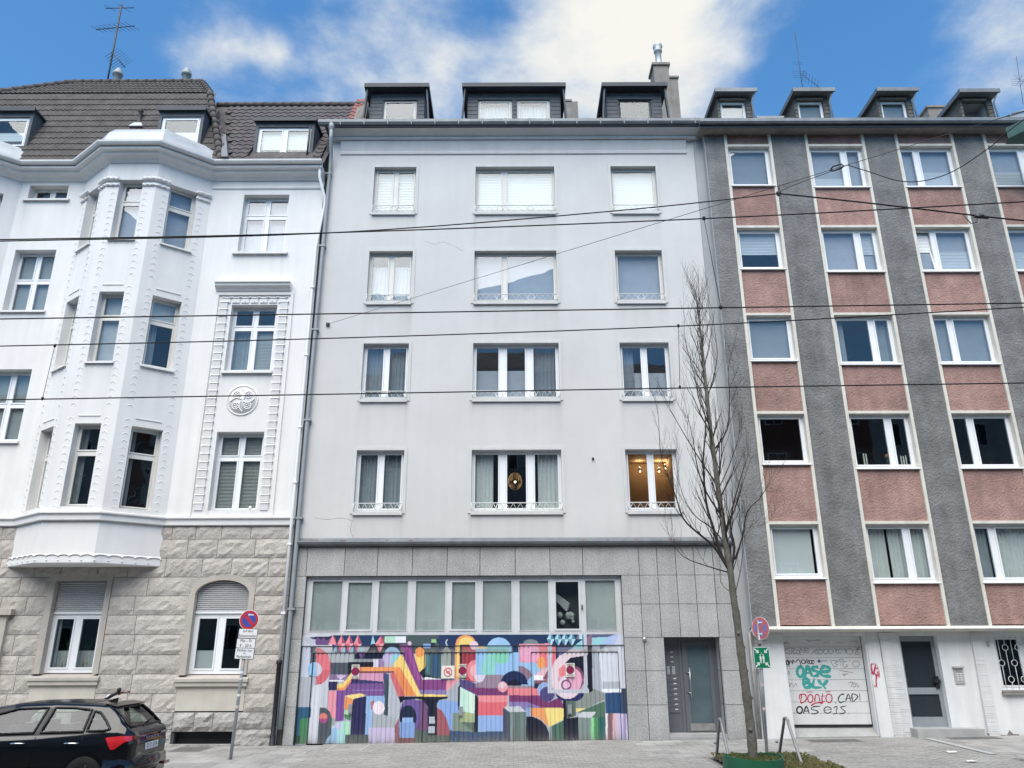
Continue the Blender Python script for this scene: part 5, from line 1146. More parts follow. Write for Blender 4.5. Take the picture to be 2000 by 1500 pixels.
# eaves, gutter, roof, dormers
MB().box(RX0-.25, RX1, -.68, .2, 17.92, 17.98).build('eaves_soffit', 'chimney', RBd)
MB().box(RX0-.25, RX1, -.71, -.67, 17.9, 18.06).build('eaves_fascia', 'dark_metal', RBd)
MB().sweep([(.69, 18.05), (.72, 18.0), (.8, 17.99), (.84, 18.05), (.84, 18.16), (.81, 18.175), (.78, 18.16), (.77, 18.06), (.71, 18.06)], [(RX0-.25, 0), (RX1, 0)]).build('gutter', 'zinc', RBd)
rf = MB(); rf.face([(RX0-.2, -.68, 18.06), (RX1, -.68, 18.06), (RX1, 4.5, 21.2), (RX0-.2, 4.5, 21.2)]); RR2 = rf.build('roof', 'slate_old', RBd)
def dormer_r(x0, x1, z1, opened=False, gl_='glass_sky'):
    y0 = .05; zb = 18.25; fwl, fwr = .1, .2
    hl = (x0+fwl, x1-fwr, zb+.05, z1-.17)
    wall(RBd, 'dormer_front', 'slate_old', FY(y0), x0, x1, zb, z1-.02, [hl], .12)
    if opened:
        m = MB(FY(y0)); a, b, c, d_ = hl
        m.face([(a, .6, c), (b, .6, c), (b, .6, d_), (a, .6, d_)]); m.face([(a, .12, c), (a, .6, c), (a, .6, d_), (a, .12, d_)]); m.face([(b, .12, c), (b, .6, c), (b, .6, d_), (b, .12, d_)]); m.face([(a, .12, d_), (a, .6, d_), (b, .6, d_), (b, .12, d_)])
        m.build('dormer_niche', 'return_plaster', RBd)
    else: window(RBd, FY(y0), *hl, depth=.08, fw=.045, gl=gl_, room='room', rdepth=.8, inner=[('blind', .03, .97, .05, .97, 'blind_and_reflection_grey', 0)])
    sm = None
    for s_ in ((x0, hl[0]-.01), (hl[1]+.01, x1)):
        z = zb
        while z < z1-.3: MB(FY(y0)).hexa([(s_[0]+.004, -.022, z), (s_[1]-.004, -.022, z+.01), (s_[1]-.004, -.003, z+.01), (s_[0]+.004, -.003, z), (s_[0]+.004, -.008, z+.14), (s_[1]-.004, -.008, z+.15), (s_[1]-.004, -.002, z+.15), (s_[0]+.004, -.002, z+.14)]).build('slate', 'slate_old', RBd); z += .15
    for a_, b_ in ((x0, x0+.05), (x1-.05, x1)): MB().box(a_, b_, y0+.002, y0+3, zb, z1-.02).build('dormer_cheek', 'slate_old', RBd)
    # slanting slates on the visible cheek
    sc = [o for o in ()]
    for r in range(9):
        for c in range(8):
            yy = y0+.03+c*.2+r*.09; z = zb+.02+r*.165
            if z+.16 > z1-.1 or yy > y0+1.9: continue
            MB().hexa([(x0-.018, yy, z), (x0-.018, yy+.19, z+.05), (x0-.002, yy+.19, z+.05), (x0-.002, yy, z), (x0-.006, yy+.07, z+.18), (x0-.006, yy+.26, z+.22), (x0-.001, yy+.26, z+.22), (x0-.001, yy+.07, z+.18)]).build('slate', 'slate_old', RBd)
    r_ = MB(); r_.box(x0-.1, x1+.1, y0-.28, y0+3.2, z1-.02, z1+.05); r_.box(x0-.12, x1+.12, y0-.34, y0-.28, z1-.05, z1+.09); r_.box(x0-.12, x0-.1, y0-.28, y0+3, z1-.08, z1+.08)
    r_.build('dormer_roof', 'zinc', RBd)
    MB().box(x0+.1, x1-.2, y0-.06, y0-.003, z1-.16, z1-.1).build('shutter_case', 'chimney', RBd)
    MB().tube([(x1+.03, y0-.25, z1-.05), (x1-.02, y0-.1, z1-.3), (x1+.04, y0-.09, 18.4)], .03, 7).build('dormer_downpipe', 'zinc_light', RBd)
dormer_r(6.88, 8.03, 19.7); dormer_r(9.46, 10.62, 19.7); dormer_r(12.24, 13.4, 19.7); dormer_r(14.97, 16.08, 19.64, True)
MB().hexa([(8.1, -.4, 18.2), (8.7, -.4, 18.2), (8.7, -.1, 18.3), (8.1, -.1, 18.3), (7.95, -.5, 18.5), (8.85, -.5, 18.5), (8.8, -.1, 18.62), (8.0, -.1, 18.62)]).build('roof_hatch', 'cornice_paint', RBd)
MB().hexa([(16.2, -.5, 18.2), (16.9, -.5, 18.2), (16.9, -.1, 18.3), (16.2, -.1, 18.3), (16.1, -.55, 18.5), (16.95, -.55, 18.5), (16.9, -.1, 18.6), (16.1, -.1, 18.6)]).build('roof_hatch', 'lead_flashing', RBd)
q = at(1823, 215, 2.2); MB().box(q[0]-.2, q[0]+.5, 2.2, 2.8, 18.6, q[2]+.1).box(q[0]-.25, q[0]+.55, 2.15, 2.85, q[2]+.1, q[2]+.18).build('chimney', 'chimney', RR2)
# aerials
def aerial(px0, py0, px1, py1, y, fine=.02):
    A, B = at(px0, py0, y), at(px1, py1, y); m = MB(); m.tube([A-(0, 0, .6), B], fine, 6)
    for f, w, n in ((.30, .32, 4), (.52, .2, 2)):
        c = A+(B-A)*f
        for k in range(n): m.tube([c+(-w, .0, .1*k-.2), c+(w, .1, .1*k-.15)], .005, 4)
    c = A+(B-A)*.12; m.tube([c+(0, 0, .5), c+(.7, 0, -.2)], .01, 4)
    for k in range(6): m.tube([c+(.1+.1*k-.08, -.3, .4-.1*k), c+(.1+.1*k+.08, .3, .4-.1*k)], .006, 4)
    m.build('aerial', 'wire_steel', RBd)
aerial(1568, 178, 1552, 62, 3.5, .013); aerial(1992, 180, 1985, 110, 4, .01)
# projecting copper-green eaves corner at the right
A = at(1962, 252, -1.2); m = MB()
m.hexa([(A[0], -1.25, A[2]-.38), (A[0]+.06, -1.25, A[2]-.38), (A[0]+1.4, -3.0, A[2]-.38), (A[0]+1.34, -3.0, A[2]-.38), (A[0], -1.25, A[2]), (A[0]+.06, -1.25, A[2]), (A[0]+1.4, -3.0, A[2]), (A[0]+1.34, -3.0, A[2])])
m.face([(A[0], -1.25, A[2]-.375), (A[0]+1.36, -3.0, A[2]-.375), (A[0]+3, -3.0, A[2]-.375), (A[0]+3, -.95, A[2]-.375), (A[0]+.1, -.95, A[2]-.375)])
m.build('eaves_corner', 'verdigris', RBd)
# ---- white ground floor
gy = FY(0.0); TOP = 2.66
wall(RBd, 'ground_floor_wall', 'white_paint', gy, RX0, RX1, -.2, TOP, [(7.1, 9.24, -.2, 2.5), (10.15, 11.14, -.2, 2.5), (12.62, 14.2, 1.17, 2.5)], .3)
MB().sweep([(.02, 2.60), (.36, 2.62), (.46, 2.64), (.46, 2.70), (.42, 2.735), (.3, 2.74)], [(RX0-.02, 0), (RX1, 0)]).build('ledge', 'cream_stone', RBd)
MB().box(RX0, RX1, -.02, .3, 2.60, 2.655).build('ledge_soffit', 'white_paint', RBd) if False else None
MB().tube([(RX0+.05, -.47, 2.665), (RX1, -.47, 2.68)], .022, 6).tube([(RX0-.02, -.42, 2.5), (RX0-.02, -.42, 2.66)], .04, 8).build('ledge_pipe', 'pvc_old', RBd)
# flared and fluted pillars
def flare(x0, x1, pr, zt=2.58, flute=True):
    fl = MB()
    if flute:
        n = 46
        for k in range(n):
            z0_, z1_ = gz(x0)+.05+(zt-gz(x0)-.05)*k/n, gz(x0)+.05+(zt-gz(x0)-.05)*(k+.82)/n; f = 1-k/n; p = pr*(.6+.4*f); j = random.uniform(-.004, .006)
            fl.hexa([(x0-.03*f, -p-j, z0_), (x1+.03*f, -p-j, z0_), (x1+.03*f, .02, z0_), (x0-.03*f, .02, z0_), (x0-.03*f, -p-j-.004, z1_), (x1+.03*f, -p-j-.004, z1_), (x1+.03*f, .02, z1_), (x0-.03*f, .02, z1_)])
    fl.hexa([(x0, -pr*.9, gz(x0)-.05), (x1, -pr*.9, gz(x0)-.05), (x1, .01, gz(x0)-.05), (x0, .01, gz(x0)-.05), (x0+.01, -pr*.5, zt), (x1-.01, -pr*.5, zt), (x1-.01, .01, zt), (x0+.01, .01, zt)])
    fl.build('fluted_pilaster', 'white_paint', RBd)['kind'] = 'stuff'
flare(9.62, 9.84, .10); flare(9.84, 10.06, .06); flare(12.02, 12.26, .09)
MB().hexa([(RX0+.02, -.1, -.1), (7.12, -.1, -.1), (7.1, .005, -.1), (RX0+.02, .005, -.1), (RX0+.1, -.01, 2.55), (7.08, -.01, 2.55), (7.08, .005, 2.55), (RX0+.1, .005, 2.55)]).build('pillar', 'white_paint', RBd)
MB().hexa([(9.26, -.1, -.05), (9.6, -.1, -.05), (9.6, .005, -.05), (9.26, .005, -.05), (9.28, -.01, 2.5), (9.6, -.01, 2.5), (9.6, .005, 2.5), (9.28, .005, 2.5)]).build('pillar', 'white_paint', RBd)
# garage door of eight panels
GD = MB(FY(.24)); z0g, z1g = .34, 2.5; n = 8
gd = MB().box(7.1, 9.24, .27, .3, .2, 2.55).build('garage_door', 'garage_joint', RBd)
for k in range(n):
    a, b = z0g+(z1g-z0g)*k/n, z0g+(z1g-z0g)*(k+1)/n
    MB(FY(.24)).box(7.11, 9.22, -.0, .03, a+.004, b-.004).build('door_panel', 'garage_white', gd)
MB(FY(.24)).box(7.11, 9.22, -.01, .03, .295, .34).build('door_seal', 'black_iron', gd)
MB(FY(.24)).box(9.222, 9.245, -.0, .03, .3, 2.5).build('door_seal', 'sign_black', gd)
MB().hexa([(7.06, -.02, -.1), (9.28, -.02, -.1), (9.28, .3, -.1), (7.06, .3, -.1), (7.06, -.02, .07), (9.28, -.02, .09), (9.28, .3, .29), (7.06, .3, .29)]).build('ramp', 'door_step', RBd)
# graffiti
gp = lambda x, y, yy=.239: at(1480+x/3.846, 1200+y/3.846, yy)
tags = {'tag_teal': [], 'tag_red': [], 'tag_black': [], 'tag_grey': [], 'tag_purple': []}
def T(c, w, *lines):
    for ln in lines: tags[c].append((w, ln))
def E_(cx, cy, rx, ry, a0=60, a1=430): return arc(cx, cy, rx, ry, a0, a1, 18)
T('tag_teal', .075, E_(320, 430, 24, 38), [(352, 470), (362, 425), (376, 385), (392, 425), (410, 468)], [(358, 440), (408, 440)], [(455, 393), (420, 396), (408, 412), (428, 424), (452, 436), (448, 458), (415, 466)], [(470, 432), (540, 425), (528, 396), (492, 394), (470, 430), (488, 460), (552, 466)],
  [(338, 480), (345, 515), (352, 556)], [(338, 480), (378, 486), (380, 502), (350, 514), (392, 522), (398, 540), (352, 556)], [(425, 482), (416, 545), (480, 548)], [(452, 488), (488, 530), (526, 492)], [(488, 530), (512, 562)])
T('tag_red', .028, [(332, 598), (322, 662), (350, 655), (368, 630), (352, 600), (316, 605), (312, 640)], E_(395, 632, 19, 30), [(368, 584), (412, 583)], [(428, 660), (434, 606), (458, 608), (466, 656)], [(488, 590), (482, 650), (505, 652)], [(474, 616), (506, 612)], E_(535, 630, 23, 32), [(508, 582), (546, 579)], [(398, 688), (430, 668), (490, 661), (470, 674)], [(533, 630), (537, 632)])
T('tag_black', .026, [(650, 598), (620, 606), (604, 640), (622, 662), (652, 650)], [(660, 658), (680, 598), (700, 656)], [(655, 636), (706, 628)], [(714, 660), (708, 598), (752, 616), (718, 655)], [(764, 594), (769, 648)], [(583, 660), (587, 672)], [(276, 738), (280, 742)])
T('tag_black', .036, E_(314, 718, 21, 25), [(342, 746), (366, 690), (386, 746)], [(350, 727), (384, 724)])
T('tag_black', .022, [(470, 690), (415, 694), (402, 712), (440, 722), (455, 735), (420, 748), (402, 744)], E_(525, 718, 28, 24, 0, 340), [(497, 720), (553, 714)], [(568, 704), (594, 690), (588, 746)], [(564, 747), (612, 742)], [(664, 688), (622, 698), (650, 722), (655, 738), (614, 748)], [(683, 741), (687, 745)])
T('tag_black', .02, E_(342, 355, 15, 14), [(362, 372), (366, 342), (384, 348), (370, 358), (386, 372)], E_(398, 358, 11, 12), E_(414, 358, 9, 14, 0, 330), [(205, 340), (212, 380), (225, 340), (235, 380), (245, 345), (262, 372), (262, 340), (280, 360), (300, 340), (316, 350), (325, 390)], E_(222, 362, 14, 16), [(215, 388), (240, 388)])
T('tag_grey', .014, [(248, 250), (200, 268), (236, 298), (240, 276), (222, 276)], [(255, 297), (258, 256), (282, 264), (258, 276), (288, 296)], E_(302, 280, 11, 14), [(318, 296), (322, 254), (346, 296), (350, 248)], [(388, 256), (360, 256), (360, 272), (382, 271)], [(360, 272), (364, 288), (384, 286)], [(195, 292), (330, 300)],
  [(400, 300), (425, 275), (445, 262), (430, 290), (455, 296)], E_(470, 280, 20, 18), E_(510, 278, 18, 18), E_(548, 278, 18, 18), [(575, 265), (600, 262), (582, 280), (605, 298)], E_(620, 276, 15, 15, 0, 300), [(645, 268), (658, 255), (655, 300)], E_(690, 278, 26, 20), E_(745, 292, 14, 10), [(730, 270), (768, 262), (740, 258), (766, 248)],
  [(545, 345), (572, 392), (600, 380), (576, 365), (606, 350), (545, 345)], [(622, 362), (622, 386)], E_(628, 345, 18, 9), [(668, 350), (640, 368), (648, 396), (676, 386), (660, 376)], E_(738, 372, 26, 23), [(688, 350), (684, 342)], [(696, 350), (693, 342)], [(610, 420), (660, 428), (718, 438)], [(680, 448), (636, 450), (660, 462)],
  [(360, 185), (385, 200), (455, 192), (470, 200)], [(490, 215), (540, 205)], [(590, 211), (645, 211)], [(690, 205), (730, 200), (755, 214)], [(195, 205), (205, 222), (215, 205), (225, 222), (240, 212)], [(212, 430), (222, 460), (232, 420), (240, 458)], [(222, 520), (240, 512), (236, 548), (255, 515), (268, 545), (285, 518), (298, 545)], [(680, 515), (712, 508), (698, 545)], E_(725, 530, 10, 16), [(742, 512), (752, 550), (762, 528)], [(470, 345), (522, 345)], [(475, 352), (522, 352)], [(470, 378), (510, 380)])
T('tag_purple', .05, E_(460, 351, 4, 4))
lift = .0008
for c, ls in tags.items():
    m = MB()
    for w, ln in ls:
        ln = smooth_path([gp(*p) for p in ln], 3) if len(ln) > 2 else [gp(*p) for p in ln]
        ribbon(m, ln, w, (0, -1, 0), lift); lift += .00004
    m.build('graffiti', c, gd)['kind'] = 'stuff'
m = MB(); w_ = .05
for ln in ([(850, 372), (885, 370), (868, 440), (888, 452), (884, 505), (888, 538), (868, 536)], [(870, 400), (905, 405)], [(898, 385), (897, 392)], [(895, 425), (900, 465)], [(906, 420), (910, 468)], [(848, 372), (856, 440), (868, 450)]):
    p = [gp(x, y, -.03) for x, y in ln]; p = [np.array((q[0], -.10+.09*q[2]/2.5-.014, q[2])) for q in p]; ribbon(m, p, .035, (0, -1, 0), lift); lift += .0002
m.build('graffiti', 'tag_red', RBd)['kind'] = 'stuff'
# house door with two dark panes
dY = .18
d = MB(FY(dY)); d.box(10.15, 10.25, -.02, .05, .28, 2.5); d.box(11.04, 11.14, -.02, .05, .28, 2.5); d.box(10.25, 11.04, -.02, .05, 2.36, 2.5); d.box(10.25, 11.04, -.02, .05, .28, .52); d.box(10.25, 11.04, -.02, .05, 1.06, 1.22)
DD = d.build('house_door', 'zinc_light', RBd)
for a, b in ((.52, 1.06), (1.22, 2.36)): MB(FY(dY)).box(10.25, 11.04, .012, .02, a, b).build('door_pane', 'dark_pane', DD)
MB(FY(dY)).box(10.2, 11.1, .3, .32, .3, 2.5).build('door_dark', 'room_dark', DD)
MB(FY(dY)).box(10.98, 11.08, -.05, -.02, 1.2, 1.5).box(10.93, 11.1, -.09, -.05, 1.34, 1.42).build('door_handle', 'black_iron', DD)
MB().box(10.05, 11.72, -.42, .3, -.1, .285).box(10.02, 11.75, -.45, .3, .24, .283).build('door_step', 'door_step', RBd) if False else MB().box(10.05, 11.72, -.42, .3, -.1, .285).build('door_step', 'door_step', RBd)
# intercom
MB().box(11.42, 11.66, -.03, .0, 1.32, 1.72).build('intercom', 'intercom', RBd)
IC = MB().box(11.40, 11.68, -.07, .0, 1.70, 1.74).build('intercom_hood', 'intercom', RBd)
for c in range(2):
    for r in range(4): MB().box(11.47+c*.09, 11.52+c*.09, -.04, -.03, 1.4+r*.05, 1.42+r*.05).build('bell_label', 'sign_white', IC)
    MB().box(11.46+c*.09, 11.53+c*.09, -.036, -.03, 1.6, 1.66).build('bell_grille', 'tube_grey', IC)
MB().box(12.42, 12.48, -.02, .0, 2.22, 2.34).build('number_plate', 'return_plaster', RBd)
MB().box(6.30, 6.36, -.2, -.1, 1.6, 1.78).build('key_box', 'tube_grey', RBd)
# grilled window
wo = window(RBd, gy, 12.62, 14.2, 1.17, 2.5, depth=.12, splits=(.5,), fw=.06, mw=.14, gl='glass_dark', room='room_dark')
MB(gy).box(12.58, 14.24, -.08, .0, 1.11, 1.16).box(12.56, 14.26, -.1, .0, 1.06, 1.105).build('sill', 'chimney', wo)
g = MB(gy)
for k in range(9):
    x = 12.74+k*.165; odd = k % 2; cs = (1.5, 2.12) if odd else (1.82,)
    if odd: cs = (1.42, 2.2)
    segs = [1.16]+[e for c in cs for e in (c-.075, c+.075)]+[2.49]
    for i in range(0, len(segs), 2): g.tube([(x, .03, segs[i]), (x, .03, segs[i+1])], .009, 5)
    for c in cs: g.tube([(x+.075*math.cos(t*math.pi/9), .03, c+.075*math.sin(t*math.pi/9)) for t in range(19)], .009, 5, False)
g.build('window_grille', 'rail_paint', wo)
# flaked plaster by the foot of the wall
m = MB(); m.prism([(12.25, .02), (12.35, .11), (12.5, .1), (12.58, .22), (12.66, .13), (12.8, .12), (12.82, .02)], -.006, .0); m.build('plaster_loss', 'chimney', RBd)
# rainwater pipes at the joint
MB().tube([(6.2, -.12, 2.6), (6.2, -.12, -.1)], .045, 8).tube([(6.32, -.14, 2.62), (6.32, -.14, -.1)], .022, 8).build('rain_pipe', 'tube_grey', RBd)
# ================================================================== street
ROADD = .06
def sheet(name, poly, dz, mat, thick=0, kind='structure'):
    m = MB(); top = [(x, y, gz(x)+dz) for x, y in poly]; m.face(top)
    if thick:
        n = len(poly)
        for k in range(n): a, b = top[k], top[(k+1) % n]; m.face([a, b, (b[0], b[1], b[2]-thick), (a[0], a[1], a[2]-thick)])
    return struct(m, name, mat, kind)
sheet('road', [(-400, -400), (400, -400), (400, 400), (-400, 400)], -ROADD, 'asphalt')
def corner(cx, cy, r, a0, a1, n=8): return [(cx+r*math.cos(math.radians(a0+(a1-a0)*k/n)), cy+r*math.sin(math.radians(a0+(a1-a0)*k/n))) for k in range(n+1)]
edge = [(-60, -4.35), (-6.9, -4.35)]+corner(-6.9, -5.05, .7, 90, 0)+[(-6.2, -7.6), (10.2, -7.6)]+corner(10.9, -4.9, .7, 180, 90)[:]+[(60, -4.2)]
PV = sheet('pavement', [(60, 1.0)]+[(-60, 1.0)]+edge, -.035, 'pavement', .2)
kb = MB()
for a, b in zip(edge, edge[1:]):
    a, b = np.array(a), np.array(b); d = (b-a)/np.hypot(*(b-a)); n_ = np.array([-d[1], d[0]]); L_ = np.hypot(*(b-a)); k = max(1, int(L_/1.0)) if L_ < 40 and L_ > 1 else 1
    if L_ > 40: continue
    for j in range(k):
        p, q = a+(b-a)*j/k+d*.004, a+(b-a)*(j+1)/k-d*.004; i_, o_ = p+n_*.13, q+n_*.13
        c = [p, q, o_, i_]; kb = MB(); kb.hexa([(v[0], v[1], gz(v[0])-.2) for v in c]+[(v[0], v[1], gz(v[0])+.003) for v in c]); kb.build('kerb_stone', 'kerb', PV)
for sx in (-1, 1):
    for j in range(11):
        x0 = -17.9+j if sx < 0 else 10.9+j*1.0; c = [(x0+.004, -4.35), (x0+.996, -4.35), (x0+.996, -4.22), (x0+.004, -4.22)]
        if sx > 0: c = [(x, y+.15) for x, y in c]
        MB().hexa([(x, y, gz(x)-.2) for x, y in c]+[(x, y, gz(x)+.003) for x, y in c]).build('kerb_stone', 'kerb', PV)
covers = [(320, 1459, 420, 1469), (530, 1463, 612, 1473), (632, 1455, 722, 1467), (1587, 1444, 1672, 1450), (1862, 1439, 1942, 1444)]
cv = []
for x0, y0, x1, y1 in covers:
    a, b, c, d_ = atz(x0, y1, gz(-4)), atz(x1, y1, gz(-4)), atz(x1, y0, gz(-4)), atz(x0, y0, gz(-4)); cx = (a[0]+b[0])/2
    a, b = atz(x0, y1, gz(cx)), atz(x1, y0, gz(cx)); xa, xb = sorted((a[0], b[0])); cv.append((xa, xb, a[1], b[1]))
PIT = (4.2, 6.15, -7.0, -3.35)
def blocked(x0, x1, y0, y1):
    if x1 > PIT[0] and x0 < PIT[1] and y1 > PIT[2] and y0 < PIT[3]: return True
    if y0 < -4.2 and (x0 < -6.0 or x1 > 10.1): return True
    return False
def slabgeo(w, d, e=.005):
    m = MB(); s = .0095
    m.hexa([(e, e, -.03), (w-e, e, -.03), (w-e, d-e, -.03), (e, d-e, -.03), (e, e, 0), (w-e, e, s*w), (w-e, d-e, s*w), (e, d-e, 0)]); o = m.build('t', 'slab'); me = o.data; bpy.data.objects.remove(o); return me
sg = slabgeo(.5, .5); cnt = 0
for xa, xb, rows in ((-14.3, -4.8, 8), (3.2, 6.7, 6), (10.7, 14.2, 8)):
    nx = int(round((xb-xa)/.5))
    for r in range(rows):
        for k in range(nx+1):
            x = xa+k*.5-(.25 if r % 2 else 0); y = -.12-(r+1)*.5
            if x < xa-.3 or x+.5 > xb+.26 or blocked(x, x+.5, y, y+.5): continue
            inst(sg, 'paving_slab', PV, (x, y, gz(x)+random.uniform(-.002, .003)))
bm = MB()
for xa, xb, ya in ((-4.8, 3.2, .1), (6.7, 10.7, -.1), (3.2, 6.7, -3.12)):
    r = 0; y = ya
    while y > -5.4:
        x = xa-(.1 if r % 2 else 0)
        while x < xb:
            x0, x1 = max(x, xa), min(x+.2, xb)
            if x1-x0 > .04 and not blocked(x0, x1, y-.1, y):
                j = random.uniform(-.003, .003); e = .004; z0, z1 = gz(x0)+j, gz(x1)+j
                bm.hexa([(x0+e, y-.1+e, z0-.03), (x1-e, y-.1+e, z1-.03), (x1-e, y-e, z1-.03), (x0+e, y-e, z0-.03), (x0+e, y-.1+e, z0), (x1-e, y-.1+e, z1), (x1-e, y-e, z1), (x0+e, y-e, z0)])
            x += .2
        y -= .1; r += 1
o = bm.build('brick_paving', 'brick_paver', PV); o['kind'] = 'stuff'
# light strip in the paving
A, B = atz(1811, 1442, gz(11)), atz(1940, 1473, gz(11)); d = (B-A)/np.linalg.norm(B-A); n_ = np.array([d[1], -d[0], 0])
MB().hexa([tuple(p) for p in [A-n_*.09, B-n_*.09, B+n_*.09, A+n_*.09]]+[tuple(p+np.array([0, 0, .008])) for p in [A-n_*.09, B-n_*.09, B+n_*.09, A+n_*.09]]).build('light_strip', 'cover_frame', PV)
labels = ['dark square cover in the pavement below the cellar opening', 'pale framed access cover in the pavement beside the black pipe foot', 'flat light grey cover plate before the leftmost garage door', 'dark iron mat in the pavement before the white garage door', 'dark iron grate in the pavement before the house door step']
for k, (xa, xb, ya, yb) in enumerate(cv):
    t = thing('manhole_cover', labels[k], 'cover', ((xa+xb)/2, (ya+yb)/2, gz((xa+xb)/2)), 'covers let into the pavement')
    pale = k in (1, 2); f = .05
    P_ = lambda x, y, dz: (x, y, gz(x)+dz)
    def slab(x0, x1, y0, y1, h, nm, mt): MB().hexa([P_(x0, y0, -.02), P_(x1, y0, -.02), P_(x1, y1, -.02), P_(x0, y1, -.02), P_(x0, y0, h), P_(x1, y0, h), P_(x1, y1, h), P_(x0, y1, h)]).build(nm, mt, t)
    slab(xa, xb, ya, yb, .006, 'rim', 'cover_frame' if pale else 'tube_grey'); slab(xa+f, xb-f, ya+f, yb-f, .010, 'plate', 'slab' if pale else ('iron_cover' if k else 'pavement'))
    slab((xa+xb)/2-.06, (xa+xb)/2+.06, (ya+yb)/2-.02, (ya+yb)/2+.02, .012, 'grip', 'black_iron')
# litter
for px, py, lab in ((1860, 1469, 'crumpled white paper scrap on the driveway paving'), (1897, 1487, 'flat white paper scrap nearest the kerb at right')):
    a = atz(px, py, gz(11)); m = MB(); m.grid(lambda u, v: (a[0]-.1+.2*u+random.uniform(-.01, .01), a[1]-.06+.12*v, gz(a[0])+.012+random.uniform(0, .03)), 3, 3, False); o = m.build('paper_scrap', 'litter', None, a); tag(o, lab, 'litter')
# ------------------------------------------------------------------ tree pit, planter, hoops
TY = -5.4; TX = float(at(1471, 1487, TY)[0])
soil = MB(); rs = random.Random(5)
soil.grid(lambda u, v: (PIT[0]+(PIT[1]-PIT[0])*u, PIT[2]+(PIT[3]-PIT[2])*v, gz(5)+rs.uniform(-.01, .035)), 18, 26); struct(soil, 'soil', 'soil')
def tufts(name, n, fn, mat, hmin, hmax):
    m = MB()
    for _ in range(n):
        x, y, z = fn(); h = rs.uniform(hmin, hmax); a = rs.uniform(0, 6.28); l_ = rs.uniform(.3, .9)*h; w = .005
        dx_, dy_ = math.cos(a), math.sin(a); m.face([(x-dy_*w, y+dx_*w, z), (x+dy_*w, y-dx_*w, z), (x+dx_*l_, y+dy_*l_, z+h)]); m.face([(x-dy_*w, y+dx_*w, z), (x+dx_*l_*.4, y+dy_*l_*.4, z+h*.8), (x+dx_*l_*1.1, y+dy_*l_*1.1, z+h*.7)])
    o = struct(m, name, mat, 'stuff'); return o
def pit_pt():
    while True:
        x, y = rs.uniform(PIT[0]+.05, PIT[1]-.05), rs.uniform(-6, PIT[3]-.03)
        if math.hypot(x-TX, y-TY) > .62: return x, y, gz(x)
tufts('grass', 700, pit_pt, 'grass', .04, .14); tufts('dry_grass', 1500, pit_pt, 'grass_dry', .04, .15)
def in_pl():
    a, r = rs.uniform(0, 6.28), .5*math.sqrt(rs.random()); return TX+r*math.cos(a), TY+r*math.sin(a), gz(5)+.17
tufts('planter_grass', 700, in_pl, 'grass', .04, .14); tufts('planter_dry_grass', 400, in_pl, 'grass_dry', .04, .12)
pl = MB(); n = 40
for k in range(n):
    a0, a1 = 2*math.pi*k/n, 2*math.pi*(k+1)/n
    def rp(a, r, z): w = 1+.012*math.sin(3*a+.5); return (TX+r*w*math.cos(a), TY+r*w*math.sin(a), gz(5)+z+(.02*math.sin(a*2+1) if z > .1 else 0))
    for q in ([rp(a0, .56, 0), rp(a1, .56, 0), rp(a1, .55, .27), rp(a0, .55, .27)], [rp(a0, .525, .27), rp(a1, .525, .27), rp(a1, .53, .0), rp(a0, .53, .0)], [rp(a0, .55, .27), rp(a1, .55, .27), rp(a1, .525, .27), rp(a0, .525, .27)]): pl.face(q, True)
t = thing('tree_planter', 'round green plastic ring planter around the tree foot', 'planter', (TX, TY, gz(5)))
pl.build('ring', 'planter_green', t)
MB().grid(lambda u, v: (TX+.524*v*math.cos(u*2*math.pi), TY+.524*v*math.sin(u*2*math.pi), gz(5)+.16+rs.uniform(-.0, .02)+.05*(1-v)), 24, 5).build('earth', 'soil', t)
def hoop(rx, ry, fx_, fy_, h, lab):
    t = thing('guard_hoop', lab, 'hoop', ((rx+fx_)/2, (ry+fy_)/2, gz(rx)), 'steel hoops guarding the tree')
    a, b = np.array([rx, ry, gz(rx)-.05]), np.array([fx_, fy_, gz(fx_)-.05]); d = (b-a)/np.linalg.norm(b-a); mid = (a+b)/2; tp = mid+(0, 0, h)
    p = [a+(0, 0, 0), a*.5+(a+d*.45+(0, 0, h*.55))*.0+a*.5+(0, 0, .15)]
    # two splayed legs joined by a tight bend
    k = .16; p = [a, a*.5+(mid-d*k+(0, 0, h-.12))*.5, mid-d*k+(0, 0, h-.12), mid-d*k*.7+(0, 0, h-.03), tp, mid+d*k*.7+(0, 0, h-.03), mid+d*k+(0, 0, h-.12), b*.5+(mid+d*k+(0, 0, h-.12))*.5, b]
    MB().tube(smooth_path(p, 5), .03, 10).build('bent_tube', 'tube_grey', t)
    MB().tube([a+(0, 0, .32), a+(mid-a)*.0+(0, 0, .34)+(mid-d*k+(0, 0, h-.12)-a)*.03], .032, 10).build('collar', 'galv', t)
ah = atz(1399, 1479, gz(4.5)); bh = atz(1520, 1477, gz(6))
hoop(ah[0], ah[1], 4.22, ah[1]-1.5, .86, 'bent grey steel hoop on the left of the young tree')
hoop(bh[0], bh[1], 5.62, bh[1]-1.5, .86, 'bent grey steel hoop on the right of the young tree')
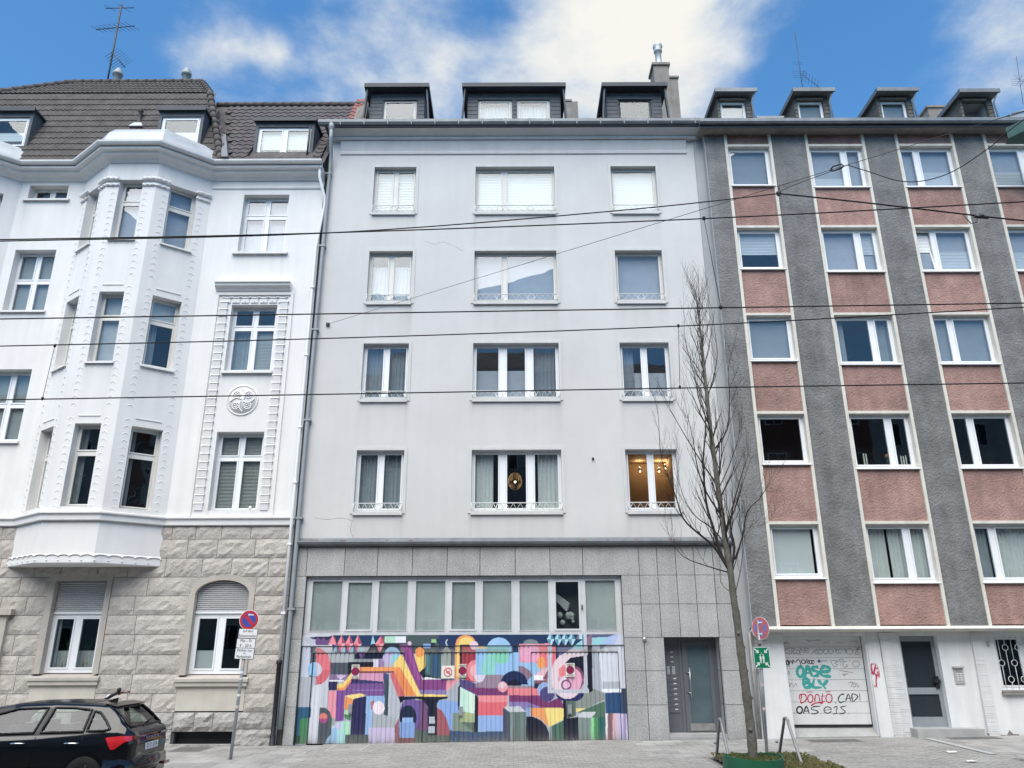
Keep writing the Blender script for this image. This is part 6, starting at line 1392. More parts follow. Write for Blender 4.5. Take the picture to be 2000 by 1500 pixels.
# ------------------------------------------------------------------ street tree
TR = thing('street_tree', 'slender leafless street tree in front of the granite entrance', 'tree', (TX, TY, gz(5)))
zp = lambda x, y: (1240+x/2.143, 540+y/2.143)
def tp3(px, py, y=TY): return at(px, py, y)
tk = [(1471, 1490), (1468, 1440), (1461, 1380), (1452, 1310), (1444, 1250)]+[zp(*p) for p in [(425, 1420), (412, 1340), (402, 1250), (385, 1150), (368, 1030), (350, 900), (333, 760), (315, 630), (302, 500), (290, 390), (281, 290), (270, 200), (262, 120), (256, 70)]]
tkp = [tp3(*p) for p in tk]; tkp[0] = np.array([tkp[0][0], TY, gz(5)])
tks = smooth_path(tkp, 4); nk = len(tks)
rad = [(.088*(1-k/nk)**.8+.005)*(1+.06*math.sin(k*2.3)+.05*math.sin(k*5.1)) for k in range(nk)]; rad[0] = .115
tm = MB(); tm.tube(tks, rad, 12)
for k in (5, 9, 12, 15, 17, 21, 24): a_ = k*2.1; q_ = tks[k]+np.array([math.cos(a_), math.sin(a_)-.3, 0])*rad[k]*.8; tm.ico(q_, rad[k]*.42, seg=7, rings=4)
tm.build('trunk', 'bark', TR)
cr = MB(); rt = random.Random(11); total = [0]
def grow(p, d, ln, r, lvl):
    if total[0] > 2600: return
    total[0] += 1; n = 4 if lvl < 3 else 3; pts = [p]; q = np.array(p, float); dd = np.array(d, float)
    for k in range(n):
        dd = dd+np.array([rt.gauss(0, .11), rt.gauss(0, .11), .12+rt.gauss(0, .05)]); dd /= np.linalg.norm(dd); q = q+dd*ln/n; pts.append(q.copy())
    cr.tube(pts, [r*(1-.7*k/n) for k in range(n+1)], 5 if lvl < 2 else 4 if lvl < 3 else 3, False)
    if lvl >= 4 or ln < .18: return
    for k in range(1, n+1):
        for _ in range(1 if lvl < 3 or rt.random() < .75 else 0):
            a = rt.uniform(0, 6.28); sd_ = np.array([math.cos(a), math.sin(a)*.8, .25]); nd = dd*.8+sd_*.55+np.array([0, 0, .35]); nd /= np.linalg.norm(nd)
            grow(pts[k], nd, ln*rt.uniform(.42, .66), r*(1-.7*k/n)*.62+.0015, lvl+1)
limbs = [([(398, 1235), (362, 1165), (332, 1065), (302, 965), (291, 870), (286, 765), (296, 645), (290, 560), (262, 470)], .05, .0), ([(392, 1228), (332, 1132), (262, 1072), (202, 1012), (166, 905), (112, 765), (100, 610)], .042, -.35), ([(404, 1242), (302, 1212), (202, 1172), (152, 1102)], .022, .5), ([(404, 1235), (416, 1130), (400, 1050), (411, 960), (441, 850), (470, 760)], .04, .35), ([(418, 1185), (450, 1090), (470, 985), (522, 930), (556, 880)], .026, -.4),
 ([(346, 872), (282, 782), (202, 652), (142, 545)], .026, .3), ([(332, 725), (386, 640), (396, 505), (390, 400), (408, 300)], .024, -.3), ([(352, 885), (391, 800), (431, 685), (438, 620)], .02, .4), ([(365, 1005), (300, 905), (262, 800), (245, 690), (215, 560)], .03, -.5), ([(318, 640), (270, 520), (250, 420), (212, 270), (205, 170)], .02, .3), ([(303, 505), (330, 420), (345, 320), (330, 200), (325, 160)], .018, -.2), ([(292, 400), (262, 300), (262, 200), (245, 110)], .014, .2), ([(283, 300), (305, 220), (292, 120)], .012, -.2),
 ([(382, 1130), (330, 1060), (240, 990), (190, 880), (180, 760)], .022, .6), ([(412, 1330), (360, 1280), (352, 1180)], .010, .3), ([(415, 1345), (440, 1240), (452, 1140), (446, 1040)], .014, -.3), ([(405, 1250), (435, 1150), (462, 1060), (515, 1045)], .014, -.6)]
for pts, r0, dy in limbs:
    n = len(pts); P = [tp3(*zp(*p), TY+dy*k/(n-1)) for k, p in enumerate(pts)]; P = smooth_path(P, 3); m = len(P)
    r0 *= .72; rr_ = [r0*(1-.82*k/(m-1)) for k in range(m)]; cr.tube(P, rr_, 6, False)
    for k in range(3, m, 2):
        dd = P[min(k+1, m-1)]-P[k-1]; dd /= np.linalg.norm(dd); a = rt.uniform(0, 6.28); nd = dd+np.array([math.cos(a)*.55, math.sin(a)*.45, .35]); nd /= np.linalg.norm(nd)
        grow(P[k], nd, rt.uniform(.45, 1.0)*(1-.35*k/m), max(.004, rr_[k]*.5), 2)
    grow(P[-1], (P[-1]-P[-2])/np.linalg.norm(P[-1]-P[-2]), .6, rr_[-1], 2)
for k in range(int(nk*.45), nk-1, 1):
    for _ in range(1):
        a = rt.uniform(0, 6.28); nd = np.array([math.cos(a)*.42, math.sin(a)*.36, .9]); nd /= np.linalg.norm(nd); grow(tks[k], nd, rt.uniform(.8, 1.5)*(1.15-.6*k/nk), max(.005, rad[k]*.36), 2)
cr.build('crown', 'twig', TR)
# ------------------------------------------------------------------ sign posts
def disc(c, r, n, ux, uz, off, mat, par, name, sx=1.0, seg=36):
    c = np.array(c); n = np.array(n); m = MB(); P = c+n*off; th = .004
    ring = [P+np.array(ux)*r*sx*math.cos(k*2*math.pi/seg)+np.array(uz)*r*math.sin(k*2*math.pi/seg) for k in range(seg)]
    m.face(ring); back = [q-n*th for q in ring]; m.face(back[::-1])
    for k in range(seg): m.face([ring[k], ring[(k+1) % seg], back[(k+1) % seg], back[k]])
    m.build(name, mat, par)
def plane_box(c, w, h, n, ux, uz, off, th, mat, par, name, rad=0):
    c = np.array(c)+np.array(n)*off; ux = np.array(ux); uz = np.array(uz); n = np.array(n); m = MB(); pts = []
    if rad:
        for sx, sz, a0 in ((1, 1, 0), (-1, 1, 90), (-1, -1, 180), (1, -1, 270)):
            for k in range(4): a = math.radians(a0+30*k); pts.append(c+ux*(sx*(w/2-rad)+rad*math.cos(a))+uz*(sz*(h/2-rad)+rad*math.sin(a)))
    else: pts = [c+ux*sx*w/2+uz*sz*h/2 for sx, sz in ((1, 1), (-1, 1), (-1, -1), (1, -1))]
    m.face(pts); bk = [q-n*th for q in pts]; m.face(bk[::-1])
    for k in range(len(pts)): m.face([pts[k], pts[(k+1) % len(pts)], bk[(k+1) % len(pts)], bk[k]])
    m.build(name, mat, par)
def arrow(c, L_, ux, uz, n, off, mat, par, wd=.014):
    c = np.array(c)+np.array(n)*off; ux = np.array(ux); uz = np.array(uz); m = MB()
    def q(a, b): return c+ux*a+uz*b
    m.face([q(-L_*.1, wd), q(-L_*.1, -wd), q(L_, -wd), q(L_, wd)]); m.face([q(-L_*.1, wd), q(-L_*.1, -wd), q(-L_*.0, -wd*3.6), q(-L_*.35, 0), q(0, wd*3.6)]); m.build('arrow', mat, par)
# left post, leaning
b0 = atz(450, 1484, gz(-7)); yS = b0[1]; t0 = at(487, 1205, yS); t0[1] = yS
SP = thing('parking_sign_post', 'leaning grey post with round no-parking sign and three white plates', 'sign', tuple(b0))
ax = (t0-b0)/np.linalg.norm(t0-b0); MB().tube([b0-ax*.1, t0+ax*.12], .038, 10).build('post', 'galv', SP)
nf = np.array([.06, -.995, .0]); nf /= np.linalg.norm(nf); uzS = ax-nf*np.dot(ax, nf); uzS /= np.linalg.norm(uzS); uxS = np.cross(uzS, -nf); uxS /= np.linalg.norm(uxS)
if uxS[0] < 0: uxS = -uxS
ppm = np.linalg.norm(at(487, 1192, yS)-at(487, 1230, yS))/38
rc = at(487.5, 1211, yS)+nf*.05; rr_ = 19.3*ppm
disc(rc, rr_, nf, uxS, uzS, 0, 'sign_white', SP, 'round_sign'); disc(rc, rr_*.95, nf, uxS, uzS, .003, 'sign_red', SP, 'red_ring'); disc(rc, rr_*.70, nf, uxS, uzS, .006, 'sign_blue', SP, 'blue_field')
c_ = rc+nf*.009; dgx = (uxS-uzS)/math.sqrt(2); dgz = (uxS+uzS)/math.sqrt(2); m = MB(); m.face([c_+dgx*rr_*.74+dgz*.035, c_+dgx*rr_*.74-dgz*.035, c_-dgx*rr_*.74-dgz*.035, c_-dgx*rr_*.74+dgz*.035]); m.build('red_bar', 'sign_red', SP)
arrow(rc+uzS*rr_*.52, rr_*.42, uxS, uzS, nf, .012, 'sign_white', SP, .012)
for (cx, cy, w, h), lines in (((485.5, 1237.5, 38, 18.5), [('auf dem', .26, .30), ('Seitenstreifen', -.24, .30)]), ((481.5, 1256.5, 38, 18.5), [('Mo - Fr', .25, .36), ('9 - 20 h', -.25, .36)]), ((478.5, 1276.5, 38, 21), [('Parken nur', .29, .28), ('mit', .02, .17), ('Parkschein', -.28, .28)])):
    pc = at(cx, cy, yS)+nf*.05; plane_box(pc, w*ppm*1.0, h*ppm*1.03, nf, uxS, uzS, 0, .004, 'sign_black', SP, 'plate_edge', .02); plane_box(pc, w*ppm-.022, h*ppm*1.03-.022, nf, uxS, uzS, .003, .004, 'sign_white', SP, 'text_plate', .014)
    for txt, dz, s_ in lines: text_mesh(txt, h*ppm*s_*1.25, pc+nf*.0065+uzS*h*ppm*dz, uxS, uzS, squeeze=.92).build('lettering', 'sign_black', SP)
for f, h, mt in ((.66, .12, 'sticker'), (.60, .05, 'sign_white'), (.555, .04, 'plaque'), (.44, .05, 'sign_white'), (.36, .06, 'sticker')):
    c = b0+(t0-b0)*f; MB().tube([c-ax*h/2, c+ax*h/2], .0395, 10, False).build('sticker', mt, SP)
# right post
b1 = atz(1498, 1472, gz(6)); y1_ = b1[1]; t1 = at(1481, 1215, y1_)
RP = thing('assembly_sign_post', 'grey post behind the tree with faded round sign and green assembly-point sign', 'sign', tuple(b1))
ax = (t1-b1)/np.linalg.norm(t1-b1); MB().tube([b1-ax*.1, t1+ax*.05], .036, 10).build('post', 'galv', RP)
nf = np.array([-.84, -.54, 0]); nf /= np.linalg.norm(nf); uz = np.array([0, 0, 1.]); ux = np.cross(uz, nf)*-1; ux = np.array([-nf[1], nf[0], 0]); ux = ux if ux[0] > 0 else -ux
ppm = np.linalg.norm(at(1483, 1205, y1_)-at(1483, 1249, y1_))/44
rc = at(1483.5, 1227, y1_)+np.array([0, -.07, 0]); r_ = 22*ppm
disc(rc, r_, nf, ux, uz, 0, 'sign_white', RP, 'round_sign'); disc(rc, r_*.96, nf, ux, uz, .003, 'sign_red_faded', RP, 'red_ring'); disc(rc, r_*.72, nf, ux, uz, .006, 'sign_blue_faded', RP, 'blue_field')
for s_ in (1, -1):
    dg = (ux*s_-uz)/math.sqrt(2); dq = (ux*s_+uz)/math.sqrt(2); c_ = rc+nf*(.009 if s_ > 0 else .0105); m = MB(); m.face([c_+dg*r_*.76+dq*.03, c_+dg*r_*.76-dq*.03, c_-dg*r_*.76-dq*.03, c_-dg*r_*.76+dq*.03]); m.build('red_bar', 'sign_red_faded', RP)
arrow(rc+uz*r_*.5-ux*.02, r_*.4, ux, uz, nf, .013, 'sign_white', RP); arrow(rc-uz*r_*.5+ux*.02, r_*.4, -ux, uz, nf, .013, 'sign_white', RP)
q = at(1484, 1254, y1_); MB().box(q[0]-.13, q[0]+.13, y1_-.08, y1_+.05, q[2]-.04, q[2]+.05).build('clamp', 'tube_grey', RP)
gc = at(1486.5, 1284.5, y1_)+np.array([0, -.06, 0]); ng = np.array([.1, -.995, 0]); ng /= np.linalg.norm(ng); gu = np.array([.995, .1, 0]); w = 33*ppm; h = 40*ppm
plane_box(gc, w, h, ng, gu, uz, 0, .005, 'sign_white', RP, 'sign_edge', .01); plane_box(gc, w-.02, h-.02, ng, gu, uz, .003, .004, 'sign_green', RP, 'green_sign', .008)
G = lambda a, b: gc+gu*a*w+uz*b*h+ng*.0065
m = MB()
for sx in (-1, 1):
    for sz in (-1, 1):
        c = G(sx*.31, sz*.33); d = gu*(-sx)*.7071+uz*(-sz)*.7071; e = gu*(-sz)*.7071*sx*sz*-1*(-1)+uz*0; e = np.cross(d, ng)
        L_ = .07*w/.4; m.face([c-d*L_+e*.013, c-d*L_-e*.013, c+d*L_*.2-e*.013, c+d*L_*.2+e*.013]); m.face([c+d*L_*.2+e*.05, c+d*L_*.2-e*.05, c+d*L_*1.1])
for k, sx in enumerate((-.09, .09)):
    m.face([G(sx+.042*math.cos(j*.5236), .13+.042*math.sin(j*.5236)*w/h) for j in range(12)])
    m.face([G(sx-.065, .07), G(sx+.065, .07), G(sx+.06, -.08), G(sx+.045, -.08), G(sx+.045, -.26), G(sx+.006, -.26), G(sx+.006, -.1), G(sx-.006, -.1), G(sx-.006, -.26), G(sx-.045, -.26), G(sx-.045, -.08), G(sx-.06, -.08)])
m.face([G(.03*math.cos(j*.5236), .22+.03*math.sin(j*.5236)*w/h) for j in range(12)])
m.build('pictogram', 'sign_white', RP)
for f in (.32, .5): c = b1+(t1-b1)*f; MB().tube([c, c+ax*.06], .0375, 10, False).build('sticker', 'sticker', RP)
# ------------------------------------------------------------------ overhead wires
def wire(name, pts, r, label, cat='wire', mat='wire', sag=0.0):
    p = [np.array(q, float) for q in pts]; c = p[0]
    MBx = MB(); MBx.tube(smooth_path(p, 6) if len(p) > 2 else p, r, 6); o = MBx.build(name, mat, None, c); return tag(o, label, cat)
yA, yB = -11.4, -13.95
def along(pts, y): return [at(px, py, y) for px, py in pts]
wire('contact_wire', along([(-150, 784), (0, 781), (700, 769), (1325, 758), (2000, 748), (2150, 746)], yA), .009, 'lowest overhead wire crossing the first-floor railings', mat='wire')
wire('messenger_wire', along([(-150, 680), (0, 676), (600, 662), (1325, 637), (2000, 600), (2150, 592)], yA), .009, 'overhead wire rising to the right, carrying the vertical hanger at the tree top')
wire('contact_wire', along([(-150, 625), (0, 623), (700, 612), (1408, 601), (2000, 592), (2150, 590)], yB), .0075, 'thick overhead wire just under the third-floor sills')
wire('messenger_wire', along([(-150, 470), (0, 468), (600, 456), (1375, 427), (2000, 394), (2150, 386)], yB), .008, 'upper overhead wire under the top-floor sills, running to the right edge')
def dropper(a, b, y, lab):
    A, B = at(*a, y), at(*b, y); t = thing('wire_hanger', lab, 'hanger', tuple(B)); MB().tube([A, B], .004, 5).build('rod', 'wire_steel', t)
    for q in (A, B): MB().lathe((q[0], q[1], q[2]-.02), [(.008, 0), (.018, .01), (.018, .04), (.008, .05)], 8).build('clamp', 'insulator', t)
dropper((1375, 427), (1408, 601), yB, 'long slanting hanger rod between two wires at the joint of grey houses')
dropper((1325, 637), (1328, 757), yA, 'short vertical hanger rod left of the tree top')
dropper((107, 676), (83, 779), yA, 'slanting hanger rod in front of the white bay')
# span wire from the wall to the right
SA = at(640, 633, -.05); SB = at(2080, 192, -12.5)
def span_at(px):
    lo, hi = 0., 1.
    for _ in range(40):
        mid = (lo+hi)/2; q = SA+(SB-SA)*mid; v = q-CAM; x = 1000+F*(v @ _r)/(v @ _f)
        if x < px: lo = mid
        else: hi = mid
    return SA+(SB-SA)*lo
t = thing('span_wire', 'thin span wire rising from its wall anchor by the downpipe to upper right', 'wire', tuple(SA))
MB().tube([SA, span_at(1455), SB], .006, 6).build('cable', 'wire_steel', t); MB().box(SA[0]-.05, SA[0]+.05, -.05, .0, SA[2]-.05, SA[2]+.05).build('wall_anchor', 'insulator', t)
a, b = span_at(1622), span_at(1648); d = (b-a)/np.linalg.norm(b-a); u_ = np.array([0, 0, 1.])-d*d[2]; u_ /= np.linalg.norm(u_)
MB().tube([a, a+d*.04+u_*.05, b-d*.04+u_*.05, b, b-d*.04-u_*.03, a+d*.04-u_*.03, a], .014, 6).build('turnbuckle', 'insulator', t)
a, b = span_at(1975), span_at(2030); MB().tube([a, b], .022, 8).build('insulator_rod', 'galv', t)
Q = span_at(1521); yQ = Q[1]
Qc = at(1521, 378, yQ)
MB().tube([Q, Qc], .016, 6).lathe(tuple(Qc-(0, 0, .05)), [(.02, 0), (.045, .03), (.045, .08), (.02, .1)], 8).build('suspension_clamp', 'insulator', t)
fy = yQ
wire('feeder_cable', [at(-150, 474, fy), at(0, 471, fy), at(640, 455, fy), at(1200, 412, fy), Qc], .012, 'black feeder cable just above the upper overhead wire, ending at the clamp')
wire('feeder_cable', [Qc, at(1700, 397, fy), at(1915, 422, fy), at(2000, 431, fy), at(2150, 446, fy)], .015, 'black feeder cable falling to the right from the clamp')
wire('slack_cable', [Qc+(0, 0, .01), at(1527, 372, fy), at(1560, 358, fy), at(1625, 334, fy), span_at(1660)], .006, 'slim jumper cable looping up from the clamp along the span wire')
wire('slack_cable', [span_at(1655), at(1690, 333, span_at(1690)[1]), at(1770, 355, span_at(1770)[1]), at(1850, 340, span_at(1850)[1]), at(1930, 290, span_at(1930)[1]), at(1967, 258, span_at(1967)[1]), span_at(2040)], .008, 'slack cable hanging in a long bow before the top right windows')
a = at(1916, 422, fy); MB_ = MB(); MB_.tube([a-(.12, 0, -.0), a+(.12, 0, -.03)], .03, 8).lathe((a[0], a[1], a[2]-.05), [(.01, 0), (.05, .03), (.05, .06), (.01, .1)], 8); MB_.tube([a+(-.3, 0, .02), a+(-.2, 0, -.15), a+(-.1, 0, -.12), a+(-.05, 0, 0)], .008, 6); o = MB_.build('cable_joint', 'insulator', None, a); tag(o, 'dark knotted joint on the falling feeder cable', 'joint')
# ------------------------------------------------------------------ things behind the panes
for k, px in enumerate((127, 167)):
    c = at(px, 1303, .55); zb = 1.78
    t = thing('potted_plant', ('green bushy potted plant behind the left pane under the shutter', 'green spiky potted plant behind the right pane under the shutter')[k], 'plant', (c[0], .55, zb))
    MB().lathe((c[0], .55, zb), [(.001, 0), (.1, 0), (.13, .2), (.115, .2), (.11, .17)], 14).build('pot', 'pot', t)
    m = MB(); rp_ = random.Random(k)
    for j in range(24):
        a = rp_.uniform(0, 6.28); L_ = rp_.uniform(.35, .75); w = .022; o_ = (c[0], .55, zb+.18); e_ = rp_.uniform(.5, 1.3); ca, sa = math.cos(a), math.sin(a)
        p1 = (o_[0]+ca*L_*.35*math.cos(e_), o_[1]+sa*L_*.2*math.cos(e_), o_[2]+L_*.6*math.sin(e_)+.1); p2 = (o_[0]+ca*L_*.5, o_[1]+sa*L_*.25, o_[2]+L_*math.sin(e_))
        m.face([o_, (p1[0]-sa*w, p1[1]+ca*w, p1[2]), p2, (p1[0]+sa*w, p1[1]-ca*w, p1[2])])
    m.build('foliage', 'leaf_green', t)
m = MB(FY(.5)); t = thing('sill_screen', 'pale pleated sheet standing low behind the plant window', 'screen', (-11.6, .5, 1.78)); curtain(t, FY(.45), -12.2, -11.0, 1.76, 2.2, 0, 'curtain', 'sheet')
pc = at(1006, 940, .75)
t = thing('pendant_lamp', 'round brass wire pendant lamp in the middle first-floor window', 'lamp', tuple(pc))
m = MB()
for k in range(9):
    a = k*math.pi/9; m.tube([pc+np.array([.2*math.cos(a)*math.sin(w), .2*math.sin(a)*math.sin(w), .26*math.cos(w)]) for w in [j*math.pi/10 for j in range(21)]], .006, 4, False)
m.tube([pc+(0, 0, .26), pc+(0, 0, .75)], .006, 5); m.build('cage', 'brass', t)
MB().ico(pc-(0, 0, .02), .03).build('bulb', 'lamp_glow', t)
lt = bpy.data.lights.new('pendant_glow', 'POINT'); lt.energy = .5; lt.color = (1, .75, .45); lt.shadow_soft_size = .08; lo_ = bpy.data.objects.new('pendant_glow', lt); COL.objects.link(lo_); lo_.parent = t
for k, (px, py) in enumerate(((1250, 920), (1287, 920), (1299, 914))):
    c = at(px, py, 1.55)
    t = thing('spotlight', ('lit spotlight nearest the left pane of the warm room', 'lower lit spotlight in the right pane of the warm room', 'upper lit spotlight in the right pane of the warm room')[k], 'lamp', tuple(c), 'lit spotlights in the warm room')
    MB().lathe((c[0], c[1], c[2]), [(.03, 0), (.045, .0), (.045, .1), (.02, .12)], 10).build('housing', 'steel', t); MB().ico(c-(0, 0, .01), .026).build('bulb', 'lamp_glow', t)
    lt = bpy.data.lights.new('spot_glow', 'POINT'); lt.energy = 2.2; lt.color = (1, .7, .4); lt.shadow_soft_size = .05; lo_ = bpy.data.objects.new('spot_glow', lt); COL.objects.link(lo_); lo_.parent = t; lo_.location = (0, .05, .22)
dc = (4.86, 1.0, 1.76)
t = thing('hall_lamp', 'small lit lamp glimpsed through the glazed entrance door', 'lamp', dc); MB().ico(dc, .035, (1.6, 1, .7)).build('bulb', 'lamp_glow', t); MB().lathe((dc[0], dc[1]+.03, dc[2]-.02), [(.07, 0), (.07, .02), (.03, .05)], 12).build('fitting', 'brass', t)
# ------------------------------------------------------------------ parked car
CX, CY, CZ = -6.64, -5.85, gz(-8)-ROADD
CAR = thing('parked_car', 'black estate car parked at the kerb, rear end to the right', 'car', (CX-2.2, CY, CZ))
I = lambda s, t: float(np.interp(s, [q[0] for q in t], [q[1] for q in t]))
ZT = [(0, .80), (.03, .98), (.08, 1.03), (.14, 1.07), (.34, 1.26), (.52, 1.405), (.60, 1.45), (.9, 1.475), (1.6, 1.50), (2.2, 1.485), (2.6, 1.43), (3.3, 1.06), (3.5, .99), (4.1, .85), (4.3, .7), (4.36, .58)]
WD = [(0, .60), (.03, .69), (.08, .765), (.16, .82), (.3, .865), (.6, .88), (3.4, .88), (4.0, .83), (4.25, .7), (4.36, .55)]
ZB = [(0, .95), (.3, 1.01), (1.0, .985), (3.0, .93), (4.36, .7)]
def sec(s):
    w, zt, zb = I(s, WD), I(s, ZT), I(s, ZB); zb = min(zb, zt-.015)
    h = zt-zb; inn = min(.30, h*.56); rw = w*.93-inn
    low = [(w*.80, .20), (w*.93, .22), (w*.985, .34), (w*1.0, .52), (w*.995, .68), (w*.995, .80), (w*.99, min(.865, zb-.02)), (w*.93, zb)]
    gh = [(w*.93-inn*(j/10)**1.15*.92, zb+(h-.05*min(1, h/.2))*j/10) for j in range(1, 11)]
    e = gh[-1]; top = [(e[0]-.05*min(1, h/.15), zt-.012), (e[0]*.7, zt-.004), (e[0]*.42, zt), (0, zt+.003)]
    return low+gh+top
def side_y(s, z):
    p = sec(s); ys = [q[0] for q in p[7:18]]; zs = [q[1] for q in p[7:18]]; return float(np.interp(z, zs, ys))
def top_z(s, y):
    p = sec(s)[17:]; ys = [q[0] for q in p][::-1]; zs = [q[1] for q in p][::-1]; return float(np.interp(abs(y), ys, zs))
cw = lambda s, y, z: (CX-s, CY+y, CZ+z)
qw = [(.42, 1.06), (.52, 1.04), (.82, 1.03), (.82, 1.345), (.70, 1.32), (.55, 1.20)]
rw_ = [(.88, 1.025), (1.62, 1.01), (1.55, 1.40), (1.2, 1.395), (.88, 1.365)]
fw_ = [(1.74, 1.005), (2.95, .97), (2.55, 1.29), (2.2, 1.385), (1.67, 1.40)]
def inpoly(p, x, y):
    r = False; j = len(p)-1
    for i in range(len(p)):
        if (p[i][1] > y) != (p[j][1] > y) and x < (p[j][0]-p[i][0])*(y-p[i][1])/(p[j][1]-p[i][1])+p[i][0]: r = not r
        j = i
    return r
rg = [(.17, .60), (.17, -.60), (.50, -.53), (.50, .53)]     # rear screen in (s, y)
ss = sorted(set(list(np.arange(0, .7, .022))+list(np.arange(.7, 3.1, .03))+list(np.arange(3.1, 4.37, .07))+[4.36]))
body = MB(); pil = MB(); secs = [sec(s) for s in ss]; nq = len(secs[0])
for sg_ in (-1, 1):
    i0 = len(body.v)
    for s, p in zip(ss, secs): body.v += [cw(s, sg_*q[0], q[1]) for q in p]
    for a in range(len(ss)-1):
        for j in range(nq-1):
            pts = [secs[a][j], secs[a+1][j], secs[a+1][j+1], secs[a][j+1]]; sm_ = (ss[a]+ss[a+1])/2; yy = sum(q[0] for q in pts)/4; z_ = sum(q[1] for q in pts)/4
            if 7 <= j < 17 and any(inpoly(w, sm_, z_) for w in (qw, rw_, fw_)): continue
            if j >= 16 and inpoly(rg, sm_, yy*sg_): continue
            k = i0+a*nq+j; tgt = pil if 7 <= j < 17 and .84 < sm_ < 3.0 and z_ < 1.40 else body; tgt.f.append((k, k+nq, k+nq+1, k+1)); tgt.sm.append(True)
    body.face([cw(0, sg_*q[0], q[1]) for q in secs[0]]+[cw(0, 0, .2)])
pil.v = list(body.v); body.build('body', 'car_paint', CAR); pil.build('window_pillars', 'car_trim', CAR)
def patch_side(poly, off, mat, name, sgs=(-1, 1), par=CAR, dense=True):
    m = MB()
    for sg_ in sgs: m.face([cw(s, sg_*(side_y(s, z)+off), z) for s, z in poly])
    return m.build(name, mat, par)
for w, nm in ((qw, 'quarter_window'), (rw_, 'rear_side_window'), (fw_, 'front_side_window')):
    for sg_ in (-1, 1):
        g = patch_side(w, -.006, 'car_glass', nm, (sg_,)); tr_ = MB(); pth = []
        for a, b in zip(w, w[1:]+w[:1]):
            for k in range(5): s, z = a[0]+(b[0]-a[0])*k/5, a[1]+(b[1]-a[1])*k/5; pth.append(cw(s, sg_*(side_y(s, z)+.002), z))
        pth.append(pth[0]); tr_.tube(pth, .022, 5, False); tr_.build('window_trim', 'car_trim', g)
m = MB(); m.grid(lambda u, v: cw(.16+.35*u, (.61-.07*u)*(2*v-1), top_z(.16+.35*u, (.61-.07*u)*(2*v-1))-.012), 8, 8); RG = m.build('rear_screen', 'car_glass', CAR)
m = MB(); pth = [cw(s, y, top_z(s, y)+.003) for s, y in [(.15+.35*k/6, .61-.07*k/6) for k in range(7)]+[(.5, .53-1.06*k/8) for k in range(9)]+[(.5-.35*k/6, -.53-.08*k/6) for k in range(7)]+[(.15, -.61+1.22*k/8) for k in range(9)]]; m.tube(pth, .022, 5, False); m.build('screen_trim', 'car_trim', RG)
m = MB(); m.hexa([cw(.46, -.54, 1.415), cw(.46, .54, 1.415), cw(.66, .54, 1.45), cw(.66, -.54, 1.45), cw(.43, -.52, 1.43), cw(.43, .52, 1.43), cw(.70, .55, 1.465), cw(.70, -.55, 1.465)]); m.build('roof_spoiler', 'car_trim', CAR)
m = MB(); m.tube([cw(.13, -.05, 1.11), cw(.18, .25, 1.15), cw(.22, .45, 1.18)], .012, 6); m.build('wiper', 'car_trim', RG)
# roof panel of dark glass and shark-fin aerial
MB().grid(lambda u, v: cw(.95+1.4*u, .50*(2*v-1), top_z(.95+1.4*u, .50*(2*v-1))+.004), 8, 6).build('glass_roof', 'car_trim', CAR)
MB().hexa([cw(.74, -.02, 1.465), cw(.74, .02, 1.465), cw(.92, .02, 1.475), cw(.92, -.02, 1.475), cw(.72, -.006, 1.535), cw(.72, .006, 1.535), cw(.80, .006, 1.52), cw(.80, -.006, 1.52)]).build('roof_aerial', 'car_trim', CAR)
# tail lamps wrapping the corner
def wrap(poly, off):                          # (s, z) polygon; negative s = on the rear face, measured inwards
    out_ = []
    for s, z in poly:
        if s >= 0: out_.append((s, I(s, WD)*(.985 if z < .86 else np.interp(z, [.86, I(s, ZB)], [.985, .955]))+off, z, 0))
        else: out_.append((0, I(0, WD)+s, z, off))
    return out_
for sg_ in (-1, 1):
    def sfull(s, z):
        p = sec(s)[1:18]; return float(np.interp(z, [q[1] for q in p], [q[0] for q in p]))
    UP = [(.02, .945), (.2, .955), (.45, .935)]; LO = [(.02, .885), (.14, .85), (.27, .745), (.33, .74), (.45, .93)]
    m = MB(); m.grid(lambda u, v: (lambda s: (lambda z: cw(s, sg_*(sfull(s, z)+.006), z))(I(s, LO)+(I(s, UP)-I(s, LO))*v))(.02+.43*u), 16, 5); TL = m.build('tail_lamp', 'lamp_red', CAR)
    m = MB(); m.face([cw(s-.008, sg_*y, z) for s, y, z in [(.03, .70, .95), (-.0, .60, .945), (-.006, .32, .935), (-.006, .32, .905), (0, .60, .885), (.03, .70, .885)]]); m.build('lamp_strip', 'lamp_dark_red', TL)
# handles, plate, badges, bumper
for s in (1.02, 1.95):
    for sg_ in (-1, 1):
        y = I(s, WD)*1.0; MB().tube([cw(s-.13, sg_*(y-.005), .845), cw(s-.09, sg_*(y+.028), .85), cw(s+.09, sg_*(y+.028), .85), cw(s+.13, sg_*(y-.005), .845)], .014, 6).build('door_handle', 'chrome', CAR)
for s in (.85, 1.68):
    for sg_ in (-1, 1): MB().tube([cw(s, sg_*(I(s, WD)*k_+.001), z) for k_, z in ((.985, .3), (1., .52), (.995, .68), (.985, .84), (.96, .96))], .004, 4).build('door_seam', 'car_trim', CAR)
MB().box(CX+.004, CX+.012, CY-.52/2, CY+.52/2, CZ+.68, CZ+.79).build('number_plate_holder', 'sign_white', CAR)
text_mesh('DI D 2334', .105, (CX+.0135, CY, CZ+.735), (0, 1, 0), (0, 0, 1), squeeze=.95).build('plate_lettering', 'sign_black', CAR)
text_mesh('S K O D A', .06, (CX+.005, CY, CZ+.875), (0, 1, 0), (0, 0, 1), squeeze=1.9).build('badge_lettering', 'chrome', CAR)
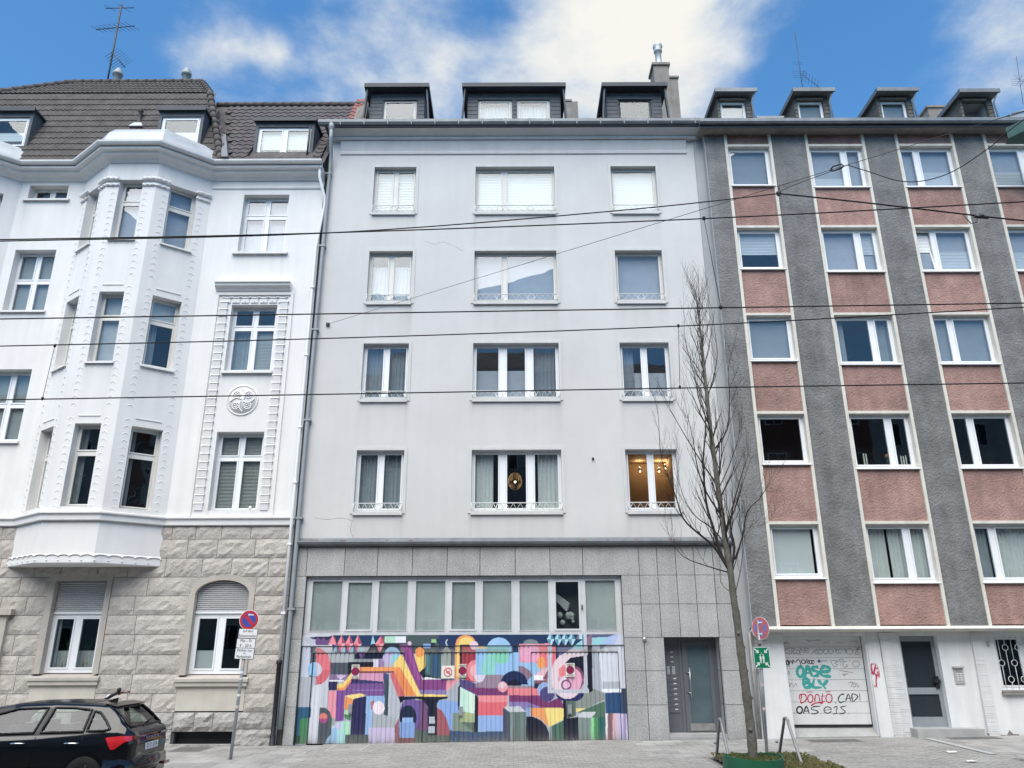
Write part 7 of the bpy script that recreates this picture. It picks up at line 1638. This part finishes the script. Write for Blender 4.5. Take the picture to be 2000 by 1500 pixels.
text_mesh('SCALA', .045, (CX+.005, CY-.46, CZ+.64), (0, 1, 0), (0, 0, 1), squeeze=1.1).build('badge_lettering', 'chrome', CAR)
MB().sweep([(0, .22), (.06, .26), (.075, .42), (.06, .52), (0, .56)], [(CX-.35, CY-.86), (CX-.08, CY-.84), (CX-.0, CY-.66), (CX+.02, CY), (CX-.0, CY+.66), (CX-.08, CY+.84), (CX-.35, CY+.86)]).build('rear_bumper', 'car_paint', CAR) if False else None
bp = MB(); pl_ = [(CX-.42, CY-.86), (CX-.16, CY-.80), (CX-.03, CY-.62), (CX+.02, CY), (CX-.03, CY+.62), (CX-.16, CY+.80), (CX-.42, CY+.86)]
bp.sweep([(0, CZ+.24), (.05, CZ+.27), (.07, CZ+.42), (.05, CZ+.56), (0, CZ+.60)], pl_, smooth=True); bp.build('rear_bumper', 'car_paint', CAR)
for sg_ in (-1, 1): MB().box(CX+.03, CX+.08, CY+sg_*.6-.12, CY+sg_*.6+.12, CZ+.35, CZ+.40).build('reflector', 'lamp_dark_red', CAR)
MB().sweep([(0, CZ+.2), (.085, CZ+.235), (.085, CZ+.255), (0, CZ+.26)], pl_).build('bumper_strip', 'chrome', CAR)
for s in (.74, 3.4):
    for sg_ in (-1, 1):
        wc = (CX-s, CY+sg_*.82, CZ+.32); w = MB(); w.lathe(wc, [(.2, -.1), (.31, -.1), (.325, -.07), (.325, .07), (.31, .1), (.2, .1)], 28, 'y'); WH = w.build('wheel', 'tyre', CAR)
        rmm = MB(); rmm.lathe((wc[0], wc[1]+sg_*.06, wc[2]), [(.0001, .0), (.215, -.01*sg_)], 24, 'y')
        for k in range(5):
            a = k*1.2566; rmm.tube([(wc[0]+.03*math.cos(a), wc[1]+sg_*.09, wc[2]+.03*math.sin(a)), (wc[0]+.2*math.cos(a), wc[1]+sg_*.09, wc[2]+.2*math.sin(a))], .022, 5)
        rmm.build('rim', 'alloy', WH); hb = MB(); hb.lathe((wc[0], wc[1]+sg_*.095, wc[2]), [(.0001, sg_*.012), (.05, 0)], 12, 'y'); hb.build('hub_cap', 'chrome', WH)
        am = MB(); seg = 22
        for k in range(seg):
            a0, a1 = math.pi*(-.08+1.16*k/seg), math.pi*(-.08+1.16*(k+1)/seg)
            def ap(a, r): return cw(s-r*math.cos(a), sg_*(I(s-r*math.cos(a), WD)+.006), .32+r*math.sin(a))
            am.face([ap(a0, .30), ap(a1, .30), ap(a1, .375), ap(a0, .375)])
        am.build('wheel_arch', 'car_trim', CAR)
se = MB()
for s in (1.25, 2.2):
    for y in (-.4, .4): se.box(CX-s-.1, CX-s+.12, CY+y-.25, CY+y+.25, CZ+.5, CZ+1.12); se.box(CX-s-.03, CX-s+.07, CY+y-.13, CY+y+.13, CZ+1.15, CZ+1.33)
se.box(CX-2.9, CX-.3, CY-.75, CY+.75, CZ+.45, CZ+.5); SE = se.build('seats', 'car_seat', CAR)
MB().tube([cw(2.75, -.38+.18*math.cos(k*math.pi/10), .98+.18*math.sin(k*math.pi/10)) for k in range(21)], .014, 5, False).build('steering_wheel', 'car_trim', CAR)
# handlebar-like thing behind the roof: a small clamped streamer on the pavement side
bc = at(226, 1357, -3.2); t = thing('parked_bicycle_bar', 'dark bicycle handlebar end with red grip showing above the car roof', 'handlebar', tuple(bc))
MB().tube([bc+(-.22, 0, -.1), bc+(-.05, 0, .0), bc+(.08, 0, .06)], .035, 7).build('bar', 'black_iron', t); MB().ico(bc+(.07, -.02, .1), .05).build('bell', 'black_iron', t); MB().tube([bc+(.06, 0, .0), bc+(.16, 0, .06), bc+(.3, 0, .06)], .022, 6).build('grip', 'lamp_dark_red', t); MB().tube([bc+(-.24, 0, -.12), bc+(-.14, 0, .0)], .02, 6).tube([bc+(-.15, .0, -.06), bc+(-.15, 0, -1.0)], .02, 6).build('stem', 'sign_white', t)
# ------------------------------------------------------------------ houses across the street (seen as reflections in the panes)
def opposite(x0, x1, h, mat, name, label, cols, rows, y=-29.):
    t = thing(name, label, 'building', ((x0+x1)/2, y, 0)); MB().box(x0, x1, y-9, y, -.5, h).build('wall', mat, t)
    MB().box(x0-.1, x1+.1, y-.1, y+.35, h, h+.3).build('cornice', 'cornice_paint', t); MB().hexa([(x0, y-9, h+.3), (x1, y-9, h+.3), (x1, y, h+.3), (x0, y, h+.3), (x0, y-5.5, h+3.4), (x1, y-5.5, h+3.4), (x1, y-4.5, h+3.4), (x0, y-4.5, h+3.4)]).build('roof', 'slate', t)
    for r in range(rows):
        for c in range(cols):
            cx = x0+(c+.5)*(x1-x0)/cols; cz = 1.2+(r+.5)*(h-1.5)/rows
            w = MB().box(cx-.62, cx+.62, y, y+.05, cz-.8, cz+.8).build('window', 'pvc', t); MB().box(cx-.54, cx-.03, y+.05, y+.06, cz-.72, cz+.72).build('pane', 'room_dark', w); MB().box(cx+.03, cx+.54, y+.05, y+.06, cz-.72, cz+.72).build('pane', 'room_dark', w)
opposite(-24, -9, 18.5, 'beige_far', 'beige_house', 'beige house across the street, left one mirrored in the window panes', 6, 5)
opposite(-9, 6, 20.2, 'clad_far', 'grey_clad_house', 'grey clad house across the street, mirrored in the middle window panes', 6, 5)
opposite(-44, -24, 17.0, 'clad_far', 'slate_grey_house', 'slate grey house across the street, leftmost one mirrored in the window panes', 7, 5)
opposite(24, 44, 17.5, 'beige_far', 'cream_house', 'cream house across the street, rightmost one mirrored in the window panes', 7, 5)
opposite(6, 24, 19.2, 'brick_far', 'brick_house', 'red brick house across the street, mirrored in the right-hand window panes', 7, 5)
